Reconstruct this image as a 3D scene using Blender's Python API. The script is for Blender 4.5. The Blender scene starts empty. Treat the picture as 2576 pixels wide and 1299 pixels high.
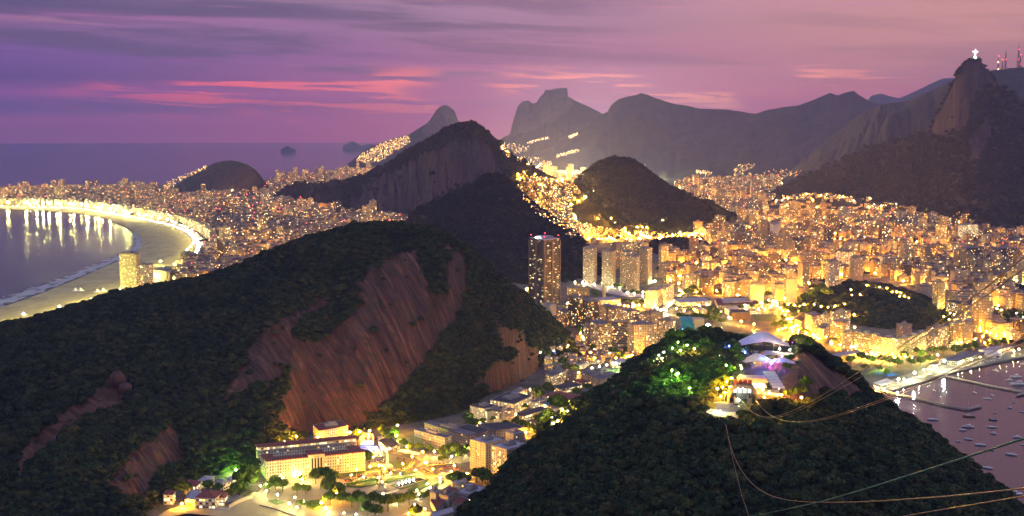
import bpy, math, random
import numpy as np
from mathutils import Vector, Matrix
from mathutils.bvhtree import BVHTree
random.seed(7)
rng = np.random.default_rng(7)
sc = bpy.context.scene
COL = sc.collection

# ---------------------------------------------------------------- camera
H = 396.0
F = 3035.0                       # focal length in units of a 2576 wide frame
PITCH = math.radians(6.06)
cp, sp = math.cos(PITCH), math.sin(PITCH)
cam = bpy.data.cameras.new('camera')
cam.sensor_width = 36.0
cam.lens = 36.0 * F / 2576.0
cam.clip_start = 0.5
cam.clip_end = 200000.0
camo = bpy.data.objects.new('camera', cam)
camo.location = (0, 0, H)
camo.rotation_euler = (math.radians(90) - PITCH, 0, 0)
COL.objects.link(camo)
sc.camera = camo

# ---------------------------------------------------------------- render and exposure
sc.render.engine = 'CYCLES'
sc.cycles.use_denoising = True
try:
    sc.cycles.denoiser = 'OPENIMAGEDENOISE'
    sc.cycles.denoising_input_passes = 'RGB_ALBEDO_NORMAL'
    sc.cycles.denoising_prefilter = 'ACCURATE'
except Exception:
    pass
sc.cycles.use_light_tree = True
sc.cycles.max_bounces = 4
sc.cycles.diffuse_bounces = 2
sc.cycles.glossy_bounces = 3
sc.cycles.transmission_bounces = 2
sc.cycles.volume_bounces = 0
sc.cycles.transparent_max_bounces = 6
sc.cycles.sample_clamp_direct = 0.0
sc.cycles.sample_clamp_indirect = 3.0
sc.cycles.caustics_reflective = False
sc.cycles.caustics_refractive = False
sc.cycles.filter_width = 1.5
sc.view_settings.view_transform = 'Standard'
sc.view_settings.look = 'None'
sc.view_settings.exposure = 0.40
sc.view_settings.gamma = 1.0
sc.view_settings.use_curve_mapping = False


def lin(r, g, b):
    f = lambda c: ((c / 255.0 + 0.055) / 1.055) ** 2.4 if c > 10 else c / 255.0 / 12.92
    return (f(r), f(g), f(b), 1.0)


class NT:
    """small helper to write node trees"""
    def __init__(s, tree):
        s.t = tree
        tree.nodes.clear()

    def n(s, kind, props=None, ins=None):
        nd = s.t.nodes.new(kind)
        for k, v in (props or {}).items():
            setattr(nd, k, v)
        for k, v in (ins or {}).items():
            s.set(nd.inputs[k], v)
        return nd

    def set(s, sock, v):
        if isinstance(v, bpy.types.NodeSocket):
            s.t.links.new(v, sock)
        else:
            sock.default_value = v

    def m(s, op, a, b=None, c=None, clamp=False):
        nd = s.t.nodes.new('ShaderNodeMath')
        nd.operation = op
        nd.use_clamp = clamp
        s.set(nd.inputs[0], a)
        if b is not None:
            s.set(nd.inputs[1], b)
        if c is not None:
            s.set(nd.inputs[2], c)
        return nd.outputs[0]

    def mix(s, f, a, b, kind='MIX'):
        nd = s.t.nodes.new('ShaderNodeMix')
        nd.data_type = 'RGBA'
        nd.blend_type = kind
        s.set(nd.inputs[0], f)
        s.set(nd.inputs[6], a)
        s.set(nd.inputs[7], b)
        return nd.outputs[2]

    def ramp(s, f, stops, interp='LINEAR'):
        nd = s.t.nodes.new('ShaderNodeValToRGB')
        cr = nd.color_ramp
        cr.interpolation = interp
        while len(cr.elements) < len(stops):
            cr.elements.new(0.5)
        for e, (p, c) in zip(cr.elements, stops):
            e.position = p
            e.color = c if len(c) == 4 else (*c, 1)
        s.set(nd.inputs[0], f)
        return nd.outputs[0]

    def noise(s, vec, scale, detail=4, rough=0.55, dist=0.0, ntype='FBM'):
        nd = s.n('ShaderNodeTexNoise', {'noise_dimensions': '3D'}, {'Vector': vec, 'Scale': scale, 'Detail': detail, 'Roughness': rough, 'Distortion': dist})
        return nd.outputs[0]

    def vmul(s, vec, v):
        nd = s.n('ShaderNodeVectorMath', {'operation': 'MULTIPLY'})
        s.set(nd.inputs[0], vec)
        nd.inputs[1].default_value = v
        return nd.outputs[0]

    def smooth(s, v, a, b, lo=0.0, hi=1.0):
        nd = s.n('ShaderNodeMapRange', {'interpolation_type': 'SMOOTHSTEP'}, {0: v, 1: a, 2: b, 3: lo, 4: hi})
        return nd.outputs[0]


# ---------------------------------------------------------------- world: dusk sky
SUN_EL, SUN_AZ = math.radians(1.0), math.radians(8)     # the sun is just going down behind the far mountains
world = bpy.data.worlds.new('World')
sc.world = world
world.use_nodes = True
W = NT(world.node_tree)
geo = W.n('ShaderNodeTexCoord')
vec = geo.outputs['Generated']
sep = W.n('ShaderNodeSeparateXYZ', None, {0: vec})
X, Y, Z = sep.outputs
az = W.m('ARCTAN2', X, Y)                                # 0 straight ahead, +-0.40 at the frame edges
hyp = W.m('SQRT', W.m('ADD', W.m('MULTIPLY', X, X), W.m('MULTIPLY', Y, Y)))
el = W.m('ARCTAN2', Z, hyp)                              # 0 .. 0.105 in the frame
eln = W.m('DIVIDE', el, 0.12, clamp=True)
azn = W.smooth(az, -0.46, 0.46)
left = W.ramp(eln, [(0.0, lin(176, 92, 150)), (0.07, lin(190, 96, 160)), (0.14, lin(118, 84, 142)), (0.24, lin(172, 86, 166)), (0.33, lin(98, 68, 138)), (0.5, lin(120, 80, 156)),
                    (0.66, lin(136, 96, 152)), (0.73, lin(160, 98, 158)), (0.78, lin(88, 76, 124)), (1.0, lin(86, 78, 124))])
mid = W.ramp(eln, [(0.0, lin(236, 104, 142)), (0.14, lin(226, 100, 146)), (0.28, lin(196, 96, 150)), (0.48, lin(158, 96, 152)), (0.72, lin(150, 114, 154)), (1.0, lin(178, 138, 172))])
right = W.ramp(eln, [(0.0, lin(255, 130, 126)), (0.16, lin(240, 124, 132)), (0.34, lin(186, 124, 138)), (0.6, lin(204, 144, 142)), (1.0, lin(206, 148, 152))])
f1 = W.smooth(az, -0.40, 0.0)
f2 = W.smooth(az, 0.0, 0.40)
base = W.mix(f2, W.mix(f1, left, mid), right)
# above the frame the dusk sky goes to a cool dim violet
high = W.smooth(el, 0.13, 0.75)
base = W.mix(high, base, (0.21, 0.28, 0.50, 1.0))
# the unseen eastern sky behind the camera: pale violet, brightened to light slopes and boats
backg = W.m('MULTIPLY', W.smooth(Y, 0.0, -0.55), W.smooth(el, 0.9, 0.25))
# cloud sheets: noise stretched along the horizon
cvec = W.n('ShaderNodeCombineXYZ', None, {0: az, 1: W.m('ADD', el, W.m('MULTIPLY', az, 0.035)), 2: 0.0}).outputs[0]
n1 = W.noise(W.vmul(cvec, (3.4, 46.0, 1)), 1.0, 5, 0.55, 0.35)
n2 = W.noise(W.n('ShaderNodeVectorMath', {'operation': 'ADD'}, {0: W.vmul(cvec, (5.0, 90.0, 1)), 1: (11.3, 3.1, 5.0)}).outputs[0], 1.0, 6, 0.6, 0.8)
n3 = W.noise(W.n('ShaderNodeVectorMath', {'operation': 'ADD'}, {0: W.vmul(cvec, (14.0, 230.0, 1)), 1: (4.0, 9.0, 2.0)}).outputs[0], 1.0, 6, 0.65, 0.5)
dark = W.m('MULTIPLY', W.smooth(n1, 0.45, 0.60), W.m('MULTIPLY', W.smooth(el, 0.02, 0.06), W.smooth(az, 0.30, -0.15, 0.22, 0.85)))
base = W.mix(dark, base, lin(88, 76, 118))
lightc = W.m('MULTIPLY', W.smooth(n2, 0.54, 0.72), W.smooth(el, 0.03, 0.09, 0.0, 0.5))
base = W.mix(lightc, base, lin(196, 132, 168))
# sunlit streaks low in the sky
band = W.m('MULTIPLY', W.smooth(el, 0.002, 0.012), W.smooth(el, 0.056, 0.040))
band = W.m('MULTIPLY', band, W.m('MULTIPLY', W.smooth(az, -0.40, -0.22), W.smooth(az, 0.36, 0.20)))
brk = W.smooth(W.noise(W.vmul(cvec, (7.0, 26.0, 1)), 1.0, 2, 0.5), 0.44, 0.56)
st = W.m('MULTIPLY', W.m('MULTIPLY', brk, band), W.smooth(W.m('ADD', W.m('MULTIPLY', n2, 0.6), W.m('MULTIPLY', n3, 0.4)), 0.485, 0.545))
base = W.mix(st, base, W.mix(W.smooth(az, -0.25, 0.2), (1.25, 0.16, 0.22, 1), (1.35, 0.42, 0.30, 1)))
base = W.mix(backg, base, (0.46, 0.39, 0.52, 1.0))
# physical twilight sky, faint
sky = W.n('ShaderNodeTexSky', {'sky_type': 'NISHITA'})
sky.sun_disc = False
sky.sun_elevation = SUN_EL
sky.sun_rotation = SUN_AZ
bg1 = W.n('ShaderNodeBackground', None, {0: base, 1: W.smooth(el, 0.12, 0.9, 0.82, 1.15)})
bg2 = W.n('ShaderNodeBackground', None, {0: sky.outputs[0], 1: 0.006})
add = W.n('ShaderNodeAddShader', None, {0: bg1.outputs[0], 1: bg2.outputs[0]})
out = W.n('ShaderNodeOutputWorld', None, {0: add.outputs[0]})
world.cycles.sampling_method = 'MANUAL'
world.cycles.sample_map_resolution = 512

# ---------------------------------------------------------------- sun: last weak light of the evening
sl = bpy.data.lights.new('sun', 'SUN')
sl.energy = 0.12
sl.angle = math.radians(12)
sl.color = (1.0, 0.55, 0.5)
so = bpy.data.objects.new('sun', sl)
so.rotation_euler = (math.radians(90 - 6), 0, math.radians(180) - SUN_AZ)
COL.objects.link(so)

# ---------------------------------------------------------------- picture <-> world
def ray(x, y):
    a, b = (x - 1288.0) / F, -(y - 649.5) / F
    return Vector((a, cp + b * sp, -sp + b * cp))


def G(x, y, z=0.0):
    r = ray(x, y)
    t = (z - H) / r.z
    return Vector((r.x * t, r.y * t, z))


def AT(x, y, D):
    r = ray(x, y)
    t = D / r.y
    return Vector((r.x * t, D, H + r.z * t))


def PX(p):
    d = p[1] * cp - (p[2] - H) * sp
    u = p[1] * sp + (p[2] - H) * cp
    return (1288.0 + F * p[0] / d, 649.5 - F * u / d)


def PXn(P):
    d = P[:, 1] * cp - (P[:, 2] - H) * sp
    u = P[:, 1] * sp + (P[:, 2] - H) * cp
    d = np.where(d < 1, 1, d)
    return 1288.0 + F * P[:, 0] / d, 649.5 - F * u / d


def inpoly(x, y, poly):
    x = np.asarray(x, float)
    y = np.asarray(y, float)
    c = np.zeros(x.shape, bool)
    n = len(poly)
    for i in range(n):
        x1, y1 = poly[i]
        x2, y2 = poly[(i + 1) % n]
        if y1 == y2:
            continue
        t = ((y1 > y) != (y2 > y)) & (x < (x2 - x1) * (y - y1) / (y2 - y1) + x1)
        c ^= t
    return c


def _hash(i, j, s):
    h = (i.astype(np.int64) * 374761393 + j.astype(np.int64) * 668265263 + s * 1442695041) & 0xffffffff
    h = ((h ^ (h >> 13)) * 1274126177) & 0xffffffff
    return ((h ^ (h >> 16)) & 0xffff) / 65535.0


def vnoise(x, y, s=0):
    i, j = np.floor(x), np.floor(y)
    u, v = x - i, y - j
    u, v = u * u * (3 - 2 * u), v * v * (3 - 2 * v)
    a, b, c, d = _hash(i, j, s), _hash(i + 1, j, s), _hash(i, j + 1, s), _hash(i + 1, j + 1, s)
    return (a * (1 - u) + b * u) * (1 - v) + (c * (1 - u) + d * u) * v


def fbm(x, y, s=0, o=5, g=0.5):
    t, a, n = 0.0, 1.0, 0.0
    for k in range(o):
        t = t + a * (vnoise(x * 2 ** k + 17.3 * k, y * 2 ** k - 9.1 * k, s + k) - 0.5)
        n += a
        a *= g
    return t / n * 2


def _h1(i, j, s):
    h = (i * 374761393 + j * 668265263 + s * 1442695041) & 0xffffffff
    h = ((h ^ (h >> 13)) * 1274126177) & 0xffffffff
    return ((h ^ (h >> 16)) & 0xffff) / 65535.0


def fbm1(x, y, s=0, o=3):
    t, a, n = 0.0, 1.0, 0.0
    for k in range(o):
        X_, Y_ = x * 2 ** k + 17.3 * k, y * 2 ** k - 9.1 * k
        i, j = math.floor(X_), math.floor(Y_)
        u, v = X_ - i, Y_ - j
        u, v = u * u * (3 - 2 * u), v * v * (3 - 2 * v)
        t += a * ((_h1(i, j, s + k) * (1 - u) + _h1(i + 1, j, s + k) * u) * (1 - v) + (_h1(i, j + 1, s + k) * (1 - u) + _h1(i + 1, j + 1, s + k) * u) * v - 0.5)
        n += a
        a *= 0.5
    return t / n * 2


# ---------------------------------------------------------------- object helpers
def tag(o, label=None, cat=None, group=None, kind=None):
    for k, v in (('label', label), ('category', cat), ('group', group), ('kind', kind)):
        if v:
            o[k] = v
    return o


def empty(name, loc, rz=0.0, label=None, cat=None, group=None):
    o = bpy.data.objects.new(name, None)
    o.location = loc
    o.rotation_euler = (0, 0, rz)
    o.empty_display_size = 1
    COL.objects.link(o)
    return tag(o, label, cat, group)


def copy_tree(o, parent=None):
    c = o.copy()
    COL.objects.link(c)
    c.parent = parent
    for ch in o.children:
        copy_tree(ch, c)
    return c


class MB:
    """collects shapes, then links them as ONE mesh object"""
    def __init__(s):
        s.v, s.f, s.uv, s.col, s.seed, s.mi = [], [], [], [], [], []

    def face(s, idx, uv=None, col=(0.5, 0.5, 0.5), seed=0.0, mi=0):
        s.f.append(idx)
        s.uv.extend(uv if uv else [(0, 0)] * len(idx))
        s.col.append(col)
        s.seed.append(seed)
        s.mi.append(mi)

    def quad(s, a, b, c, d, **k):
        n = len(s.v)
        s.v += [tuple(a), tuple(b), tuple(c), tuple(d)]
        s.face((n, n + 1, n + 2, n + 3), **k)

    def poly(s, pts, **k):
        n = len(s.v)
        s.v += [tuple(p) for p in pts]
        s.face(tuple(range(n, n + len(pts))), **k)

    def box(s, cx, cy, z0, w, d, h, rot=0.0, col=(0.5, 0.5, 0.5), seed=0.0, mi=0, top=1, u0=0.0, bottom=False, taper=1.0, blank=False):
        c, q = math.cos(rot), math.sin(rot)
        P = [(-w / 2, -d / 2), (w / 2, -d / 2), (w / 2, d / 2), (-w / 2, d / 2)]
        n = len(s.v)
        for k, zz in ((1.0, z0), (taper, z0 + h)):
            for x, y in P:
                x, y = x * k, y * k
                s.v.append((cx + x * c - y * q, cy + x * q + y * c, zz))
        L = [w, d, w, d]
        u = u0
        for i in range(4):
            j = (i + 1) % 4
            s.face((n + i, n + j, n + 4 + j, n + 4 + i), uv=[(u, 0), (u + L[i], 0), (u + L[i], h), (u, h)], col=col, seed=(-1 if blank and i % 2 else 1) * (seed + i * 0.131 + 0.01), mi=mi)
            u += L[i]
        s.face((n + 4, n + 5, n + 6, n + 7), uv=[(0, 0), (w, 0), (w, d), (0, d)], col=col, seed=seed, mi=top)
        if bottom:
            s.face((n + 3, n + 2, n + 1, n), col=col, seed=seed, mi=top)

    def prism(s, pts, z0, h, mi=0, top=1, col=(0.5, 0.5, 0.5), seed=0.0):
        """vertical prism over a counter-clockwise outline"""
        n, k = len(s.v), len(pts)
        for zz in (z0, z0 + h):
            s.v += [(p[0], p[1], zz) for p in pts]
        u = 0.0
        for i in range(k):
            j = (i + 1) % k
            L = math.hypot(pts[j][0] - pts[i][0], pts[j][1] - pts[i][1])
            s.face((n + i, n + j, n + k + j, n + k + i), uv=[(u, 0), (u + L, 0), (u + L, h), (u, h)], col=col, seed=seed, mi=mi)
            u += L
        s.face(tuple(range(n + k, n + 2 * k)), uv=[(p[0], p[1]) for p in pts], col=col, seed=seed, mi=top)

    def tube(s, pts, r, sides=6, r2=None, mi=0, caps=True, col=(0.5, 0.5, 0.5)):
        pts = [Vector(p) for p in pts]
        n = len(s.v)
        k = len(pts)
        for i, p in enumerate(pts):
            t = (pts[min(i + 1, k - 1)] - pts[max(i - 1, 0)]).normalized()
            a = t.cross(Vector((0, 0, 1)))
            if a.length < 1e-3:
                a = t.cross(Vector((1, 0, 0)))
            a.normalize()
            b = t.cross(a)
            rr = r if r2 is None else r + (r2 - r) * i / (k - 1)
            for q in range(sides):
                an = 2 * math.pi * q / sides
                s.v.append(tuple(p + a * (rr * math.cos(an)) + b * (rr * math.sin(an))))
        for i in range(k - 1):
            for q in range(sides):
                q2 = (q + 1) % sides
                s.face((n + i * sides + q, n + i * sides + q2, n + (i + 1) * sides + q2, n + (i + 1) * sides + q), mi=mi, col=col)
        if caps:
            s.face(tuple(n + q for q in range(sides))[::-1], mi=mi, col=col)
            s.face(tuple(n + (k - 1) * sides + q for q in range(sides)), mi=mi, col=col)

    def lathe(s, prof, cx=0, cy=0, sides=16, mi=0, col=(0.5, 0.5, 0.5)):
        """prof: [(radius, z)] from bottom to top"""
        n, k = len(s.v), len(prof)
        for r, z in prof:
            for q in range(sides):
                an = 2 * math.pi * q / sides
                s.v.append((cx + r * math.cos(an), cy + r * math.sin(an), z))
        for i in range(k - 1):
            for q in range(sides):
                q2 = (q + 1) % sides
                s.face((n + i * sides + q, n + i * sides + q2, n + (i + 1) * sides + q2, n + (i + 1) * sides + q), mi=mi, col=col)
        s.face(tuple(n + (k - 1) * sides + q for q in range(sides)), mi=mi, col=col)

    def ball(s, c, r, mi=0, sub=1, sx=1, sy=1, sz=1):
        t = (1 + 5 ** 0.5) / 2
        V = [Vector(p).normalized() for p in ((-1, t, 0), (1, t, 0), (-1, -t, 0), (1, -t, 0), (0, -1, t), (0, 1, t), (0, -1, -t), (0, 1, -t), (t, 0, -1), (t, 0, 1), (-t, 0, -1), (-t, 0, 1))]
        T = [(0, 11, 5), (0, 5, 1), (0, 1, 7), (0, 7, 10), (0, 10, 11), (1, 5, 9), (5, 11, 4), (11, 10, 2), (10, 7, 6), (7, 1, 8), (3, 9, 4), (3, 4, 2), (3, 2, 6), (3, 6, 8), (3, 8, 9), (4, 9, 5), (2, 4, 11), (6, 2, 10), (8, 6, 7), (9, 8, 1)]
        for _ in range(sub - 1):
            new, N = [], {}
            def midp(a, b):
                key = (min(a, b), max(a, b))
                if key not in N:
                    V.append(((V[a] + V[b]) / 2).normalized())
                    N[key] = len(V) - 1
                return N[key]
            for a, b, c_ in T:
                ab, bc, ca = midp(a, b), midp(b, c_), midp(c_, a)
                new += [(a, ab, ca), (b, bc, ab), (c_, ca, bc), (ab, bc, ca)]
            T = new
        n = len(s.v)
        s.v += [(c[0] + p.x * r * sx, c[1] + p.y * r * sy, c[2] + p.z * r * sz) for p in V]
        for t3 in T:
            s.face(tuple(n + i for i in t3), mi=mi)

    def mesh(s, name, mats, smooth=False):
        me = bpy.data.meshes.new(name)
        me.from_pydata(s.v, [], s.f)
        if not isinstance(mats, (list, tuple)):
            mats = [mats]
        for m in mats:
            me.materials.append(m)
        nm = len(mats) - 1
        me.polygons.foreach_set('material_index', [min(i, nm) for i in s.mi])
        uvl = me.uv_layers.new(name='UVMap')
        uvl.data.foreach_set('uv', np.array(s.uv, dtype=np.float32).ravel())
        a = me.attributes.new('wcol', 'FLOAT_COLOR', 'FACE')
        a.data.foreach_set('color', np.array([(*c[:3], 1.0) for c in s.col], dtype=np.float32).ravel())
        b = me.attributes.new('seed', 'FLOAT', 'FACE')
        b.data.foreach_set('value', np.array(s.seed, dtype=np.float32))
        if smooth:
            me.polygons.foreach_set('use_smooth', [True] * len(s.f))
        me.update()
        return me

    def build(s, name, mats, parent=None, smooth=False, loc=None):
        o = bpy.data.objects.new(name, s.mesh(name, mats, smooth))
        COL.objects.link(o)
        if parent is not None:
            o.parent = parent
        if loc is not None:
            o.location = loc
        return o
# ---------------------------------------------------------------- materials
MATS = {}


def mat(name):
    m = bpy.data.materials.new(name)
    m.use_nodes = True
    t = NT(m.node_tree)
    MATS[name] = m
    return m, t


def bsdf(t, ins, bump=None, bdist=1.0, bstr=1.0):
    b = t.n('ShaderNodeBsdfPrincipled', None, ins)
    if bump is not None:
        bn = t.n('ShaderNodeBump', None, {'Height': bump, 'Distance': bdist, 'Strength': bstr})
        t.set(b.inputs['Normal'], bn.outputs[0])
    o = t.n('ShaderNodeOutputMaterial', None, {0: b.outputs[0]})
    return b


def plain(name, col, rough=0.8, var=0.15, scale=0.15, metal=0.0, bump=0.0):
    m, t = mat(name)
    c = t.n('ShaderNodeTexCoord').outputs['Object']
    n = t.noise(c, scale, 5, 0.6)
    n2 = t.noise(c, scale * 9, 3, 0.6)
    k = t.smooth(t.m('ADD', t.m('MULTIPLY', n, 0.6), t.m('MULTIPLY', n2, 0.4)), 0.3, 0.7)
    dk = tuple(x * (1 - var) for x in col)
    lt = tuple(min(1, x * (1 + var)) for x in col)
    bsdf(t, {'Base Color': t.mix(k, (*dk, 1), (*lt, 1)), 'Roughness': rough, 'Metallic': metal}, n2 if bump else None, 1.0, bump)
    m.cycles.emission_sampling = 'NONE'
    return m


def emit(name, col, s, sampling='FRONT'):
    m, t = mat(name)
    e = t.n('ShaderNodeEmission', None, {0: (*col, 1), 1: s})
    t.n('ShaderNodeOutputMaterial', None, {0: e.outputs[0]})
    m.cycles.emission_sampling = sampling
    return m


def facade(name, cu=3.4, cv=3.1, wu=(0.2, 0.8), wv=(0.32, 0.8), lit=0.25, power=3.0, warm=0.6, glass=(0.02, 0.022, 0.03), slab=0.0, lobby=0.0):
    """wall with a window in every cell of its metric UVs; some windows are lit rooms"""
    m, t = mat(name)
    uv = t.n('ShaderNodeUVMap', {'uv_map': 'UVMap'}).outputs[0]
    s = t.n('ShaderNodeSeparateXYZ', None, {0: uv})
    at = t.n('ShaderNodeAttribute', {'attribute_name': 'wcol'})
    sd = t.n('ShaderNodeAttribute', {'attribute_name': 'seed'}).outputs['Fac']
    u, v = t.m('DIVIDE', s.outputs[0], cu), t.m('DIVIDE', s.outputs[1], cv)
    fu, fv = t.m('FRACT', u), t.m('FRACT', v)
    iu, iv = t.m('FLOOR', u), t.m('FLOOR', v)
    inside = lambda f, a, b: t.m('MULTIPLY', t.m('GREATER_THAN', f, a), t.m('LESS_THAN', f, b))
    w = t.m('MULTIPLY', t.m('MULTIPLY', inside(fu, *wu), inside(fv, *wv)), t.m('GREATER_THAN', sd, -0.001))
    cell = t.n('ShaderNodeCombineXYZ', None, {0: iu, 1: iv, 2: t.m('MULTIPLY', sd, 57.0)}).outputs[0]
    wn = t.n('ShaderNodeTexWhiteNoise', {'noise_dimensions': '3D'}, {'Vector': cell})
    r1 = wn.outputs['Value']
    c3 = t.n('ShaderNodeSeparateColor', None, {0: wn.outputs['Color']})
    bl = t.n('ShaderNodeTexWhiteNoise', {'noise_dimensions': '1D'}, {'W': t.m('FLOOR', t.m('MULTIPLY', sd, 1.0))}).outputs['Value']
    p = t.m('MULTIPLY', t.m('ADD', t.m('MULTIPLY', bl, 1.1), 0.45), lit)
    on = t.m('LESS_THAN', r1, p)
    br = t.m('ADD', t.m('POWER', c3.outputs[1], 3.0), 0.15)
    col = t.mix(t.m('GREATER_THAN', c3.outputs[2], warm), (1.0, 0.46, 0.10, 1), (1.0, 0.80, 0.40, 1))
    st = t.m('MULTIPLY', t.m('MULTIPLY', on, w), t.m('MULTIPLY', br, power))
    tc = t.n('ShaderNodeTexCoord').outputs['Object']
    dirt = t.smooth(t.noise(tc, 0.09, 4, 0.6), 0.3, 0.75, 0.72, 1.08)
    wall = t.mix(1.0, at.outputs['Color'], t.n('ShaderNodeCombineXYZ', None, {0: dirt, 1: dirt, 2: dirt}).outputs[0], 'MULTIPLY')
    if slab:
        wall = t.mix(t.m('LESS_THAN', fv, slab), wall, (0.5, 0.47, 0.42, 1))
    b = t.n('ShaderNodeBsdfPrincipled', None, {'Base Color': t.mix(w, wall, (*glass, 1)), 'Roughness': t.m('SUBTRACT', 0.85, t.m('MULTIPLY', w, 0.55)),
                                              'Emission Color': col, 'Emission Strength': st})
    t.n('ShaderNodeOutputMaterial', None, {0: b.outputs[0]})
    m.cycles.emission_sampling = 'NONE'
    return m


# surfaces
def terrain_material(name, forest, rock, streak=True, fs=0.05, rockamt=0.0, shear=0.0):
    """forest soil with bare rock where the mesh says so"""
    m, t = mat(name)
    tc = t.n('ShaderNodeTexCoord').outputs['Object']
    uv = t.n('ShaderNodeUVMap', {'uv_map': 'UVMap'}).outputs[0]
    rk = t.n('ShaderNodeAttribute', {'attribute_name': 'rock'}).outputs['Fac']
    a = t.noise(tc, fs, 6, 0.65)
    b = t.noise(tc, fs * 6, 4, 0.6)
    f = t.mix(t.smooth(t.m('ADD', t.m('MULTIPLY', a, 0.5), t.m('MULTIPLY', b, 0.5)), 0.38, 0.62), tuple(x * 0.6 for x in forest) + (1,), tuple(x * 1.5 for x in forest) + (1,))
    sx_ = t.n('ShaderNodeSeparateXYZ', None, {0: uv})
    uv = t.n('ShaderNodeCombineXYZ', None, {0: t.m('SUBTRACT', sx_.outputs[0], t.m('MULTIPLY', sx_.outputs[1], shear)), 1: sx_.outputs[1], 2: 0.0}).outputs[0]
    s1 = t.noise(t.vmul(uv, (0.16, 0.012, 1)), 1.0, 6, 0.62, 0.6)
    s2 = t.noise(t.vmul(uv, (0.65, 0.03, 1)), 1.0, 4, 0.6, 0.3)
    s3 = t.noise(t.vmul(uv, (0.03, 0.012, 1)), 1.0, 4, 0.6, 1.0)
    k = t.m('ADD', t.m('ADD', t.m('MULTIPLY', s1, 0.45), t.m('MULTIPLY', s2, 0.3)), t.m('MULTIPLY', s3, 0.25))
    R = rock
    r = t.ramp(k, [(0.38, (R[0] * 0.22, R[1] * 0.22, R[2] * 0.26)), (0.46, (R[0] * 0.6, R[1] * 0.56, R[2] * 0.58)), (0.53, R), (0.58, (R[0] * 1.5, R[1] * 1.4, R[2] * 1.25)), (0.64, (R[0] * 2.7, R[1] * 2.9, R[2] * 2.6))])
    moss = t.m('MULTIPLY', t.smooth(t.noise(tc, 0.08, 6, 0.7), 0.52, 0.60), 0.55)
    r = t.mix(moss, r, (forest[0] * 1.3, forest[1] * 1.15, forest[2], 1))
    edge = t.smooth(t.m('ADD', rk, t.m('MULTIPLY', t.m('SUBTRACT', t.noise(tc, 0.06, 6, 0.7), 0.5), 0.9)), 0.42, 0.58)
    bm = t.m('ADD', t.m('MULTIPLY', t.noise(tc, 0.25, 6, 0.65), 0.6), t.m('MULTIPLY', s2, 0.4))
    bsdf(t, {'Base Color': t.mix(edge, f, r), 'Roughness': 0.9}, bm, 3.0, 0.8)
    return m


M_HILL_NEAR = terrain_material('forest_and_granite', (0.030, 0.045, 0.018), (0.145, 0.064, 0.034, 1), shear=0.5)
M_HILL_MID = terrain_material('wooded_granite_mid', (0.018, 0.024, 0.016), (0.044, 0.031, 0.034, 1), fs=0.02)
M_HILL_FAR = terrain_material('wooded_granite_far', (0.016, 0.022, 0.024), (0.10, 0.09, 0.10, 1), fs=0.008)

# leaves: colour differs from crown to crown and from leaf to leaf
def leaf_mat(name, cols, rough=0.75):
    m, t = mat(name)
    oi = t.n('ShaderNodeObjectInfo')
    tc = t.n('ShaderNodeTexCoord').outputs['Object']
    g = t.n('ShaderNodeNewGeometry')
    r = t.n('ShaderNodeTexWhiteNoise', {'noise_dimensions': '1D'}, {'W': oi.outputs['Random']}).outputs['Value']
    pos = g.outputs['Position']
    patch = t.smooth(t.noise(pos, 0.016, 4, 0.6), 0.3, 0.7)
    k = t.m('ADD', t.m('MULTIPLY', t.m('POWER', r, 1.3), 0.62), t.m('MULTIPLY', patch, 0.38))
    c = t.ramp(k, [(i / (len(cols) - 1), q) for i, q in enumerate(cols)])
    isl = g.outputs['Random Per Island']
    c2 = t.mix(1.0, c, t.ramp(isl, [(0, (0.55, 0.55, 0.55)), (1, (1.5, 1.5, 1.4))]), 'MULTIPLY')
    bsdf(t, {'Base Color': c2, 'Roughness': rough, 'Specular IOR Level': 0.2})
    return m


M_LEAF = leaf_mat('jungle_leaf', [(0.012, 0.024, 0.013), (0.021, 0.042, 0.018), (0.036, 0.062, 0.023), (0.070, 0.082, 0.028), (0.085, 0.066, 0.038)])
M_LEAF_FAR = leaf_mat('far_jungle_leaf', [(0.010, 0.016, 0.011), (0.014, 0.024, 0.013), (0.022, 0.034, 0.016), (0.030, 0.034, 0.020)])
M_LEAF_PARK = leaf_mat('park_tree_leaf', [(0.055, 0.10, 0.015), (0.08, 0.14, 0.02), (0.12, 0.16, 0.03)])
M_BARK = plain('bark', (0.09, 0.065, 0.045), 0.9, 0.3, 1.0)

# water
m, t = mat('sea_water')
tc = t.n('ShaderNodeTexCoord').outputs['Object']
w1 = t.noise(t.vmul(tc, (1.0, 0.55, 1)), 0.05, 6, 0.65)
w2 = t.noise(t.vmul(tc, (0.25, 1.0, 1)), 0.012, 4, 0.6, 0.5)
sw = t.noise(t.vmul(tc, (0.35, 1.0, 1)), 0.006, 5, 0.6, 0.8)
bsdf(t, {'Base Color': t.mix(t.smooth(sw, 0.35, 0.65), (0.016, 0.017, 0.026, 1), (0.038, 0.036, 0.048, 1)), 'Roughness': 0.13, 'IOR': 1.33, 'Specular IOR Level': 0.6},
     t.m('ADD', w1, t.m('MULTIPLY', w2, 1.6)), 1.0, 0.28)
M_SEA = m
m, t = mat('beach_sand')
tc = t.n('ShaderNodeTexCoord').outputs['Object']
s1 = t.noise(t.vmul(tc, (1, 0.4, 1)), 0.03, 6, 0.65)
s2 = t.noise(tc, 0.6, 4, 0.6)
bsdf(t, {'Base Color': t.ramp(t.m('ADD', t.m('MULTIPLY', s1, 0.7), t.m('MULTIPLY', s2, 0.3)), [(0.35, (0.34, 0.27, 0.12)), (0.5, (0.50, 0.41, 0.19)), (0.65, (0.62, 0.52, 0.27))]), 'Roughness': 0.95}, s2, 1.0, 0.3)
M_SAND = m
m, t = mat('surf_foam')
tc = t.n('ShaderNodeTexCoord').outputs['Object']
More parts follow.
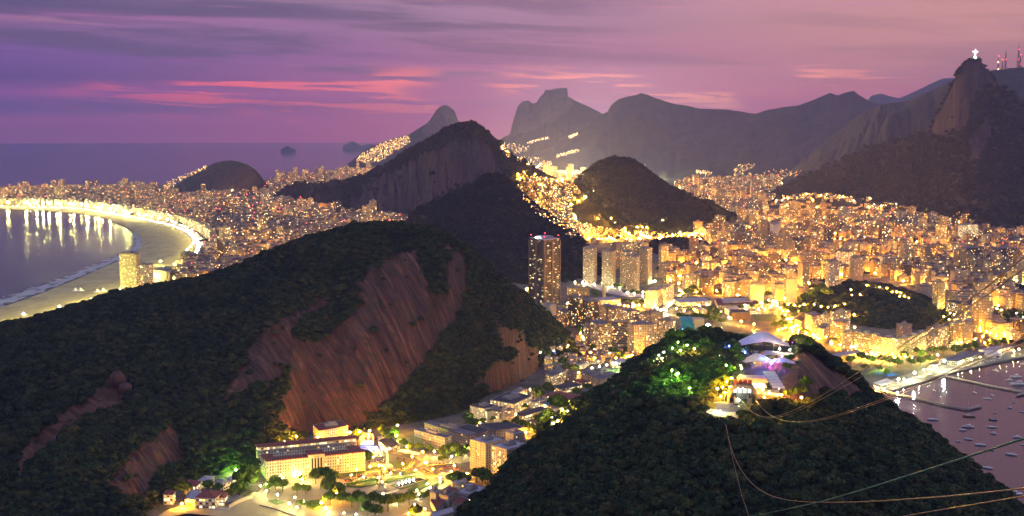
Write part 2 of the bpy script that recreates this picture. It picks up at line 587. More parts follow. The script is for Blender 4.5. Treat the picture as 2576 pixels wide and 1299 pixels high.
uv = t.n('ShaderNodeUVMap', {'uv_map': 'UVMap'}).outputs[0]
s = t.n('ShaderNodeSeparateXYZ', None, {0: uv})
n = t.noise(tc, 0.02, 6, 0.7, 0.6)
ed = t.m('MULTIPLY', t.smooth(s.outputs[1], 0.0, 0.35), t.smooth(s.outputs[1], 1.0, 0.45))
wv = t.m('SINE', t.m('ADD', t.m('MULTIPLY', s.outputs[1], 17.0), t.m('MULTIPLY', t.noise(tc, 0.006, 4, 0.6, 0.5), 26.0)))
al = t.smooth(t.m('ADD', t.m('ADD', t.m('MULTIPLY', ed, 0.75), t.m('MULTIPLY', t.m('SUBTRACT', n, 0.5), 2.2)), t.m('MULTIPLY', wv, 0.16)), 0.15, 0.75)
b = t.n('ShaderNodeBsdfPrincipled', None, {'Base Color': (0.6, 0.6, 0.58, 1), 'Roughness': 0.9, 'Alpha': t.m('MULTIPLY', al, 0.8)})
t.n('ShaderNodeOutputMaterial', None, {0: b.outputs[0]})
M_FOAM = m
# town ground: asphalt and yards, patchy
m, t = mat('town_ground')
tc = t.n('ShaderNodeTexCoord').outputs['Object']
n = t.noise(tc, 0.02, 5, 0.6)
n2 = t.noise(tc, 0.3, 4, 0.6)
bsdf(t, {'Base Color': t.ramp(t.m('ADD', t.m('MULTIPLY', n, 0.6), t.m('MULTIPLY', n2, 0.4)), [(0.38, (0.035, 0.045, 0.02)), (0.47, (0.10, 0.09, 0.075)), (0.6, (0.17, 0.15, 0.12))]), 'Roughness': 0.9}, n2, 1.0, 0.3)
M_GROUND = m
M_ASPHALT = plain('asphalt', (0.075, 0.07, 0.068), 0.85, 0.25, 0.1)
M_PAVE = plain('pale_paving', (0.27, 0.24, 0.18), 0.85, 0.15, 0.08)
M_GRASS = plain('lawn', (0.05, 0.10, 0.02), 0.95, 0.35, 0.12, bump=0.4)
M_HEDGE = plain('hedge_leaf', (0.06, 0.12, 0.02), 0.95, 0.5, 0.7, bump=0.8)
M_CONC = plain('concrete', (0.34, 0.32, 0.29), 0.85, 0.2, 0.12)
M_CONC_D = plain('dark_concrete', (0.15, 0.13, 0.12), 0.9, 0.25, 0.12)
M_WHITE = plain('white_paint', (0.72, 0.70, 0.64), 0.6, 0.1, 0.1)
M_CREAM = plain('cream_render', (0.52, 0.46, 0.36), 0.8, 0.12, 0.08)
M_TILE = plain('red_roof_tile', (0.26, 0.075, 0.05), 0.85, 0.3, 0.2)
M_ROOFG = plain('grey_roof_felt', (0.20, 0.18, 0.19), 0.9, 0.35, 0.06)
M_ROOFD = plain('dark_roof_sheet', (0.07, 0.06, 0.065), 0.8, 0.3, 0.06)
M_ROOFL = plain('pale_roof_sheet', (0.42, 0.39, 0.42), 0.7, 0.2, 0.06)
M_METAL = plain('grey_metal', (0.28, 0.29, 0.30), 0.45, 0.2, 0.3, 0.6)
M_DARK = plain('dark_metal', (0.035, 0.035, 0.04), 0.5, 0.2, 0.3, 0.5)
M_GLASS = plain('dark_glass', (0.02, 0.024, 0.03), 0.15, 0.2, 0.3)
M_MEMB = plain('white_membrane', (0.72, 0.66, 0.68), 0.6, 0.08, 0.1)
M_BLUE = plain('blue_tarpaulin', (0.03, 0.16, 0.42), 0.6, 0.2, 0.2)
M_TEAL = plain('teal_sheet', (0.02, 0.30, 0.33), 0.5, 0.2, 0.2)
M_BRICK = plain('brown_brick', (0.20, 0.11, 0.075), 0.85, 0.2, 0.15)
M_STONE = plain('grey_stone', (0.22, 0.20, 0.18), 0.9, 0.3, 0.4, bump=0.5)
M_BOULD = plain('boulder_granite', (0.10, 0.055, 0.04), 0.9, 0.45, 0.12, bump=0.8)
M_BRONZE = plain('bronze', (0.10, 0.075, 0.045), 0.5, 0.3, 0.5, 0.6)

# things that give light
E_SODIUM = emit('sodium_lamp_glass', (1.0, 0.42, 0.07), 70)
E_AMBER = emit('amber_lamp_glass', (1.0, 0.58, 0.16), 70)
E_WHITE = emit('white_lamp_glass', (1.0, 0.90, 0.62), 90)
E_BEACH = emit('promenade_lamp_glass', (0.92, 0.90, 0.42), 110)
E_FLOOD = emit('floodlight_glass', (0.92, 1.0, 0.86), 260)
E_GREEN = emit('green_lamp_glass', (0.45, 1.0, 0.30), 60)
E_RED = emit('red_beacon_glass', (1.0, 0.04, 0.06), 14, 'NONE')
E_ROOM = emit('lit_room', (1.0, 0.86, 0.50), 2.2)
E_ROOMW = emit('lit_room_white', (0.92, 1.0, 0.85), 2.0)
E_PINK = emit('pink_light', (1.0, 0.10, 0.42), 22)
E_BLUE = emit('blue_light', (0.08, 0.18, 1.0), 18)
E_STATUE = emit('floodlit_stone', (0.88, 0.84, 1.0), 9)

M_FAC = facade('apartment_wall', lit=0.14, power=9.0)
M_FAC2 = facade('office_wall', 2.6, 3.3, (0.08, 0.92), (0.38, 0.82), 0.34, 3.0, 0.35)
M_FACF = facade('far_apartment_wall', 4.4, 3.6, (0.18, 0.82), (0.28, 0.85), 0.10, 11.0, 0.5)
M_HOUSE = facade('small_house_wall', 3.0, 2.9, (0.3, 0.72), (0.3, 0.75), 0.33, 5.0, 0.5)
# ---------------------------------------------------------------- terrain
HILLS = []          # (object, bvh)


def interp(pts, x):
    xs = np.array([p[0] for p in pts], float)
    return [np.interp(x, xs, np.array([p[k] for p in pts], float)) for k in range(1, len(pts[0]))]


def hill(name, top, foot, material, back=500.0, nu=300, nf=120, nb=24, prof=(1.8, 1.0), amp=8.0, scale=120.0, gully=0.0, gscale=60.0,
         rocks=(), veg=0.0, z0=0.0, front=None, seed=1, ridge_rough=0.12, rock_base=0.0, label=None, holes=(), edge=8.0, groove=0.0):
    x = np.linspace(top[0][0], top[-1][0], nu)
    ty, tD = interp(top, x)
    R = np.array([AT(a, b, c) for a, b, c in zip(x, ty, tD)])
    R[:, 2] = np.maximum(R[:, 2] - veg, z0 + 0.5)
    if front is None:
        fy = interp(foot, x)[0]
        Fp = np.array([G(a, b, z0) for a, b in zip(x, fy)])
    else:
        dirs = R[:, :2] / np.linalg.norm(R[:, :2], axis=1)[:, None]
        Fp = np.column_stack([R[:, :2] - dirs * front, np.full(nu, z0)])
    dirs = R[:, :2] / np.linalg.norm(R[:, :2], axis=1)[:, None]
    Bp = R[:, :2] + dirs * (back * np.clip((R[:, 2] - z0) / (0.75 * np.max(R[:, 2] - z0)), 0.45, 1.0) ** 3)[:, None]
    vf = np.linspace(0, 1, nf + 1) ** 0.9
    rows_xy, rows_h, rows_v = [], [], []
    for v in np.linspace(1, 0, nb + 1)[:-1]:
        rows_xy.append(R[:, :2] * (1 - v) + Bp * v)
        rows_h.append((1 - v ** 1.7))
        rows_v.append(-v)
    for v in vf:
        rows_xy.append(R[:, :2] * (1 - v) + Fp[:, :2] * v)
        rows_h.append((1 - v ** prof[0]) ** prof[1])
        rows_v.append(v)
    XY = np.array(rows_xy)
    Hn = np.array(rows_h)[:, None]
    V = np.array(rows_v)[:, None] * np.ones((1, nu))
    hr = (R[:, 2] - z0)[None, :]
    Zz = z0 + hr * Hn
    win = np.where(V >= 0, ridge_rough + (1 - ridge_rough) * np.sin(np.pi * np.clip(V, 0, 1) ** 0.8) ** 0.8, ridge_rough)
    win = win * np.clip(hr / 60.0, 0, 1)
    n = fbm(XY[..., 0] / scale, XY[..., 1] / scale, seed, 6, 0.52)
    Zz = Zz + amp * n * win
    du = np.r_[0, np.cumsum(np.hypot(np.diff(R[:, 0]), np.diff(R[:, 1])))]
    if gully:
        gu = (du[None, :] + 0.35 * gscale * fbm(XY[..., 0] / (gscale * 3), XY[..., 1] / (gscale * 3), seed + 9, 3)) / gscale
        g = 1 - np.abs(fbm(gu, V * 1.3 + 3.0, seed + 5, 4, 0.55)) * 2.2
        Zz = Zz - gully * np.clip(g, 0, 1) * win
    Zz = np.maximum(Zz, z0 - 1.0)
    Zz[-1, :] = z0 - 2.0
    Zz[0, :] = z0 - 2.0
    P = np.dstack([XY[..., 0], XY[..., 1], Zz]).reshape(-1, 3)
    nr = XY.shape[0]
    idx = np.arange(nr * nu).reshape(nr, nu)
    q = np.stack([idx[:-1, :-1], idx[1:, :-1], idx[1:, 1:], idx[:-1, 1:]], -1).reshape(-1, 4)
    me = bpy.data.meshes.new(name)
    me.vertices.add(len(P))
    me.vertices.foreach_set('co', P.astype(np.float32).ravel())
    me.loops.add(q.size)
    me.loops.foreach_set('vertex_index', q.astype(np.int32).ravel())
    me.polygons.add(len(q))
    me.polygons.foreach_set('loop_start', np.arange(0, q.size, 4, dtype=np.int32))
    me.polygons.foreach_set('use_smooth', np.ones(len(q), bool))
    me.update(calc_edges=True)
    dist = np.zeros_like(V)
    seg = np.sqrt((np.diff(XY, axis=0) ** 2).sum(-1) + np.diff(Zz, axis=0) ** 2)
    dist[1:] = np.cumsum(seg, axis=0)
    UV = np.dstack([du[None, :] * np.ones((nr, 1)), dist]).reshape(-1, 2)
    uvl = me.uv_layers.new(name='UVMap')
    uvl.data.foreach_set('uv', UV[q.ravel()].astype(np.float32).ravel())
    px, py = PXn(P)
    rk = np.full(len(P), rock_base)
    uu_ = (du[None, :] * np.ones((nr, 1))).ravel()
    vv_ = dist.ravel()
    us_ = uu_ - 0.5 * vv_
    wx = px + edge * (fbm(us_ / 30, vv_ / 90, seed + 30, 5, 0.6))
    wy = py + edge * 1.3 * (fbm(us_ / 18, vv_ / 120, seed + 31, 5, 0.6))
    for poly in rocks:
        rk[inpoly(wx, wy, poly)] = 1.0
    for poly in holes:
        rk[inpoly(wx, wy, poly)] = 0.0
    rk[(V.ravel() < -0.02)] = 0.0
    rkg = rk.reshape(nr, nu)
    if groove:
        gz = groove * (np.abs(fbm(us_ / 14, vv_ / 160, seed + 40, 4, 0.6)) * 1.6 + 0.5 * fbm(uu_ / 60, vv_ / 22, seed + 41, 4, 0.6))
        P[:, 2] -= gz * (rk > 0.5)
        Zz = P[:, 2].reshape(nr, nu)
        me.vertices.foreach_set('co', P.astype(np.float32).ravel())
        me.update()
    for _ in range(2):
        rkg[1:-1, 1:-1] = (rkg[1:-1, 1:-1] * 2 + rkg[:-2, 1:-1] + rkg[2:, 1:-1] + rkg[1:-1, :-2] + rkg[1:-1, 2:]) / 6
    a = me.attributes.new('rock', 'FLOAT', 'POINT')
    a.data.foreach_set('value', rkg.ravel().astype(np.float32))
    me.materials.append(material)
    o = bpy.data.objects.new(name, me)
    COL.objects.link(o)
    tag(o, label, None, None, 'structure')
    bvh = BVHTree.FromPolygons([tuple(p) for p in P], [tuple(f) for f in q.tolist()])
    HILLS.append((o, bvh))
    return dict(o=o, P=P, q=q, rock=rkg.ravel(), V=V.ravel(), px=px, py=py, bvh=bvh, XY=XY, Z=Zz)


# ---- sea, ground, beach
SEA_R = 38300.0
b = MB()
b.poly([(SEA_R * math.cos(a), SEA_R * math.sin(a), 0.0) for a in [2 * math.pi * i / 256 for i in range(256)]])
tag(b.build('sea_water', M_SEA), kind='structure')

WATERLINE = [(-400, 526), (0, 527), (100, 530), (200, 538), (260, 548), (310, 567), (340, 585), (357, 603), (357, 622), (335, 640), (285, 662), (200, 700), (100, 740), (0, 775), (-200, 850)]
PROM = [(-400, 517), (0, 519), (100, 521), (200, 526), (300, 543), (360, 554), (420, 567), (462, 585), (484, 606), (486, 628), (472, 645), (450, 662), (400, 690), (330, 716), (200, 765), (100, 792), (0, 818), (-200, 890)]
QUAY = [(3000, 800), (2576, 900), (2500, 915), (2415, 932), (2318, 961), (2250, 979), (2199, 990), (2150, 1010), (2100, 1060), (2050, 1130), (1950, 1500)]
FAR = [(3600, 396), (1150, 396), (1120, 405), (1000, 418), (900, 426), (868, 432), (800, 447), (670, 452), (500, 460), (300, 473), (0, 478), (-400, 482)]
land = WATERLINE + [(-200, 1500), (380, 1310), (470, 1288), (560, 1292), (720, 1340), (1300, 1500)] + QUAY[::-1] + [(3600, 700)] + FAR
LAND = land
b = MB()
LZ = 2.0
b.poly([G(x, y, LZ) for x, y in land])
# a low sea wall round the edge of the land
L3 = [G(x, y, LZ) for x, y in land]
for i in range(len(L3)):
    p, q = L3[i], L3[(i + 1) % len(L3)]
    b.quad((p.x, p.y, LZ), (p.x, p.y, -1), (q.x, q.y, -1), (q.x, q.y, LZ))
ground = tag(b.build('ground', M_GROUND), kind='structure')


def strip(name, pts, material, z, kind='structure', label=None):
    b = MB()
    b.poly([G(x, y, z) for x, y in pts])
    o = b.build(name, material)
    return tag(o, label, None, None, kind)


strip('beach', WATERLINE + PROM[::-1], M_SAND, LZ + 0.03)
strip('cove_beach', [(380, 1310), (420, 1284), (470, 1268), (590, 1262), (640, 1238), (700, 1258), (760, 1285), (800, 1310), (740, 1345), (560, 1300), (470, 1292)], M_SAND, LZ + 0.04)
# surf along the water's edge
b = MB()
W2 = [(x, y) for x, y in WATERLINE]
P3 = [G(x, y, 0.35) for x, y in W2[6:]]
acc = 0
for i in range(len(P3) - 1):
    p, q = P3[i], P3[i + 1]
    d = (q - p).normalized()
    nrm = Vector((-d.y, d.x, 0))
    if nrm.x > 0:
        nrm = -nrm
    n0 = nrm if i == 0 else nprev
    w0, w1 = (25 + 9 * i), (25 + 9 * (i + 1))
    nn = nrm
    L = (q - p).length
    b.quad(p - n0 * 12, p + n0 * w0, q + nn * w1, q - nn * 12, uv=[(acc, 0), (acc, 1), (acc + L, 1), (acc + L, 0)])
    for zq in range(4):
        vx = b.v[-4 + zq]
        b.v[-4 + zq] = (vx[0], vx[1], LZ + 0.06 if zq in (0, 3) else 0.15)
    acc += L
    nprev = nn
tag(b.build('surf_foam', M_FOAM), kind='stuff', label='white surf washing up the curved beach')

# ---- mountains, far to near
hill('far_blue_mountain', [(2150, 300, 17500), (2190, 242, 17500), (2215, 236, 17500), (2240, 243, 17500), (2262, 248, 17500), (2300, 232, 17500), (2335, 215, 17500), (2370, 200, 17500), (2400, 199, 17500), (2460, 215, 17500), (2700, 240, 17500)],
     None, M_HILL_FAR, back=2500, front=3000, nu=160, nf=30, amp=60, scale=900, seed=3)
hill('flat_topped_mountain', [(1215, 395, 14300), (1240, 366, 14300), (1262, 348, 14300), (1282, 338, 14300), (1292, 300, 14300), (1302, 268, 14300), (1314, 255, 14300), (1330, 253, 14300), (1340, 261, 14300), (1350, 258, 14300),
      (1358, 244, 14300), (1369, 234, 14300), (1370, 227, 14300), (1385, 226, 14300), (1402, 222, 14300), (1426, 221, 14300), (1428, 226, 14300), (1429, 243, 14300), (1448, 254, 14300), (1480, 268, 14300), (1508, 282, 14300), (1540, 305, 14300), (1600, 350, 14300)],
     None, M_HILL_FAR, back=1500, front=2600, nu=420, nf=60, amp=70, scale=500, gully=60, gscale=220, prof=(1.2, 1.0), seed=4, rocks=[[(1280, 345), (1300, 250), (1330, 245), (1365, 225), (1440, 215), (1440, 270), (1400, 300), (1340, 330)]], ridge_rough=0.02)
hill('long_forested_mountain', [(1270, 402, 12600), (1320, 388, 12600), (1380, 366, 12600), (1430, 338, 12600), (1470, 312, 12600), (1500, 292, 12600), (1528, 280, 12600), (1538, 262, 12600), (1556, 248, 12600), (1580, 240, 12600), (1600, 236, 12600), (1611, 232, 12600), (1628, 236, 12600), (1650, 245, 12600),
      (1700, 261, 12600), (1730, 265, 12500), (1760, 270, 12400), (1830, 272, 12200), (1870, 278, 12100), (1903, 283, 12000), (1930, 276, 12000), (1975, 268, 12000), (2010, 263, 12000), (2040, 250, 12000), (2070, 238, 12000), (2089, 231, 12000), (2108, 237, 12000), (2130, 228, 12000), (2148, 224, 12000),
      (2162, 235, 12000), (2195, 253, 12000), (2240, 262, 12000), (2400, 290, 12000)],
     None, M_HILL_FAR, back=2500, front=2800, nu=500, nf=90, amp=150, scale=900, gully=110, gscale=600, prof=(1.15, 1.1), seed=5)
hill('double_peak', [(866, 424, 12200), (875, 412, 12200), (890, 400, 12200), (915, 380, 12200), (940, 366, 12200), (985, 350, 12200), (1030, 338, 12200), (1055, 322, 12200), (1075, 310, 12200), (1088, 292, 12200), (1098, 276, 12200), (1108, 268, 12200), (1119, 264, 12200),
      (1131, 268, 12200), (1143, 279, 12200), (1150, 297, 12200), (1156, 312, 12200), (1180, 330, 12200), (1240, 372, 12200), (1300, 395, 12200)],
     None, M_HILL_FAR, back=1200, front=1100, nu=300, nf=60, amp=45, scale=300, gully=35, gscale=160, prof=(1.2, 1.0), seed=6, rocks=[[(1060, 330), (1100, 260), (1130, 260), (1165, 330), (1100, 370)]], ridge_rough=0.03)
# islands on the horizon
hill('island', [(706, 377, 21000), (712, 373, 21000), (720, 368, 21000), (728, 369, 21000), (737, 374, 21000), (744, 377, 21000)], None, M_HILL_MID, back=300, front=300, nu=40, nf=10, amp=5, scale=80, seed=2)
hill('island', [(862, 369, 24000), (872, 362, 24000), (884, 356, 24000), (896, 359, 24000), (908, 367, 24000), (920, 365, 24000), (932, 362, 24000), (940, 366, 24000), (950, 369, 24000)], None, M_HILL_MID, back=400, front=400, nu=50, nf=10, amp=5, scale=80, seed=2)
# massif under the statue
hill('forested_ridge', [(1950, 470, 8800), (1990, 430, 8800), (2050, 380, 8800), (2110, 330, 8800), (2160, 290, 8700), (2205, 265, 8500), (2235, 258, 8200), (2290, 252, 8000), (2330, 234, 7800), (2370, 215, 7600), (2400, 200, 7500), (2440, 185, 7400), (2470, 178, 7400), (2500, 174, 7500), (2540, 171, 7600), (2576, 169, 7700), (2700, 160, 7700)],
     None, M_HILL_MID, back=1500, front=2300, nu=360, nf=90, amp=90, scale=500, gully=60, gscale=300, prof=(1.3, 1.0), seed=8)
PEAK = hill('statue_peak', [(1905, 505, 7200), (1930, 492, 7200), (1960, 478, 7150), (2000, 458, 7100), (2050, 432, 7000), (2100, 408, 6900), (2150, 388, 6800), (2200, 372, 6600), (2250, 355, 6400), (2300, 345, 6200), (2335, 338, 6000), (2350, 310, 5950), (2362, 282, 5900), (2375, 258, 5880), (2388, 235, 5850), (2398, 212, 5830), (2404, 190, 5810), (2414, 175, 5800), (2430, 158, 5800), (2440, 150, 5800),
      (2450, 147, 5800), (2462, 148, 5800), (2468, 160, 5800), (2482, 172, 5800), (2490, 184, 5810), (2496, 200, 5820), (2505, 212, 5850), (2530, 225, 5900), (2560, 250, 5900), (2600, 280, 5900), (2700, 330, 5900)],
     [(1905, 517), (1950, 520), (2050, 528), (2150, 525), (2250, 535), (2350, 552), (2450, 575), (2520, 592), (2576, 604), (2700, 625)], M_HILL_MID, back=700, nu=560, nf=200, amp=45, scale=260, gully=45, gscale=110, prof=(0.85, 1.0), seed=9, ridge_rough=0.06,
     rocks=[[(2430, 150), (2470, 150), (2500, 200), (2510, 216), (2470, 235), (2440, 262), (2436, 300), (2420, 330), (2380, 345), (2335, 345), (2360, 285), (2395, 215)], [(2440, 345), (2480, 300), (2500, 330), (2470, 380), (2440, 420)], [(2545, 440), (2576, 410), (2576, 425), (2550, 450)]])
hill('town_hillside', [(1905, 540, 6000), (1930, 520, 6000), (1965, 503, 6000), (2010, 494, 6000), (2060, 490, 5950), (2120, 492, 5900), (2170, 502, 5800), (2240, 515, 5600), (2300, 530, 5400)],
     [(1905, 545), (1950, 545), (2050, 537), (2150, 540), (2300, 545)], M_HILL_MID, back=300, nu=120, nf=40, amp=8, scale=150, seed=10)
# hills between the bays
hill('small_rock_hill', [(396, 505, 7400), (405, 495, 7400), (420, 478, 7400), (440, 465, 7400), (470, 445, 7400), (500, 430, 7400), (520, 420, 7400), (540, 410, 7400), (560, 405, 7400), (583, 403, 7400), (605, 408, 7400), (625, 415, 7400), (645, 430, 7400), (658, 445, 7400), (668, 462, 7400), (690, 480, 7400)],
     [(396, 505), (420, 503), (500, 500), (600, 495), (670, 488), (690, 485)], M_HILL_MID, back=350, nu=160, nf=60, amp=14, scale=90, gully=12, gscale=60, prof=(1.7, 1.0), seed=11, rocks=[[(520, 425), (560, 410), (625, 420), (655, 445), (665, 480), (600, 492), (480, 490)]])
MID1 = hill('granite_mountain', [(676, 506, 6900), (690, 494, 6850), (705, 480, 6800), (722, 468, 6750), (745, 459, 6700), (780, 459, 6600), (830, 457, 6400), (872, 453, 6250), (905, 443, 6100), (935, 432, 6000), (965, 415, 5900), (1010, 390, 5700), (1060, 362, 5500), (1095, 340, 5350), (1125, 322, 5250),
      (1150, 311, 5200), (1172, 306, 5200), (1190, 306, 5150), (1208, 318, 5100), (1235, 340, 5050), (1262, 366, 5000), (1290, 392, 5000), (1320, 406, 5000), (1350, 425, 5000), (1375, 440, 5000), (1400, 450, 5000), (1440, 470, 5000)],
     [(680, 507), (730, 515), (800, 528), (860, 545), (920, 552), (1000, 560), (1100, 575), (1200, 590), (1300, 590), (1440, 580)], M_HILL_MID, back=800, nu=420, nf=160, amp=34, scale=200, gully=30, gscale=90, prof=(1.35, 1.0), seed=12, veg=3, groove=8.0, edge=22.0,
     rocks=[[(1000, 425), (1060, 390), (1120, 370), (1180, 350), (1215, 345), (1240, 380), (1270, 440), (1230, 440), (1150, 500), (1060, 540), (950, 545), (860, 540), (880, 500), (940, 455)]], holes=[[(1090, 500), (1240, 430), (1300, 460), (1300, 600), (1000, 600), (1030, 545)]])
CONE = hill('cone_hill', [(1405, 500, 5000), (1425, 478, 5000), (1445, 458, 5000), (1470, 435, 5000), (1495, 415, 5000), (1520, 402, 5000), (1548, 397, 5000), (1580, 400, 5000), (1605, 410, 5000), (1632, 430, 5000), (1660, 450, 5000), (1690, 470, 5000), (1720, 484, 4950), (1760, 497, 4850), (1800, 515, 4750), (1835, 535, 4700), (1850, 545, 4700)],
     [(1405, 545), (1440, 555), (1480, 572), (1530, 590), (1600, 600), (1700, 602), (1760, 590), (1800, 570), (1850, 555)], M_HILL_MID, back=500, nu=260, nf=100, amp=16, scale=130, gully=12, gscale=110, prof=(1.35, 1.0), seed=13, veg=4)
MID2 = hill('dark_wooded_hill', [(960, 590, 3800), (1000, 560, 3800), (1030, 545, 3800), (1060, 520, 3800), (1095, 505, 3800), (1130, 492, 3800), (1160, 478, 3800), (1190, 462, 3800), (1208, 447, 3800), (1228, 439, 3800), (1248, 438, 3800), (1268, 446, 3800), (1290, 465, 3800), (1312, 488, 3800), (1345, 515, 3750), (1380, 540, 3700), (1420, 562, 3600), (1455, 590, 3500), (1480, 612, 3400), (1530, 660, 3300)],
     [(960, 640), (1100, 680), (1200, 705), (1280, 715), (1350, 720), (1420, 712), (1480, 700), (1530, 690)], M_HILL_MID, back=500, nu=340, nf=140, amp=20, scale=140, gully=16, gscale=120, prof=(1.3, 1.0), seed=14, veg=5)
FAVELA = hill('favela_slope', [(1255, 470, 4350), (1290, 440, 4350), (1320, 435, 4350), (1360, 448, 4350), (1400, 456, 4350), (1440, 458, 4350), (1470, 480, 4350), (1500, 530, 4350), (1560, 590, 4300)],
     [(1255, 560), (1300, 580), (1350, 598), (1400, 605), (1450, 608), (1500, 605), (1560, 600)], M_HILL_MID, back=600, nu=120, nf=60, amp=6, scale=80, prof=(1.05, 1.0), seed=15)
PARKH = hill('park_hill', [(1625, 612, 3900), (1650, 604, 3900), (1690, 598, 3900), (1730, 600, 3900), (1760, 608, 3900), (1790, 622, 3900)], [(1625, 625), (1650, 640), (1700, 648), (1750, 645), (1790, 630)], M_HILL_MID, back=200, nu=80, nf=30, amp=4, scale=60, seed=16, veg=6)
CITYH = hill('wooded_city_hill', [(2010, 760, 2750), (2040, 738, 2750), (2090, 722, 2750), (2130, 712, 2750), (2170, 708, 2750), (2210, 710, 2750), (2250, 720, 2740), (2290, 732, 2720), (2330, 745, 2700), (2355, 760, 2680), (2376, 780, 2650), (2390, 800, 2600)],
     [(2010, 772), (2060, 790), (2120, 812), (2180, 826), (2250, 832), (2320, 832), (2370, 818), (2390, 808)], M_HILL_NEAR, back=250, nu=160, nf=60, amp=6, scale=70, prof=(1.4, 1.0), seed=17, veg=8)
# the two near hills
ROCKS_A = [[(560, 1010), (600, 930), (640, 860), (690, 815), (770, 775), (800, 760), (850, 750), (905, 700), (960, 655), (1010, 625), (1050, 625), (1065, 690), (1085, 735), (1130, 735), (1165, 735), (1155, 780), (1110, 850), (1060, 910), (1020, 970), (960, 1030), (870, 1080), (740, 1090), (690, 1060), (700, 980), (660, 960), (600, 1000)],
           [(1085, 598), (1150, 620), (1175, 650), (1168, 745), (1130, 740), (1110, 680), (1140, 640)],
           [(1190, 980), (1215, 930), (1250, 905), (1330, 895), (1358, 888), (1345, 950), (1260, 988)], [(1250, 805), (1300, 835), (1355, 888), (1320, 905), (1255, 850)],
           [(270, 1230), (300, 1160), (380, 1100), (435, 1065), (450, 1100), (470, 1150), (400, 1180), (370, 1240), (330, 1270)], [(45, 1185), (70, 1110), (130, 1060), (190, 1030), (240, 985), (275, 950), (318, 950), (310, 1005), (240, 1050), (160, 1100), (60, 1195)]]
HOLES_A = [[(735, 850), (760, 800), (820, 780), (850, 745), (900, 720), (905, 760), (850, 825), (790, 860)], [(640, 1010), (700, 960), (720, 930), (735, 940), (700, 1060), (650, 1060)]]
NEARL = hill('wooded_granite_hill', [(-300, 905, 1650), (-100, 838, 1700), (0, 812, 1730), (30, 800, 1740), (100, 789, 1760), (180, 764, 1780), (260, 742, 1800), (330, 723, 1820), (420, 711, 1840), (510, 690, 1860), (600, 665, 1880), (680, 630, 1890), (750, 600, 1900), (830, 577, 1910),
      (890, 561, 1920), (960, 556, 1930), (1040, 560, 1930), (1090, 568, 1930), (1125, 585, 1920), (1150, 604, 1910), (1180, 626, 1900), (1215, 652, 1900), (1250, 681, 1915), (1285, 710, 1955), (1320, 737, 2035), (1360, 768, 2080), (1395, 798, 2110), (1425, 828, 2125), (1448, 860, 2130), (1460, 888, 2120)],
     [(-300, 1500), (0, 1440), (200, 1380), (330, 1320), (400, 1268), (430, 1240), (500, 1215), (580, 1190), (650, 1170), (720, 1130), (780, 1095), (860, 1085), (920, 1085), (980, 1075), (1060, 1062), (1130, 1052), (1180, 1030), (1220, 1000), (1290, 975), (1340, 945), (1365, 915), (1400, 905), (1450, 894), (1460, 902)],
     M_HILL_NEAR, back=420, nu=640, nf=320, nb=30, amp=26, scale=150, gully=9, gscale=50, prof=(1.75, 0.95), seed=18, groove=4.5, edge=20.0, rocks=ROCKS_A, holes=HOLES_A, veg=6, ridge_rough=0.1)
ROCKS_B = [[(1965, 1025), (1972, 940), (1995, 885), (2030, 872), (2090, 892), (2130, 922), (2180, 970), (2200, 1010), (2150, 1005), (2090, 985), (2050, 1000), (2010, 1030)]]
NEARR = hill('station_hill', [(1080, 1345, 800), (1150, 1290, 840), (1230, 1228, 880), (1300, 1150, 900), (1350, 1105, 920), (1400, 1060, 930), (1480, 1000, 960), (1560, 950, 990), (1620, 900, 1010), (1650, 872, 1020), (1690, 848, 1030), (1740, 838, 1040), (1800, 838, 1040), (1860, 850, 1035), (1900, 862, 1020),
      (1960, 866, 1010), (2010, 850, 1005), (2040, 866, 1000), (2070, 885, 1000), (2100, 905, 990), (2140, 932, 980), (2165, 955, 970), (2182, 990, 950), (2230, 1020, 930), (2300, 1075, 900), (2370, 1120, 880), (2420, 1160, 860), (2480, 1202, 840), (2540, 1250, 820), (2600, 1300, 800), (2680, 1370, 790)],
     None, M_HILL_NEAR, back=520, front=620, nu=520, nf=260, nb=40, amp=9, scale=70, prof=(2.6, 1.0), seed=19, groove=2.5, edge=14.0, rocks=ROCKS_B, veg=8, ridge_rough=0.15)

GRB = BVHTree.FromPolygons([tuple(p) for p in L3], [tuple(range(len(L3)))])


def drop(x, y, ground_z=LZ):
    """height of the terrain under a point"""
    z = ground_z
    for o, bv in HILLS:
        r = bv.ray_cast(Vector((x, y, 3000)), Vector((0, 0, -1)))
        if r[0] is not None and r[0].z > z:
            z = r[0].z
    return z


def hit(px, py, only=None):
    """the point of the terrain seen at a place in the photo"""
    r0 = ray(px, py)
    best, bd = None, 1e9
    for o, bv in HILLS:
        if only is not None and o not in only:
            continue
        r = bv.ray_cast(Vector((0, 0, H)), r0)
        if r[0] is not None and r[3] < bd:
            best, bd = r[0], r[3]
    if only is None and r0.z < 0:
        t = (LZ - H) / r0.z
        if t < bd / r0.length:
            best = r0 * t + Vector((0, 0, H))
    return best
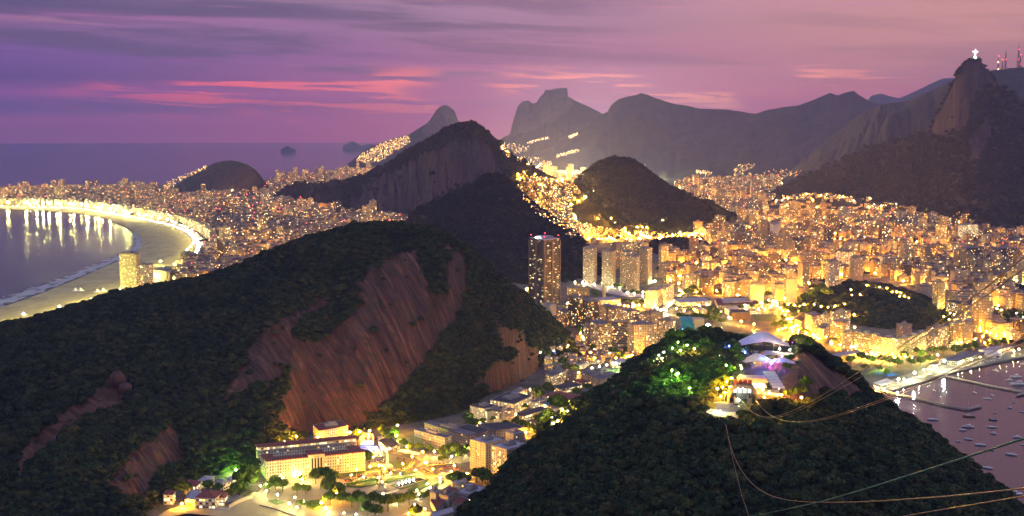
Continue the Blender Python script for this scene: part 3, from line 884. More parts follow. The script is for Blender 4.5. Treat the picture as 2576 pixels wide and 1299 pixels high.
# ---------------------------------------------------------------- forest canopy
def crown_mesh(name, seed, leaves, lobes=6, leaf=0.085, flat=0.62, core=1, material=None):
    """unit-size crown: leaf clumps on overlapping lobes"""
    r = random.Random(seed)
    b = MB()
    L = []
    for i in range(lobes):
        a = r.uniform(0, 6.28)
        q = 0 if i == 0 else r.uniform(0.18, 0.33)
        L.append((q * math.cos(a), q * math.sin(a), r.uniform(0.0, 0.18) + (0.12 if i == 0 else 0), r.uniform(0.2, 0.32)))
    for x, y, z, q in L:
        if core:
            b.ball((x, y, z * 1.0), q * 0.84, sub=1, sz=flat)
    for _ in range(leaves):
        x, y, z, q = r.choice(L)
        a, c = r.uniform(0, 6.28), r.uniform(-0.35, 1)
        s = math.sqrt(1 - c * c)
        nrm = Vector((s * math.cos(a), s * math.sin(a), c * flat))
        p = Vector((x, y, z)) + nrm * q * r.uniform(0.86, 1.12)
        w = Vector((r.gauss(0, 1), r.gauss(0, 1), r.gauss(0, 1)))
        nn = (nrm.normalized() + w * 0.35).normalized()
        t = nn.cross(Vector((r.gauss(0, 1), r.gauss(0, 1), r.gauss(0, 1)))).normalized()
        k = nn.cross(t)
        e = leaf * r.uniform(0.6, 1.35)
        b.quad(p - t * e - k * e * 0.6, p + t * e * 0.8 - k * e, p + t * e + k * e * 0.7, p - t * e * 0.7 + k * e)
    return b.mesh(name, material or M_LEAF)


def proto_collection(name, meshes):
    c = bpy.data.collections.new(name)
    for i, me in enumerate(meshes):
        o = bpy.data.objects.new(me.name, me)
        c.objects.link(o)
    return c


CR_HI = proto_collection('tree_crowns', [crown_mesh('crown', 100 + i, 420, 5 + i % 4, 0.062) for i in range(6)])
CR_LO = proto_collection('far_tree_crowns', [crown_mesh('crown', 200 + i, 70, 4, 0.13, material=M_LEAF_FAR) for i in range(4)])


def gn_scatter(name, pts, rot, scl, pick, col, label):
    me = bpy.data.meshes.new(name)
    me.vertices.add(len(pts))
    me.vertices.foreach_set('co', np.asarray(pts, np.float32).ravel())
    for k, v, ty in (('turn', rot, 'FLOAT'), ('size', scl, 'FLOAT'), ('pick', pick, 'INT')):
        a = me.attributes.new(k, ty, 'POINT')
        a.data.foreach_set('value', np.asarray(v, np.float32 if ty == 'FLOAT' else np.int32))
    o = bpy.data.objects.new(name, me)
    COL.objects.link(o)
    g = bpy.data.node_groups.new(name, 'GeometryNodeTree')
    g.interface.new_socket('Geometry', in_out='INPUT', socket_type='NodeSocketGeometry')
    g.interface.new_socket('Geometry', in_out='OUTPUT', socket_type='NodeSocketGeometry')
    N = lambda t: g.nodes.new(t)
    i, ou = N('NodeGroupInput'), N('NodeGroupOutput')
    ci = N('GeometryNodeCollectionInfo')
    ci.inputs['Collection'].default_value = col
    ci.inputs['Separate Children'].default_value = True
    ci.inputs['Reset Children'].default_value = True
    iop = N('GeometryNodeInstanceOnPoints')
    iop.inputs['Pick Instance'].default_value = True

    def attr(nm, ty):
        a = N('GeometryNodeInputNamedAttribute')
        a.data_type = ty
        a.inputs['Name'].default_value = nm
        return a.outputs['Attribute']
    L = g.links.new
    cx = N('ShaderNodeCombineXYZ')
    L(attr('turn', 'FLOAT'), cx.inputs[2])
    L(i.outputs[0], iop.inputs['Points'])
    L(ci.outputs[0], iop.inputs['Instance'])
    L(attr('pick', 'INT'), iop.inputs['Instance Index'])
    L(cx.outputs[0], iop.inputs['Rotation'])
    L(attr('size', 'FLOAT'), iop.inputs['Scale'])
    L(iop.outputs[0], ou.inputs[0])
    m = o.modifiers.new('scatter', 'NODES')
    m.node_group = g
    return tag(o, label, 'forest', None, 'stuff')


def scatter(h, area, size, col, npick, label, sink=0.0, vmin=-0.12, seed=1, xr=(-80, 2660), ymax=1380, keep_out=()):
    r = np.random.default_rng(seed)
    P, q = h['P'], h['q']
    A, B, C, D = P[q[:, 0]], P[q[:, 1]], P[q[:, 2]], P[q[:, 3]]
    ar = (np.linalg.norm(np.cross(B - A, C - A), axis=1) + np.linalg.norm(np.cross(C - A, D - A), axis=1)) / 2
    px, py = h['px'][q[:, 0]], h['py'][q[:, 0]]
    ok = (px > xr[0]) & (px < xr[1]) & (py < ymax) & (h['V'][q[:, 0]] >= vmin)
    n = r.poisson(np.where(ok, ar / area, 0))
    f = np.repeat(np.arange(len(q)), n)
    u, v = r.random(len(f))[:, None], r.random(len(f))[:, None]
    pt = (A[f] * (1 - u) + D[f] * u) * (1 - v) + (B[f] * (1 - u) + C[f] * u) * v
    rk = h['rock'][q[f, 0]] + fbm(pt[:, 0] / 14, pt[:, 1] / 14 + pt[:, 2] / 14, 3, 4) * 0.45
    qx, qy = PXn(pt)
    kill = rk > 0.45
    sparse = (rk > 0.45) & (rk < 1.1) & (r.random(len(f)) < 0.012)
    kill &= ~sparse
    for poly in keep_out:
        kill |= inpoly(qx, qy, poly)
    pt, qx, qy = pt[~kill], qx[~kill], qy[~kill]
    s = (size[0] * 0.72 + (size[1] * 1.25 - size[0] * 0.72) * r.random(len(pt)) ** 1.5) * (1 + 0.35 * fbm(pt[:, 0] / 60, pt[:, 1] / 60, 8, 3)) * np.where(r.random(len(pt)) < 0.08, 1.35, 1.0)
    pt = pt.copy()
    pt[:, 2] += s * 0.12 + r.uniform(-1, 2.0, len(pt)) * s / 10 - sink
    return gn_scatter('forest_canopy', pt, r.uniform(0, 6.28, len(pt)), s, r.integers(0, npick, len(pt)), col, label)


STATION_CLEAR = [[(1780, 1058), (1772, 1015), (1820, 985), (1830, 945), (1870, 930), (1885, 905), (1875, 880), (1905, 852), (1860, 850), (1860, 815), (1985, 815), (1990, 880), (2000, 915), (1975, 1012), (1900, 1035), (1850, 1062)]]
scatter(NEARL, 18, (6.0, 10.0), CR_HI, 6, 'dense dark jungle covering the long granite hill', seed=21)
scatter(NEARR, 13, (5.0, 9.0), CR_HI, 6, 'dense dark jungle covering the cable car station hill', seed=22, keep_out=STATION_CLEAR)
scatter(CITYH, 40, (9, 13), CR_HI, 6, 'trees over the small round hill inside the town', seed=23)
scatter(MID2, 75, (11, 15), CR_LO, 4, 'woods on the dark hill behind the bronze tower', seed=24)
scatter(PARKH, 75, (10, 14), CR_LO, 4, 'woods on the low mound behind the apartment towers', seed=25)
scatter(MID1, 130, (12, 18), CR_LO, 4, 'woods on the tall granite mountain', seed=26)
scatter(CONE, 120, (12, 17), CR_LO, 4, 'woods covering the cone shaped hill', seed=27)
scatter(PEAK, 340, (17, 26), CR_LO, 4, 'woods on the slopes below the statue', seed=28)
# ---------------------------------------------------------------- the town: blocks of apartment houses along streets
WALLS = [(0.57, 0.45, 0.25), (0.64, 0.52, 0.32), (0.54, 0.39, 0.20), (0.68, 0.59, 0.40), (0.42, 0.29, 0.16), (0.60, 0.41, 0.23), (0.24, 0.17, 0.11), (0.68, 0.56, 0.33), (0.16, 0.11, 0.08), (0.50, 0.45, 0.34)]  # tones biased to orange-tan, standing in for the street lamp glow
ROOFS = [(0.20, 0.17, 0.17), (0.26, 0.23, 0.24), (0.15, 0.12, 0.12), (0.32, 0.29, 0.30), (0.22, 0.12, 0.09)]
m, t = mat('flat_roof')
at = t.n('ShaderNodeAttribute', {'attribute_name': 'wcol'})
tc = t.n('ShaderNodeTexCoord').outputs['Object']
k = t.smooth(t.noise(tc, 0.25, 4, 0.7), 0.3, 0.7, 0.7, 1.25)
bsdf(t, {'Base Color': t.mix(1.0, at.outputs['Color'], t.n('ShaderNodeCombineXYZ', None, {0: k, 1: k, 2: k}).outputs[0], 'MULTIPLY'), 'Roughness': 0.9})
M_ROOFC = m

TOWN = []        # records of generic buildings: dict
GAPS = []
LAMPS = []       # (x, y, z, kind)
rt = random.Random(5)


def world_poly(poly, z=LZ):
    return [tuple(G(x, y, z))[:2] for x, y in poly]


def district(name, poly, rot, pitch, bw, bd, hh, keep=0.93, cross=110.0, street=14.0, lamp='sodium', lamp_every=1, exclude=(), follow=False, hvar=0.35, maxterr=3.0, tall=0.05, lamp_step=60.0, center=None):
    wp = world_poly(poly)
    c, s = math.cos(rot), math.sin(rot)
    cx = sum(p[0] for p in wp) / len(wp)
    cy = sum(p[1] for p in wp) / len(wp)
    loc = [((x - cx) * c + (y - cy) * s, -(x - cx) * s + (y - cy) * c) for x, y in wp]
    x0, x1 = min(p[0] for p in loc), max(p[0] for p in loc)
    y0, y1 = min(p[1] for p in loc), max(p[1] for p in loc)
    tw = lambda u, v: (cx + u * c - v * s, cy + u * s + v * c)
    v = y0
    while v < y1:
        for side in (0, 1):
            u = x0 + rt.uniform(0, 10)
            nextc = u + cross * rt.uniform(0.8, 1.2)
            vv = v + street / 2 + (bd / 2 if side == 0 else pitch - street - bd / 2)
            while u < x1:
                w = bw * rt.uniform(0.65, 1.4)
                if u + w > nextc:
                    u = nextc + street * 0.9
                    nextc = u + cross * rt.uniform(0.8, 1.2)
                    continue
                d = bd * rt.uniform(0.75, 1.05)
                X, Yy = tw(u + w / 2, vv + rt.uniform(-1.5, 1.5))
                u += w + (rt.uniform(0, 0.8) if rt.random() < 0.6 else rt.uniform(3, 12))
                hn = 0.5 + 0.5 * fbm1(X / 260.0, Yy / 260.0, 40) * 1.6
                gap = fbm1(X / 170.0, Yy / 170.0, 77)
                if not follow and name in ('bay quarter', 'beach quarter', 'valley quarter') and gap < (-0.26 if name != 'beach quarter' else -0.42):
                    if rt.random() < 0.9:
                        GAPS.append((X, Yy, name))
                        continue
                if rt.random() > keep:
                    GAPS.append((X, Yy, name))
                    continue
                h = hh * (1 - hvar + 2 * hvar * min(1, max(0, hn * 0.5 + rt.random() * 0.5)))
                if rt.random() < 0.16:
                    h *= rt.uniform(0.25, 0.5)
                if rt.random() < tall:
                    h *= rt.uniform(1.5, 2.2)
                h = round(h / 3.1) * 3.1 + 1.2
                TOWN.append(dict(x=X, y=Yy, r=rot + rt.choice((0, 0, math.pi)), w=w, d=d, h=max(h, 4.3), z=LZ, dist=name, col=rt.choice(WALLS), roof=rt.choice(ROOFS), seed=rt.random() * 100 + rt.randrange(1000), follow=follow, maxterr=maxterr, k=rt.random()))
        v += pitch
    # street lamps on the street lines
    v = y0
    while v < y1 + pitch:
        u = x0
        while u < x1:
            X, Yy = tw(u + rt.uniform(-8, 8), v + rt.uniform(-3, 3))
            if follow or fbm1(X / 300.0, Yy / 300.0, 55) > rt.uniform(-0.35, 0.22):
                LAMPS.append((X, Yy, name, lamp))
            u += lamp_step * rt.uniform(0.8, 1.3)
        v += pitch
    return wp


D_COPA = [(-120, 512), (100, 515), (200, 519), (300, 536), (380, 552), (430, 562), (475, 578), (500, 600), (505, 630), (485, 660), (455, 690), (410, 730), (700, 730), (1060, 640), (1050, 545), (860, 545), (700, 505), (690, 488), (400, 505), (390, 478), (300, 476), (0, 481), (-120, 484)]
D_IPA = [(655, 492), (690, 462), (800, 449), (930, 431), (990, 440), (900, 460), (760, 480)]
D_BOTA = [(1450, 650), (1470, 606), (1560, 604), (1700, 606), (1800, 575), (1860, 545), (2000, 540), (2300, 550), (2450, 580), (2620, 612), (2620, 880), (2440, 840), (2400, 780), (2330, 735), (2200, 700), (2090, 712), (2020, 745), (2000, 790), (1930, 770), (1800, 745), (1700, 735), (1640, 720), (1610, 690), (1560, 650)]
D_HUMA = [(1695, 470), (1760, 456), (1900, 452), (2010, 462), (1960, 495), (1910, 535), (1880, 545), (1840, 540), (1780, 508)]
D_LAGO = [(1290, 405), (1400, 395), (1660, 398), (1660, 450), (1560, 452), (1500, 452), (1440, 460), (1390, 455), (1330, 430)]
D_FAV = [(1300, 440), (1350, 445), (1400, 455), (1440, 460), (1455, 485), (1430, 520), (1450, 560), (1500, 590), (1540, 600), (1470, 610), (1380, 560), (1330, 520), (1300, 490)]
D_FAV2 = [(1440, 560), (1520, 575), (1620, 585), (1700, 592), (1760, 590), (1790, 598), (1700, 606), (1560, 610), (1480, 612)]
D_HILLR = [(1900, 520), (1990, 492), (2050, 490), (2150, 500), (2250, 515), (2330, 535), (2450, 548), (2450, 575), (2300, 552), (2100, 545), (1920, 545)]
PATHS_EXCL = []


def ring(poly, pts):
    """points of a pixel polygon test, done on world ground coordinates"""
    wp = world_poly(poly)
    return inpoly([p[0] for p in pts], [p[1] for p in pts], wp)


district('beach quarter', D_COPA, math.radians(33), 74, 25, 26, 36, 0.95, lamp='amber', tall=0.03, lamp_step=75)
district('far beach quarter', D_IPA, math.radians(20), 85, 26, 26, 50, 0.9, lamp='amber', lamp_step=110)
district('bay quarter', D_BOTA, math.radians(14), 74, 25, 24, 32, 0.78, lamp='sodium', tall=0.10, lamp_step=48)
district('valley quarter', D_HUMA, math.radians(5), 75, 24, 24, 36, 0.8, lamp='amber', lamp_step=75)
district('lagoon quarter', D_LAGO, math.radians(15), 150, 42, 36, 55, 0.8, lamp='floodish', lamp_step=170, tall=0.1)
district('hill houses', D_FAV, math.radians(20), 19, 8.5, 7.5, 7.5, 0.82, cross=60, street=3.0, lamp='mixed', lamp_step=42, follow=True, tall=0.0)
district('hill foot houses', D_FAV2, math.radians(8), 24, 12, 10, 9, 0.8, cross=60, street=4.0, lamp='sodium', lamp_step=45, follow=True, tall=0.02)
district('slope houses', D_HILLR, math.radians(-5), 60, 16, 12, 10, 0.25, cross=80, street=10, lamp='sodium', lamp_step=150, follow=True, tall=0.1)

# the first row along the beach avenue follows the curve
PW = [G(x, y, LZ) for x, y in PROM[:12]]
PC = []
for i in range(len(PW) - 1):
    n = max(1, int((PW[i + 1] - PW[i]).length / 25))
    for k in range(n):
        PC.append(PW[i].lerp(PW[i + 1], k / n))
PC.append(PW[-1])
PCa = np.array([(p.x, p.y) for p in PC])
PN = []
for i in range(len(PC)):
    t_ = (PC[min(i + 2, len(PC) - 1)] - PC[max(i - 2, 0)]).normalized()
    PN.append((Vector((-t_.y, t_.x, 0)), t_))
FRONT = []
for i in range(0, len(PC)):
    nv, t_ = PN[i]
    p = PC[i] + nv * 66
    FRONT.append(dict(x=p.x, y=p.y, r=math.atan2(t_.y, t_.x), w=24.5 * rt.uniform(0.8, 1.0), d=20, h=round(rt.choice((34, 37, 37, 40, 28)) / 3.1) * 3.1, z=LZ, dist='beach quarter', col=rt.choice(WALLS[:4] + [(0.62, 0.58, 0.5)] * 0), roof=rt.choice(ROOFS), seed=rt.random() * 100, follow=False, maxterr=3, k=rt.random(), front=True))

# keep what stands inside its district, off the hills and off the places that are built one by one
DIST_POLY = {'beach quarter': D_COPA, 'far beach quarter': D_IPA, 'bay quarter': D_BOTA, 'valley quarter': D_HUMA, 'lagoon quarter': D_LAGO,
             'hill houses': D_FAV, 'hill foot houses': D_FAV2, 'slope houses': D_HILLR}
CLEAR = [[(290, 700), (400, 690), (410, 745), (290, 760)],
         [(1440, 690), (1560, 690), (1650, 700), (1700, 745), (1640, 770), (1440, 745)],
         [(1420, 600), (1640, 600), (1660, 640), (1660, 745), (1420, 745)],
         [(1640, 606), (1700, 596), (1790, 612), (1795, 640), (1700, 655), (1630, 640)],
         [(1740, 590), (1765, 596), (1792, 628), (1785, 632), (1755, 610)],
         [(1650, 730), (1730, 700), (1740, 712), (1680, 760)],
         [(1800, 745), (2010, 745), (2010, 800), (1700, 790), (1640, 760)],
         [(2000, 770), (2010, 740), (2090, 705), (2170, 695), (2230, 697), (2330, 730), (2380, 765), (2400, 800), (2350, 850), (2150, 850)]]
HIP = [('far', CLEAR)]


def in_place(x, y, poly):
    return bool(inpoly([x], [y], poly)[0])


WP = {k: world_poly(v) for k, v in DIST_POLY.items()}
WC = [world_poly(c) for c in CLEAR]
keep = []
X_ = np.array([b['x'] for b in TOWN])
Y_ = np.array([b['y'] for b in TOWN])
ok = np.zeros(len(TOWN), bool)
nm = np.array([b['dist'] for b in TOWN])
for k, wp in WP.items():
    s = nm == k
    if DIST_POLY[k] in (D_FAV, D_FAV2, D_HILLR):
        continue
    ok[s] = inpoly(X_[s], Y_[s], wp)
for wc in WC:
    ok &= ~inpoly(X_, Y_, wc)
for i, b in enumerate(TOWN):
    if b['dist'] in ('hill houses', 'hill foot houses', 'slope houses'):
        b['z'] = drop(b['x'], b['y'])
        ux, uy = PX((b['x'], b['y'], b['z']))
        ok[i] = in_place(ux, uy, DIST_POLY[b['dist']])
        b['z'] -= 2.0
        b['h'] += 2.0
    elif ok[i]:
        zt = drop(b['x'], b['y'])
        if zt > LZ + b['maxterr']:
            ok[i] = False
d_ = np.array([np.min(np.hypot(PCa[:, 0] - b['x'], PCa[:, 1] - b['y'])) for b in TOWN])
ok &= ~((nm == 'beach quarter') & (d_ < 92))
TOWN = [b for b, k in zip(TOWN, ok) if k] + FRONT
LP = []
for X, Yy, name, kind in LAMPS:
    poly = DIST_POLY[name]
    if poly in (D_FAV, D_FAV2, D_HILLR):
        z = drop(X, Yy)
        ux, uy = PX((X, Yy, z))
        if not in_place(ux, uy, poly):
            continue
    else:
        if not in_place(X, Yy, WP[name]):
            continue
        if any(in_place(X, Yy, wc) for wc in WC[:3] + WC[3:4]) or np.min(np.hypot(PCa[:, 0] - X, PCa[:, 1] - Yy)) < 92:
            continue
        z = drop(X, Yy)
        if z > LZ + 30:
            continue
    ux, uy = PX((X, Yy, z))
    if -60 < ux < 2640:
        LP.append((X, Yy, z, kind, name))

# which buildings does the camera see, and how large
V_, F_, own = [], [], []
for i, b in enumerate(TOWN):
    c, s = math.cos(b['r']), math.sin(b['r'])
    n = len(V_)
    for zz in (b['z'], b['z'] + b['h']):
        for x, y in ((-1, -1), (1, -1), (1, 1), (-1, 1)):
            x, y = x * b['w'] / 2, y * b['d'] / 2
            V_.append((b['x'] + x * c - y * s, b['y'] + x * s + y * c, zz))
    for f in ((0, 1, 5, 4), (1, 2, 6, 5), (2, 3, 7, 6), (3, 0, 4, 7), (4, 5, 6, 7)):
        F_.append(tuple(n + k for k in f))
        own.append(i)
bv = BVHTree.FromPolygons(V_, F_)
seen = np.zeros(len(TOWN), int)
o0 = Vector((0, 0, H))
for py in np.arange(400, 880, 2.5):
    for px in np.arange(2, 2576, 3.0):
        r0 = ray(px, py).normalized()
        r = bv.ray_cast(o0, r0)
        if r[0] is None:
            continue
        i = own[r[2]]
        TOWN[i].setdefault('hits', []).append((px, py, r[3]))
for i, b in enumerate(TOWN):
    hs = b.pop('hits', None)
    b['seen'] = 0
    if hs:
        for px, py, d in hs[::max(1, len(hs) // 12)]:
            r0 = ray(px, py).normalized()
            blocked = False
            for o, hb in HILLS:
                q = hb.ray_cast(o0, r0, d - 6)
                if q[0] is not None:
                    blocked = True
                    break
            if not blocked:
                b['seen'] += 1
        b['seen'] = b['seen'] / len(hs[::max(1, len(hs) // 12)]) * len(hs)
        if b['seen']:
            b['px'] = (sum(h[0] for h in hs) / len(hs), sum(h[1] for h in hs) / len(hs))
print('town', len(TOWN), 'seen', sum(1 for b in TOWN if b['seen'] > 0), 'lamps', len(LP))

# trees in the gardens and squares between the blocks
tp = []
for X, Yy, name in GAPS:
    if not -0.47 < X / max(1.0, Yy) < 0.47 or name not in WP or not in_place(X, Yy, WP[name]) or any(in_place(X, Yy, wc) for wc in WC) or drop(X, Yy) > LZ + 30:
        continue
    for _ in range(5):
        tp.append((X + rt.gauss(0, 11), Yy + rt.gauss(0, 11), LZ + rt.uniform(3.5, 6)))
tp = np.array(tp)
gn_scatter('town_tree_canopy', tp, rng.uniform(0, 6.28, len(tp)), rng.uniform(9, 15, len(tp)), rng.integers(0, 4, len(tp)), CR_LO, 'dark garden trees filling gaps between the town blocks')
print('town trees', len(tp))
# ---------------------------------------------------------------- build the town
def block_parts(mb_w, mb_r, b, ox=0.0, oy=0.0, oz=0.0, rot=None):
    """walls, roof slab, parapet and roof-top room of one building"""
    r = b['r'] if rot is None else rot
    x, y, z = b['x'] - ox, b['y'] - oy, b['z'] - oz
    mb_w.box(x, y, z, b['w'], b['d'], b['h'], r, col=b['col'], seed=b['seed'], mi=0, top=1)


vis = [b for b in TOWN if b['seen'] > 0]
vis.sort(key=lambda b: -b['seen'])
BIG = [b for b in vis if b['dist'] not in ('hill houses', 'hill foot houses', 'slope houses')][:230]
SMALL = [b for b in vis if b['dist'] in ('hill houses', 'hill foot houses', 'slope houses')][:230]
ids = set(id(b) for b in BIG + SMALL)
REST = [b for b in vis if id(b) not in ids and b['dist'] not in ('hill houses', 'hill foot houses', 'slope houses')]
RESTH = [b for b in vis if id(b) not in ids and b['dist'] in ('hill houses', 'hill foot houses', 'slope houses')]


def extras(mb, b, mi_wall=0, mi_roof=1, ox=0, oy=0, oz=0):
    c, s = math.cos(b['r']), math.sin(b['r'])
    q = random.Random(int(b['seed'] * 1000))
    for k in range(1 if b['w'] < 18 else 2):
        lx, ly = q.uniform(-0.25, 0.25) * b['w'], q.uniform(-0.2, 0.2) * b['d']
        mb.box(b['x'] + lx * c - ly * s - ox, b['y'] + lx * s + ly * c - oy, b['z'] + b['h'] - oz, b['w'] * q.uniform(0.15, 0.4), b['d'] * q.uniform(0.2, 0.45), q.uniform(2.4, 5.5), b['r'], col=b['roof'] if k else tuple(v * 0.85 for v in b['col']), mi=mi_roof, top=mi_roof)


for nm_, lst, lab in (('distant_apartment_blocks', REST, 'mass of smaller apartment blocks filling the lit town'), ('distant_hill_houses', RESTH, 'mass of small lit houses crowding the saddle between hills')):
    mb = MB()
    for b in lst:
        far = math.hypot(b['x'], b['y']) > 4200
        if b['h'] > 8:
            mb.box(b['x'], b['y'], b['z'], b['w'], b['d'], b['h'], b['r'], col=b['col'], seed=b['seed'], mi=2 if far else 0, top=1, blank=b['k'] < 0.6)
            extras(mb, b)
        else:
            mb.box(b['x'], b['y'], b['z'], b['w'], b['d'], b['h'], b['r'], col=b['col'], seed=b['seed'], mi=3 if b['h'] < 12 else 0, top=1)
    if lst:
        # roofs take their own colour
        o = mb.build(nm_, [M_FAC, M_ROOFC, M_FACF, M_HOUSE])
        tag(o, lab, 'houses', None, 'stuff')
        me = o.data
        n = len(me.polygons)
        mi = np.zeros(n, np.int32)
        me.polygons.foreach_get('material_index', mi)
        cc = np.zeros(n * 4, np.float32)
        me.attributes['wcol'].data.foreach_get('color', cc)
        cc = cc.reshape(n, 4)
        sd = np.zeros(n, np.float32)
        me.attributes['seed'].data.foreach_get('value', sd)
        R = np.array(ROOFS)
        k = (np.floor(sd * 7.3) % len(ROOFS)).astype(int)
        top = mi == 1
        cc[top, :3] = R[k[top]]
        me.attributes['wcol'].data.foreach_set('color', cc.ravel())

COLN = {0: 'tan', 1: 'beige', 2: 'ochre', 3: 'off-white', 4: 'brown', 5: 'peach', 6: 'umber', 7: 'cream', 8: 'chestnut', 9: 'grey'}
PLACES = [('the dark bronze office tower', 1370, 680), ('the row of slim striped towers', 1550, 660), ('the wooded town hill', 2200, 760), ('the brightly lit white tower', 1950, 590), ('the curved seafront block', 2260, 860),
          ('the low wooded mound', 1710, 620), ('the foot of the statue mountain', 2300, 540), ('the cone shaped hill', 1600, 560), ('the saddle floodlight', 1403, 452), ('the curve of the beach avenue', 490, 610), ('the twin beach hotels', 340, 670),
          ('the small rock hill', 560, 470), ('the granite mountain', 850, 520), ('the wooded ridge', 900, 580), ('the sea horizon', 300, 470), ('the far beach strip', 780, 445), ('the valley lights', 1850, 470), ('the shopping blocks by the bay', 2480, 790),
          ('the floodlit campus roofs', 1880, 780), ('the frame edge above the marina', 2540, 680), ('the bright crossroads', 1680, 760), ('the orange-lit avenue', 1765, 610), ('the beach lamps', 250, 525), ('the orange street canyon', 770, 590)]
ORD = ['nearest', 'second', 'third', 'fourth', 'fifth', 'sixth', 'seventh', 'eighth', 'ninth', 'tenth', 'eleventh', 'twelfth', 'thirteenth', 'fourteenth', 'fifteenth', 'sixteenth', 'seventeenth', 'eighteenth', 'nineteenth', 'twentieth',
       'twenty-first', 'twenty-second', 'twenty-third', 'twenty-fourth', 'twenty-fifth', 'twenty-sixth', 'twenty-seventh', 'twenty-eighth', 'twenty-ninth', 'thirtieth', 'thirty-first', 'thirty-second', 'thirty-third']


def label_by_place(lst, noun):
    """each label: look, then the landmark it stands by and its order from it"""
    by = {}
    for b in lst:
        px, py = b['px']
        j = min(range(len(PLACES)), key=lambda i: (px - PLACES[i][1]) ** 2 + ((py - PLACES[i][2]) * 1.8) ** 2)
        p = PLACES[j]
        dx, dy = px - p[1], (py - p[2]) * 1.8
        side = ('beyond' if dy < 0 else 'before') if abs(dy) > abs(dx) else ('east of' if False else ('to the one side of', 'to the other side of')[dx > 0])
        side = {'to the one side of': 'seaward of', 'to the other side of': 'inland of'}.get(side, side) if p[1] < 1300 else {'to the one side of': 'towerward of', 'to the other side of': 'baywards of'}.get(side, side)
        hgt = 'tall' if b['h'] > 42 else ('low' if b['h'] < 18 else 'mid-height')
        wd = 'broad' if b['w'] > 24 else ('slender' if b['w'] < 17 else 'plain')
        key = (COLN[WALLS.index(b['col'])], hgt, wd, side, p[0])
        by.setdefault(key, []).append((dx * dx + dy * dy, b))
    for key, v in by.items():
        v.sort(key=lambda t_: t_[0])
        for n, (_, b) in enumerate(v):
            b['label'] = '%s %s %s %s, %s%s %s' % (key[1], key[2], key[0], noun, '' if len(v) == 1 else (ORD[min(n, 32)] + ' such '), key[3], key[4])


label_by_place(BIG, 'block')
label_by_place(SMALL, 'house')
M_TANK = plain('roof_tank', (0.30, 0.27, 0.26), 0.8, 0.2, 0.4)
for b in BIG:
    root = empty('apartment_block', (b['x'], b['y'], b['z']), b['r'], b['label'], 'building', 'apartment blocks of the lit town')
    lc = dict(b, x=0.0, y=0.0, z=0.0, r=0.0)
    near = math.hypot(b['x'], b['y']) < 4000
    mb = MB()
    mb.box(0, 0, 0, b['w'], b['d'], b['h'], 0, col=b['col'], seed=b['seed'], mi=0, top=0, blank=b['k'] < 0.6)
    mb.build('wall', [M_FAC if near or b['seed'] % 1 > 0.5 else M_FACF], root)
    mb = MB()
    mb.box(0, 0, b['h'] + 0.003, b['w'] + 0.7, b['d'] + 0.7, 0.9, 0, col=b['roof'], mi=0, top=0, bottom=True)
    rf = mb.build('roof', [M_ROOFC], root)
    q = random.Random(int(b['seed'] * 999))
    mb = MB()
    w2, d2 = b['w'] * q.uniform(0.3, 0.6), b['d'] * q.uniform(0.3, 0.55)
    lx, ly = q.uniform(-0.15, 0.15) * b['w'], q.uniform(-0.15, 0.15) * b['d']
    mb.box(lx, ly, b['h'] + 0.9, w2, d2, 3.2, 0, col=tuple(v * 0.9 for v in b['col']), mi=0, top=0)
    mb.build('stair_house', [M_ROOFC], rf)
    mb = MB()
    mb.box(lx + w2 * 0.1, ly, b['h'] + 4.1, w2 * 0.5, d2 * 0.6, 2.2, 0, col=b['roof'], mi=0, top=0)
    mb.build('water_tank', [M_TANK], rf)
    if near:
        # rows of balconies on the street front
        mb = MB()
        nf = int(b['h'] / 3.1)
        for fl in range(1, nf):
            mb.box(0, -b['d'] / 2 - 0.55, fl * 3.1 - 0.15, b['w'] * 0.9, 1.1, 0.9, 0, col=tuple(min(1, v * 1.15) for v in b['col']), mi=0, top=0)
        mb.build('balcony_slab', [M_ROOFC], root)
for b in SMALL:
    root = empty('hill_house', (b['x'], b['y'], b['z']), b['r'], b['label'], 'house', 'small houses on the slopes')
    mb = MB()
    mb.box(0, 0, 0, b['w'], b['d'], b['h'], 0, col=b['col'], seed=b['seed'], mi=0, top=0)
    mb.build('wall', [M_HOUSE], root)
    mb = MB()
    mb.box(0, 0, b['h'] + 0.003, b['w'] + 0.6, b['d'] + 0.6, 0.4, 0, col=b['roof'], mi=0, top=0, bottom=True)
    mb.build('roof', [M_ROOFC], root)

# ---- street lamps: one mass for the far streets
def lamp_mass(name, lst, material, rad, hz, label):
    if not lst:
        return
    mb = MB()
    for X, Yy, z in lst:
        n = len(mb.v)
        hh = hz * rt.uniform(0.85, 1.2)
        mb.v += [(X + rad, Yy, z + hh), (X, Yy + rad, z + hh), (X - rad, Yy, z + hh), (X, Yy - rad, z + hh), (X, Yy, z + hh + rad), (X, Yy, z + hh - rad)]
        for f in ((0, 1, 4), (1, 2, 4), (2, 3, 4), (3, 0, 4), (1, 0, 5), (2, 1, 5), (3, 2, 5), (0, 3, 5)):
            mb.face(tuple(n + k for k in f))
    tag(mb.build(name, material), label, 'street lamps', None, 'stuff')


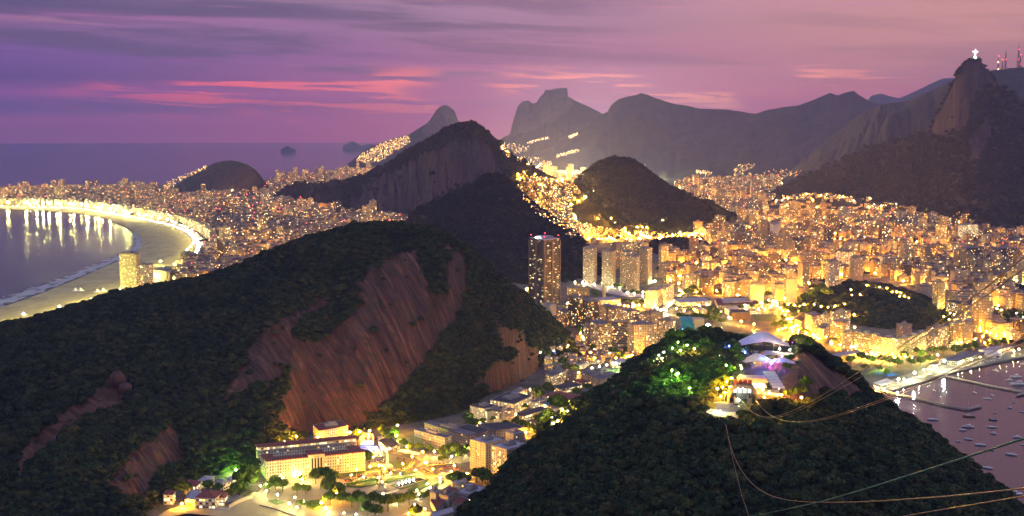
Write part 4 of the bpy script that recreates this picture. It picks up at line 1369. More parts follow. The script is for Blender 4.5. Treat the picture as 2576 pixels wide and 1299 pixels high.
E_S2 = emit('street_sodium_glass', (1.0, 0.36, 0.02), 4000)
E_A2 = emit('street_amber_glass', (1.0, 0.52, 0.07), 3200)
E_L2 = emit('lagoon_lamp_glass', (1.0, 0.95, 0.40), 42000)
E_W2 = emit('street_white_glass', (1.0, 0.80, 0.42), 1500)
groups = {'s': [], 'a': [], 'w': [], 'f': []}
for X, Yy, z, kind, name in LP:
    q = rt.random()
    if kind == 'sodium':
        k = 's' if q < 0.72 else ('a' if q < 0.9 else 'w')
    elif kind == 'amber':
        k = 's' if q < 0.35 else ('a' if q < 0.75 else 'w')
    elif kind == 'mixed':
        k = 's' if q < 0.5 else ('w' if q < 0.8 else 'a')
    else:
        k = 'f'
    groups[k].append((X, Yy, z))
lamp_mass('distant_street_lamps', groups['s'], E_S2, 1.3, 10, 'mass of orange street lamps through the town')
lamp_mass('distant_street_lamps', groups['a'], E_A2, 1.3, 10, 'mass of amber street lamps through the town')
lamp_mass('distant_street_lamps', groups['w'], E_W2, 1.2, 10, 'mass of white lamps through the town')
lamp_mass('distant_street_lamps', groups['f'], E_L2, 3.0, 14, 'hazy mass of lamps round the lagoon behind the mountains')
# roof beacons
mb = MB()
for b in vis:
    if rt.random() < 0.035 and b['h'] > 25:
        mb.ball((b['x'], b['y'], b['z'] + b['h'] + 8), 1.1 if b['y'] < 4500 else 1.7)
        mb.box(b['x'], b['y'], b['z'] + b['h'], 0.3, 0.3, 7, mi=1, top=1)
tag(mb.build('roof_beacons', [E_RED, M_DARK]), 'red warning lights on masts over the town roofs', 'beacons', None, 'stuff')

# ---------------------------------------------------------------- picture windows used while measuring: crop -> photo coordinates
def win(x0, y0, k):
    return lambda cx, cy: ((x0 + cx / k) / 1.59, (y0 + cy / k) / 1.59)


r5, r4, r3, r6 = win(1850, 1500, 3.712), win(1300, 1600, 2.793), win(600, 1600, 2.793), win(2100, 1100, 3.247)
c1, c2, m4, s3 = win(2048, 900, 1.855), win(3072, 900, 1.855), win(3500, 1350, 4.322), win(2850, 1280, 3.0925)
c5, c6, t4, t2 = win(2048, 1400, 1.953), win(3072, 1400, 1.953), win(3400, 1000, 3.229), win(2700, 1000, 3.247)
uu, vv = win(450, 950, 4.293), win(640, 1880, 3.903)

FAC_DIM = facade('dim_flat_wall', 3.0, 3.0, (0.25, 0.72), (0.35, 0.78), 0.10, 4.0, 0.5)
FAC_APT = facade('lit_flat_wall', 3.2, 3.0, (0.2, 0.78), (0.3, 0.8), 0.24, 7.0, 0.55)
FAC_BAND = facade('banded_flat_wall', 2.4, 3.05, (0.05, 0.95), (0.38, 0.86), 0.16, 6.0, 0.5, glass=(0.05, 0.035, 0.03))
FAC_HOT = facade('bright_school_wall', 3.4, 3.6, (0.12, 0.88), (0.28, 0.82), 0.72, 3.2, 0.3)
FAC_OFF = facade('bronze_office_wall', 7.5, 3.5, (0.03, 0.97), (0.38, 0.80), 0.26, 3.5, 0.15, glass=(0.015, 0.012, 0.012))
FAC_TALLW = facade('strip_window_wall', 2.9, 3.4, (0.22, 0.78), (0.18, 0.80), 0.10, 4.0, 0.4, glass=(0.10, 0.085, 0.06))
FACS = dict(dim=FAC_DIM, apt=FAC_APT, band=FAC_BAND, hot=FAC_HOT, off=FAC_OFF, strip=FAC_TALLW, plain=M_CREAM, white=M_WHITE, brick=M_BRICK)
RMAT = dict(grey=M_ROOFG, dark=M_ROOFD, pale=M_ROOFL, red=M_TILE, teal=M_TEAL, blue=M_BLUE, memb=M_MEMB, conc=M_CONC)


def local(root_xy, p):
    return (p[0] - root_xy[0], p[1] - root_xy[1])


def blk(name, label, cat, a, b, c, h, sty='apt', col=(0.5, 0.42, 0.32), roof='grey', z0=LZ, group=None, floor=3.05, slabs=False, ribs=0.0, top=None, over=0.5, tank=True, hip=0.0, base=0.0):
    """a building from three corners of its roof edge in the photo (left, near, right) and its height"""
    A, B, C = (G(p[0], p[1], z0 + h) for p in (a, b, c))
    D = A + C - B
    cx, cy = (A.x + C.x) / 2, (A.y + C.y) / 2
    root = empty(name, (cx, cy, z0), 0, label, cat, group)
    P = [local((cx, cy), p) for p in (A, B, C, D)]
    sd = random.Random(label).random() * 500
    mb = MB()
    mb.prism(P, -base, h + base, mi=0, top=1, col=col, seed=sd)
    mb.build('wall', [FACS[sty], RMAT[roof]], root)

    def grow(q):
        L = [Vector(p) for p in P]
        ctr = sum(L, Vector((0, 0))) / 4
        o = []
        for i in range(4):
            e1 = (L[i] - L[i - 1]).normalized()
            e2 = (L[(i + 1) % 4] - L[i]).normalized()
            o.append(tuple(L[i] + (e1 - e2) * q * 0.95))
        return o
    mb = MB()
    if hip:
        g = grow(over + 0.3)
        n = len(mb.v)
        mb.v += [(p[0], p[1], h + 0.003) for p in g]
        L1, L2 = (Vector(g[1]) - Vector(g[0])).length, (Vector(g[2]) - Vector(g[1])).length
        if L1 > L2:
            m1, m2 = (Vector(g[0]) + Vector(g[3])) / 2, (Vector(g[1]) + Vector(g[2])) / 2
            k = min(0.45, L2 / 2 / L1)
            q1, q2 = m1.lerp(m2, k), m1.lerp(m2, 1 - k)
            F = [(0, 1, 5, 4), (1, 2, 5), (2, 3, 4, 5), (3, 0, 4)]
        else:
            m1, m2 = (Vector(g[0]) + Vector(g[1])) / 2, (Vector(g[2]) + Vector(g[3])) / 2
            k = min(0.45, L1 / 2 / L2)
            q1, q2 = m1.lerp(m2, k), m1.lerp(m2, 1 - k)
            F = [(0, 1, 4), (1, 2, 5, 4), (2, 3, 5), (3, 0, 4, 5)]
        mb.v += [(q1.x, q1.y, h + hip), (q2.x, q2.y, h + hip)]
        for f in F:
            mb.face(tuple(n + i for i in f))
        rf = mb.build('roof', [RMAT[roof]], root)
    else:
        mb.prism(grow(over), h + 0.003, 0.5, mi=0, top=0)
        rf = mb.build('roof', [RMAT[roof]], root)
        mb = MB()
        g1, g2 = grow(over), grow(over - 0.5)
        for i in range(4):
            j = (i + 1) % 4
            mb.prism([g1[i], g1[j], g2[j], g2[i]], h + 0.505, 0.7)
        mb.build('parapet', [M_CONC], rf)
        if tank:
            ang = math.atan2(P[1][1] - P[0][1], P[1][0] - P[0][0])
            L1, L2 = math.dist(P[0], P[1]), math.dist(P[1], P[2])
            mb = MB()
            mb.box(0, 0, h + 0.51, L1 * 0.35, L2 * 0.4, 3.4, ang)
            mb.build('stair_house', [M_CONC], rf)
            mb = MB()
            mb.box(L1 * 0.05, 0, h + 3.92, L1 * 0.16, L2 * 0.22, 2.0, ang)
            mb.build('water_tank', [M_TANK], rf)
    if slabs:
        n = int(h / floor)
        for k in range(1, n):
            mb = MB()
            for (p, q) in ((P[0], P[1]), (P[1], P[2])):
                p, q = Vector(p), Vector(q)
                e = (q - p).normalized()
                nn = Vector((e.y, -e.x))
                s_, t_ = p + e * 0.6, q - e * 0.6
                mb.prism([tuple(s_ + nn * 0.9), tuple(t_ + nn * 0.9), tuple(t_ + nn * 0.01), tuple(s_ + nn * 0.01)][::1], k * floor - 0.2, 1.0 if slabs == 2 else 0.45)
            mb.build('balcony_slab', [M_CREAM if slabs != 3 else M_CONC_D], root)
    if ribs:
        for (p, q) in ((P[0], P[1]), (P[1], P[2])):
            p, q = Vector(p), Vector(q)
            L = (q - p).length
            e = (q - p).normalized()
            nn = Vector((e.y, -e.x))
            n = max(1, int(round(L / ribs)))
            for i in range(n + 1):
                s_ = p + e * (L * i / n)
                mb = MB()
                mb.prism([tuple(s_ - e * 0.35 + nn * 0.7), tuple(s_ + e * 0.35 + nn * 0.7), tuple(s_ + e * 0.35 + nn * 0.01), tuple(s_ - e * 0.35 + nn * 0.01)], 0, h - 0.1)
                mb.build('pillar', [M_CREAM if sty != 'off' else M_CONC], root)
    return root, P


def pad(name, pts, material, dz, label=None, kind='structure', cat=None, th=0.0):
    b = MB()
    L = [G(x, y, LZ + dz) for x, y in pts]
    c = sum(L, Vector()) / len(L)
    if sum((L[i].x * L[(i + 1) % len(L)].y - L[(i + 1) % len(L)].x * L[i].y) for i in range(len(L))) < 0:
        L = L[::-1]
    if th:
        b.prism([(p.x, p.y) for p in L], LZ + 0.001, dz + th, mi=0, top=0)
    else:
        b.poly(L)
    o = b.build(name, material)
    return tag(o, label, cat, None, kind)


def ell(f, cx, cy, rx, ry, n=28):
    return [f(cx + rx * math.cos(2 * math.pi * i / n), cy + ry * math.sin(2 * math.pi * i / n)) for i in range(n)]


def J(f, *pts):
    return [f(*p) for p in pts]


# ================================================================ the square by the cove
pad('square_paving', J(r3, (1100, 1130), (1240, 1000), (1290, 900), (1900, 880), (2300, 860)) + J(r4, (450, 790), (330, 560), (500, 440), (820, 480), (1150, 600), (1620, 640), (1800, 800), (1500, 960), (1180, 1100), (1180, 1420)) + J(r3, (1990, 1420), (1500, 1250), (1290, 1190)), M_PAVE, 0.05)
pad('road_surface', J(r4, (-240, 880), (60, 860), (240, 900), (640, 840), (1040, 790), (1130, 850), (1350, 850), (1620, 800), (1620, 690), (1400, 730), (1150, 710), (1000, 760), (760, 790), (450, 820), (170, 860)), M_ASPHALT, 0.09)
pad('road_surface', ell(r4, 1400, 775, 245, 72), M_ASPHALT, 0.094)
pad('parking_apron', J(r4, (470, 700), (560, 610), (700, 590), (1000, 640), (1080, 690), (1000, 760), (700, 700)), M_ASPHALT, 0.098)
pad('grass_lawn', J(r4, (455, 800), (450, 770), (640, 730), (760, 745), (620, 775)), M_GRASS, 0.12)
pad('grass_lawn', ell(r4, 800, 722, 135, 42), M_GRASS, 0.124)
pad('grass_lawn', J(r3, (1305, 1128), (1400, 1108), (1510, 1150), (1410, 1176)), M_GRASS, 0.13)
pad('grass_lawn', J(r4, (232, 940), (560, 888), (590, 905), (585, 945), (400, 978), (240, 970)), M_GRASS, 0.13)
pad('grass_lawn', J(r4, (725, 958), (960, 862), (1165, 882), (1130, 935), (850, 1005)), M_GRASS, 0.128)
pad('grass_lawn', J(r4, (150, 822), (450, 792), (455, 812), (330, 850), (200, 850)), M_GRASS, 0.126)
pad('grass_lawn', J(r3, (1750, 1130), (1880, 1110), (1960, 1180), (1850, 1240), (1740, 1200)), M_GRASS, 0.126)
pad('roundabout_island', ell(r4, 1400, 780, 110, 34), M_CONC_D, 0.12)
# clipped hedges, each a plant of its own
for pts, lb in ((J(r4, (215, 938), (565, 880), (600, 900), (592, 915), (560, 895), (235, 950)), 'clipped green hedge along the car side of the sunken lawn'),
                (J(r4, (240, 975), (400, 985), (590, 950), (596, 935), (400, 972), (238, 962)), 'clipped green hedge along the monument side of the sunken lawn'),
                (J(r4, (645, 905), (720, 880), (830, 868), (1000, 862), (830, 890), (700, 935), (655, 930)), 'long curved hedge bed between monument and lit pool'),
                (J(r4, (735, 852), (870, 805), (1035, 800), (1010, 818), (900, 838)), 'curved hedge bed nearest the car park road'),
                (J(r4, (920, 1010), (1040, 965), (1130, 950), (1140, 965), (1060, 1010), (960, 1030)), 'oval hedge bed on the near side of the lit pool'),
                (J(r4, (745, 1105), (830, 1052), (905, 1060), (830, 1085), (765, 1125)), 'small hedge bed below the low white wall'),
                (J(r4, (1195, 965), (1320, 905), (1332, 920), (1290, 950), (1215, 990)), 'slim hedge bed beside the parked coaches'),
                (J(r4, (1010, 1050), (1110, 1040), (1130, 1055), (1050, 1100)), 'short hedge bed by the road under two lamps')):
    b = MB()
    L = [G(x, y, LZ) for x, y in pts]
    if sum((L[i].x * L[(i + 1) % len(L)].y - L[(i + 1) % len(L)].x * L[i].y) for i in range(len(L))) < 0:
        L = L[::-1]
    b.prism([(p.x, p.y) for p in L], LZ + 0.13, 1.3, mi=0, top=0)
    tag(b.build('hedge', M_HEDGE), lb, 'hedge')
# the lit pool
rp = empty('fountain_pool', tuple(G(*r4(935, 925), LZ)), 0, 'long rectangular pool with a row of bright jets in the square', 'fountain')
pl = [G(*p, LZ) for p in J(r4, (775, 968), (1065, 872), (1130, 890), (840, 985))]
o_ = rp.location
b = MB()
pp = [(p.x - o_.x, p.y - o_.y) for p in pl]
b.prism(pp, 0.13, 0.45, mi=0, top=0)
b.build('rim', M_CONC, rp)
b = MB()
ct = (sum(p[0] for p in pp) / 4, sum(p[1] for p in pp) / 4)
b.poly([(ct[0] + (p[0] - ct[0]) * 0.93, ct[1] + (p[1] - ct[1]) * 0.93, 0.585) for p in pp])
b.build('water', M_SEA, rp)
for cx, cy in ((825, 935), (865, 922), (905, 910), (945, 900), (988, 887)):
    g = G(*r4(cx, cy + 4), LZ + 0.6)
    b = MB()
    b.ball((g.x - o_.x, g.y - o_.y, 1.6), 0.55, sub=2)
    b.build('jet_light', E_FLOOD, rp)
# monument: stepped drum, shaft and winged bronze figure
g = G(*r4(628, 1020), LZ)
mo = empty('monument_column', tuple(g), 0, 'tall stone column with winged bronze figure in the middle of the square', 'monument')
b = MB(); b.lathe([(9, 0), (9, 0.7), (7.6, 0.7), (7.6, 1.4), (6, 1.4), (6, 2.1)], sides=20); b.build('steps', M_STONE, mo)
b = MB(); b.lathe([(4.4, 2.1), (4.6, 2.6), (3.9, 3.0), (3.7, 6.0), (4.2, 6.4), (3.2, 6.8), (2.6, 7.4)], sides=16); b.build('drum', M_CONC, mo)
b = MB(); b.lathe([(1.5, 7.4), (1.2, 8.2), (0.95, 9), (0.8, 19), (1.2, 19.6), (1.4, 20.4)], sides=12); b.build('shaft', M_STONE, mo)
b = MB(); b.lathe([(0.9, 20.4), (0.7, 21.4), (0.45, 22.6), (0.5, 23.4), (0.3, 24.0), (0.34, 24.6), (0.1, 25)], sides=8)
for s_ in (-1, 1):
    b.quad((0, 0, 22.4), (s_ * 2.6, 0.3, 25.0), (s_ * 2.2, 0.3, 23.6), (0, 0.1, 21.6))
    b.quad((0, 0.2, 21.6), (s_ * 2.2, 0.5, 23.6), (s_ * 2.6, 0.5, 25.0), (0, 0.2, 22.4))
b.build('winged_figure', M_BRONZE, mo)
for k in range(6):
    a = k * math.pi / 3
    b = MB(); b.lathe([(0.5, 6.4), (0.4, 7.3), (0.25, 8.2), (0.22, 8.8), (0.05, 9.1)], 3.4 * math.cos(a), 3.4 * math.sin(a), sides=7); b.build('bronze_figure', M_BRONZE, mo)
g = G(*r4(697, 742), LZ)
ob = empty('obelisk', tuple(g), 0.3, 'white tapering obelisk on a stepped base beside the round lawn', 'monument')
b = MB(); b.box(0, 0, 0, 12, 12, 0.8); b.box(0, 0, 0.8, 9, 9, 1.0, taper=0.95); b.build('steps', M_WHITE, ob)
b = MB(); b.box(0, 0, 1.8, 3.2, 3.2, 13.5, taper=0.62); b.build('shaft', M_WHITE, ob)
# low white wall, sea walls
def wall_line(label, pts, h, th, material, z=LZ, name='low_wall'):
    b = MB()
    L = [G(x, y, z) for x, y in pts]
    for i in range(len(L) - 1):
        p, q = L[i], L[i + 1]
        m_ = (p + q) / 2
        b.box(m_.x, m_.y, z - 0.5, (q - p).length + th * 0.98, th + 0.01 * i, h + 0.5, math.atan2(q.y - p.y, q.x - p.x), mi=0, top=0)
    return tag(b.build(name, material), label, 'wall')
wall_line('low white wall curving behind the winged column', J(r4, (605, 1085), (700, 1055), (815, 1020)), 2.2, 0.8, M_WHITE)
wall_line('straight sea wall under the square beside the sand', J(vv, (1560, 560), (1800, 620), (2080, 722), (2300, 800)), 1.2, 1.0, M_STONE)
wall_line('white topped wall climbing from sand to square', J(vv, (1075, 600), (1200, 530), (1340, 470), (1440, 440)), 3.5, 1.0, M_CREAM)

# long institute building
ime = empty('institute_building', tuple(G(671, 1210, LZ)), 0, 'long cream five storey institute with red roofs and a bright top gallery', 'building')
A, B = G(671, 1210, LZ), G(919, 1184, LZ)
ux = (B - A).normalized()
ime.rotation_euler = (0, 0, math.atan2(ux.y, ux.x))
Lw = (B - A).length
ccol = (0.74, 0.71, 0.58)


def wing(root, x, y, w, d, h, fac, roofm, col=ccol, over=0.6, z=0.0, seed=3.3, sloped=0.0):
    mb = MB(); mb.box(x + w / 2, y + d / 2, z, w, d, h, 0, col=col, seed=seed, mi=0, top=1)
    wl = mb.build('wall', [FACS[fac], RMAT[roofm]], root)
    mb = MB(); mb.box(x + w / 2, y + d / 2, z + h + 0.003, w + 2 * over, d + 2 * over, 0.8, 0, mi=0, top=0, bottom=True)
    return wl, mb.build('roof', [RMAT[roofm]], root)


wing(ime, 0, 0, Lw * 0.42, 13, 22, 'strip', 'red')
wing(ime, Lw * 0.58, 0, Lw * 0.42, 13, 22, 'strip', 'red', seed=9.1)
wing(ime, Lw * 0.42 + 0.01, -1.2, Lw * 0.16 - 0.02, 16, 25, 'plain', 'red')
for k in range(4):
    mb = MB(); mb.box(Lw * 0.455 + k * Lw * 0.03, -1.5, 3, 1.6, 0.5, 18, 0); mb.build('tall_window', [M_GLASS], ime)
mb = MB(); mb.box(Lw * 0.5, -2.6, 0, 8, 3, 4, 0); mb.build('porch', [M_CREAM], ime)
for k in range(1, 5):
    for s0 in (0.0, 0.58):
        mb = MB(); mb.box(Lw * (s0 + 0.21), -0.25, k * 4.3 + 0.7, Lw * 0.41, 0.5, 0.35, 0); mb.build('cornice', [M_CREAM], ime)
wing(ime, 0, 13.02, 12, 24, 20, 'dim', 'red')
wing(ime, Lw - 12, 13.02, 12, 24, 20, 'dim', 'red')
wing(ime, Lw * 0.46, 13.02, 10, 24, 20, 'dim', 'red')
wing(ime, -3, 37.05, Lw + 2, 13, 24, 'dim', 'conc')
wing(ime, -3, 38.5, Lw + 2, 11.5, 4.4, 'hot', 'red', z=24.9, over=1.2)
for k in range(14):
    mb = MB(); mb.box(3 + k * (Lw - 6) / 13, 38.0, 25, 0.5, 0.5, 4.2, 0); mb.build('gallery_post', [M_WHITE], ime)
for k in range(22):
    mb = MB(); mb.box(2 + k * (Lw * 0.4) / 11 if k < 11 else Lw * 0.59 + (k - 11) * Lw * 0.4 / 11, -0.3, 0.5, 0.5, 0.6, 20.5, 0); mb.build('pilaster', [M_CREAM], ime)
# writing over the porch as on the building
tx = bpy.data.curves.new('sign_text', 'FONT'); tx.body = 'I M E'; tx.size = 2.6; tx.extrude = 0.1; tx.align_x = 'CENTER'
t0_ = bpy.data.objects.new('sign_text_source', tx); COL.objects.link(t0_)
dg_ = bpy.context.evaluated_depsgraph_get()
tm_ = bpy.data.meshes.new_from_object(t0_.evaluated_get(dg_)); bpy.data.objects.remove(t0_)
to = bpy.data.objects.new('sign_lettering', tm_); COL.objects.link(to); tm_.materials.clear(); tm_.materials.append(M_BRONZE)
to.parent = ime; to.location = (Lw * 0.5, -1.35, 21.8); to.rotation_euler = (math.pi / 2, 0, 0)
blk('annex_building', 'white square annex with dark red roof behind the long institute', 'building', (788, 1071), r3(1890, 355), r4(255, 300), 18, 'dim', (0.6, 0.54, 0.42), 'red')

# lower cable station: curved shed
g = G(*r4(470, 500), LZ)
st = empty('valley_cable_station', tuple(g), 0.15, 'arched cable car base station glowing blue and white beside the institute', 'station')
b = MB()
n = 12
for k in range(n):
    a0, a1 = math.pi * k / n, math.pi * (k + 1) / n
    b.quad((-10 * math.cos(a0), -12, 9 * math.sin(a0)), (-10 * math.cos(a1), -12, 9 * math.sin(a1)), (-10 * math.cos(a1), 26, 9 * math.sin(a1)), (-10 * math.cos(a0), 26, 9 * math.sin(a0)))
b.build('arched_roof', M_METAL, st)
b = MB(); b.box(0, 10, 0, 17, 30, 6.5); b.build('hall', M_WHITE, st)
for x in (-6, -2, 2, 6):
    b = MB(); b.box(x, -5.3, 1, 3, 0.3, 4.5); b.build('lit_window', [E_ROOMW], st)
b = MB(); b.box(0, -9, 0.1, 18, 7, 1.2); b.build('dock', M_CONC, st)
b = MB(); b.box(22, 8, 0, 16, 18, 5); b.build('side_hall', M_CREAM, st)
b = MB(); b.box(22, 8, 5.01, 17, 19, 0.6); b.build('roof', M_ROOFL, st)
blk('glass_canopy_hall', 'low hall with ribbed canopy beside the arched cable station', 'building', r4(595, 460), r4(700, 560), r4(830, 500), 6, 'hot', (0.4, 0.34, 0.28), 'dark', tank=False)
# tent roofs in the car park
for i, (cx, cy) in enumerate(((870, 598), (940, 612), (1010, 628))):
    g = G(*r4(cx, cy), LZ)
    tr = empty('canopy_tent', tuple(g), -0.2, ('first', 'middle', 'last')[i] + ' pale canopy tent of the car park row, counted from the station', 'tent', 'tent row')
    b = MB(); b.v += [(-6, -5, 3), (6, -5, 3), (6, 5, 3), (-6, 5, 3), (0, 0, 5.5)]
    for f in ((0, 1, 4), (1, 2, 4), (2, 3, 4), (3, 0, 4), (3, 2, 1, 0)):
        b.face(f)
    b.build('canopy', M_MEMB, tr)
    for x in (-5.6, 5.6):
        for y in (-4.6, 4.6):
            b = MB(); b.tube([(x, y, 0), (x, y, 3)], 0.12, 5); b.build('post', M_METAL, tr)

# research block with courtyard
blk('research_block', 'long low white block with dark window strips at the wood edge', 'building', r4(998, 340), r4(1338, 432), r4(1413, 412), 17, 'strip', (0.62, 0.52, 0.40), 'grey', slabs=1)
blk('research_wing', 'white window-strip wing behind the courtyard of the research block', 'building', r4(1110, 265), r4(1590, 398), r4(1677, 376), 16, 'strip', (0.62, 0.54, 0.44), 'grey', slabs=1)
blk('saw_roof_hall', 'flat dark hall with ridged roof behind the research block', 'building', r4(1420, 330), r4(1690, 400), r4(1865, 345), 8, 'dim', (0.4, 0.34, 0.3), 'dark', tank=False)
blk('dark_roof_hall', 'large hall under a plain dark roof beside the white lit blocks', 'building', r5(245, 738), r5(490, 832), r5(945, 795), 9, 'dim', (0.5, 0.48, 0.40), 'dark', tank=False)
blk('courtyard_tower_block', 'cream ten storey flats with small balconies, first of the twin blocks', 'building', r5(118, 968), r5(342, 1028), r5(620, 965), 34, 'dim', (0.58, 0.50, 0.38), 'pale', slabs=0, ribs=9)
blk('courtyard_tower_block', 'cream ten storey flats with small balconies, second of the twin blocks nearer the dark hill', 'building', r5(435, 1050), r5(660, 1118), r5(960, 1040), 34, 'apt', (0.58, 0.50, 0.38), 'pale', ribs=9)
blk('courtyard_tower_block', 'cream flats half hidden behind the dark hill beside the twin blocks', 'building', r5(760, 1140), r5(860, 1175), r5(1010, 1060), 30, 'apt', (0.58, 0.50, 0.38), 'pale', ribs=9)
blk('roof_terrace_block', 'lower pale roofed block joined behind the twin flats', 'building', r5(640, 850), r5(760, 895), r5(925, 860), 26, 'dim', (0.55, 0.46, 0.36), 'pale')
# white and lit blocks at the foot of the wood
blk('white_lit_block', 'white block with glaring lit gallery floors at the wood edge', 'building', r5(110, 462), r5(315, 508), r5(525, 465), 17, 'hot', (0.62, 0.66, 0.66), 'dark', slabs=1)
blk('white_lit_block', 'narrow grey-white block between two lit school blocks', 'building', r5(333, 528), r5(372, 548), r5(630, 497), 16, 'white', (0.6, 0.62, 0.62), 'dark')
blk('orange_window_block', 'block with a grid of orange lit windows above the dark hall', 'building', r5(460, 548), r5(546, 562), r5(770, 507), 16, 'hot', (0.62, 0.46, 0.36), 'grey', slabs=1, ribs=7)
blk('pediment_block', 'long bright block with many tall windows behind the white lit block', 'building', r5(415, 375), r5(765, 440), r5(1030, 318), 14, 'hot', (0.68, 0.68, 0.58), 'dark', ribs=6)
blk('stepped_white_block', 'small stepped white block on top of the row by the wood', 'building', r5(710, 268), r5(800, 292), r5(960, 225), 15, 'hot', (0.66, 0.66, 0.58), 'pale')
blk('small_office_block', 'low office with white roof hood between pediment block and palace', 'building', r5(1000, 395), r5(1070, 412), r5(1210, 368), 9, 'hot', (0.58, 0.54, 0.42), 'grey')
blk('palace_building', 'cream palace with arched windows and dark red roof', 'building', r5(1192, 302), r5(1606, 388), r5(1835, 322), 13, 'strip', (0.68, 0.62, 0.45), 'red', hip=3.0, tank=False, ribs=7)
blk('palace_wing', 'bright cream corner wing of the palace touching the dark hill', 'building', r5(1815, 240), r5(1880, 262), r5(2010, 228), 15, 'strip', (0.70, 0.66, 0.52), 'red', tank=False)
blk('skylight_building', 'cream low house with a teal glass skylight on its roof', 'building', r5(1150, 415), r5(1350, 492), r5(1522, 447), 9, 'hot', (0.66, 0.60, 0.44), 'grey', tank=False)
g = G(*r5(1300, 428), LZ + 10.2)
b = MB(); b.box(g.x, g.y, g.z, 12, 8, 2.0, 0.5, taper=0.6); tag(b.build('glass_skylight', M_TEAL), 'teal glass skylight on the cream low house', 'skylight')
blk('arcade_house', 'long dark roofed house with lit arcade facing the car park', 'building', r5(800, 580), r5(900, 615), r5(1258, 498), 8, 'hot', (0.5, 0.44, 0.32), 'dark', hip=2.0, tank=False)
blk('institute_with_lit_floors', 'tan six storey office with rows of glaring lit windows', 'building', c1(243, 1108), c1(293, 1128), c1(400, 1082), 18, 'hot', (0.55, 0.42, 0.26), 'grey', slabs=1)
blk('annex_block', 'plain tan annex beside the office with glaring windows', 'building', c1(400, 1100), c1(415, 1106), c1(468, 1100), 13, 'dim', (0.52, 0.40, 0.26), 'grey')
blk('white_school_block', 'white block with rows of small windows under the floodlights', 'building', c1(513, 1100), c1(592, 1122), c1(652, 1095), 14, 'dim', (0.62, 0.52, 0.40), 'grey')
blk('wide_cream_block', 'wide cream block with dark square windows cut by the dark hill', 'building', c1(596, 1128), c1(652, 1150), c1(800, 1112), 15, 'dim', (0.66, 0.52, 0.34), 'grey')
blk('long_dark_roof_house', 'long house under dark tile roof beside the wood', 'building', r5(1345, 160), r5(1440, 210), r5(1770, 150), 8, 'hot', (0.6, 0.5, 0.32), 'dark', hip=2.0, tank=False)
blk('small_red_roof_house', 'small house with bright orange front under red roof', 'building', r5(1640, 85), r5(1770, 125), r5(1905, 100), 7, 'hot', (0.66, 0.36, 0.16), 'red', hip=1.5, tank=False)
# school at the bottom edge
blk('school_wing', 'red roofed school wing near the bottom edge beside the square', 'building', r4(1285, 1035), r4(1400, 1070), r4(1495, 1005), 9, 'dim', (0.52, 0.44, 0.40), 'red', tank=False)
blk('school_wing', 'lavender flat roof on the topmost school wing', 'building', r4(1430, 925), r4(1640, 972), r4(1676, 948), 12, 'dim', (0.52, 0.44, 0.40), 'pale')
blk('school_wing', 'open gallery school wing with one lit window beside the dark hill', 'building', r4(1480, 1035), r4(1650, 1075), r4(1790, 985), 10, 'dim', (0.48, 0.42, 0.42), 'pale')
blk('school_wing', 'narrow orange fronted school tower facing the square', 'building', r4(1172, 1035), r4(1240, 1052), r4(1282, 1005), 13, 'plain', (0.6, 0.46, 0.34), 'pale')
blk('school_wing', 'low school block with square vent, middle of the school yard', 'building', r4(1280, 1060), r4(1380, 1090), r4(1440, 1045), 11, 'plain', (0.5, 0.44, 0.42), 'grey')
blk('school_wing', 'dark red low school roof at the very bottom of the yard', 'building', r4(1178, 1130), r4(1250, 1250), r4(1330, 1140), 6, 'plain', (0.45, 0.3, 0.25), 'red', tank=False)
blk('school_wing', 'dark red low school roof beside the wooded slope', 'building', r4(1395, 1130), r4(1480, 1190), r4(1600, 1130), 5, 'plain', (0.4, 0.3, 0.28), 'red', tank=False)
blk('school_wing', 'pale sheet roof shed cut by the bottom edge', 'building', r4(1190, 1270), r4(1200, 1330), r4(1440, 1260), 6, 'plain', (0.5, 0.46, 0.46), 'pale', tank=False)
# houses by the cove
blk('beach_restaurant', 'white arcaded beach restaurant with big dark red roof', 'restaurant', vv(560, 430), vv(865, 440), vv(985, 330), 8, 'hot', (0.66, 0.60, 0.5), 'red', hip=3.0, tank=False, z0=LZ + 4, base=4)
g = G(*vv(715, 545), LZ)
for k in range(5):
    gk = G(*vv(598 + k * 58, 536), LZ + 4)
pad('quay_platform', J(vv, (560, 545), (1075, 560), (1340, 470), (1100, 420), (900, 330), (480, 320), (380, 520)), M_STONE, 0, th=3.9)
blk('flat_roof_annex', 'grey flat roofed annex with orange lit window next to the restaurant', 'building', vv(400, 470), vv(555, 480), vv(640, 330), 7, 'hot', (0.6, 0.35, 0.12), 'pale', z0=LZ, tank=False)
blk('cove_house', 'white cottage with red roof above the restaurant', 'house', vv(375, 215), vv(560, 255), vv(640, 185), 6, 'hot', (0.6, 0.55, 0.45), 'red', hip=2.5, tank=False, z0=LZ + 6, base=6)
blk('cove_house', 'white sided house under grey sheet roof at the wood edge', 'house', vv(590, 165), vv(740, 165), vv(850, 95), 6, 'hot', (0.62, 0.6, 0.5), 'pale', hip=1.5, tank=False, z0=LZ + 6, base=6)
blk('cove_house', 'small red roofed house at the far end of the cove wall', 'house', vv(55, 385), vv(200, 390), vv(240, 320), 6, 'hot', (0.5, 0.5, 0.5), 'red', hip=2, tank=False, z0=LZ + 5, base=5)
blk('dining_pavilion', 'round edged dining pavilion with tan roof and white lights', 'restaurant', vv(850, 180), vv(960, 235), vv(1100, 185), 5, 'hot', (0.7, 0.66, 0.6), 'conc', hip=3, tank=False, z0=LZ + 2, base=2)
blk('white_marquee', 'white marquee glowing beside the dining pavilion', 'tent', vv(1060, 110), vv(1130, 150), vv(1200, 120), 5, 'white', (0.7, 0.7, 0.7), 'memb', hip=2, tank=False)
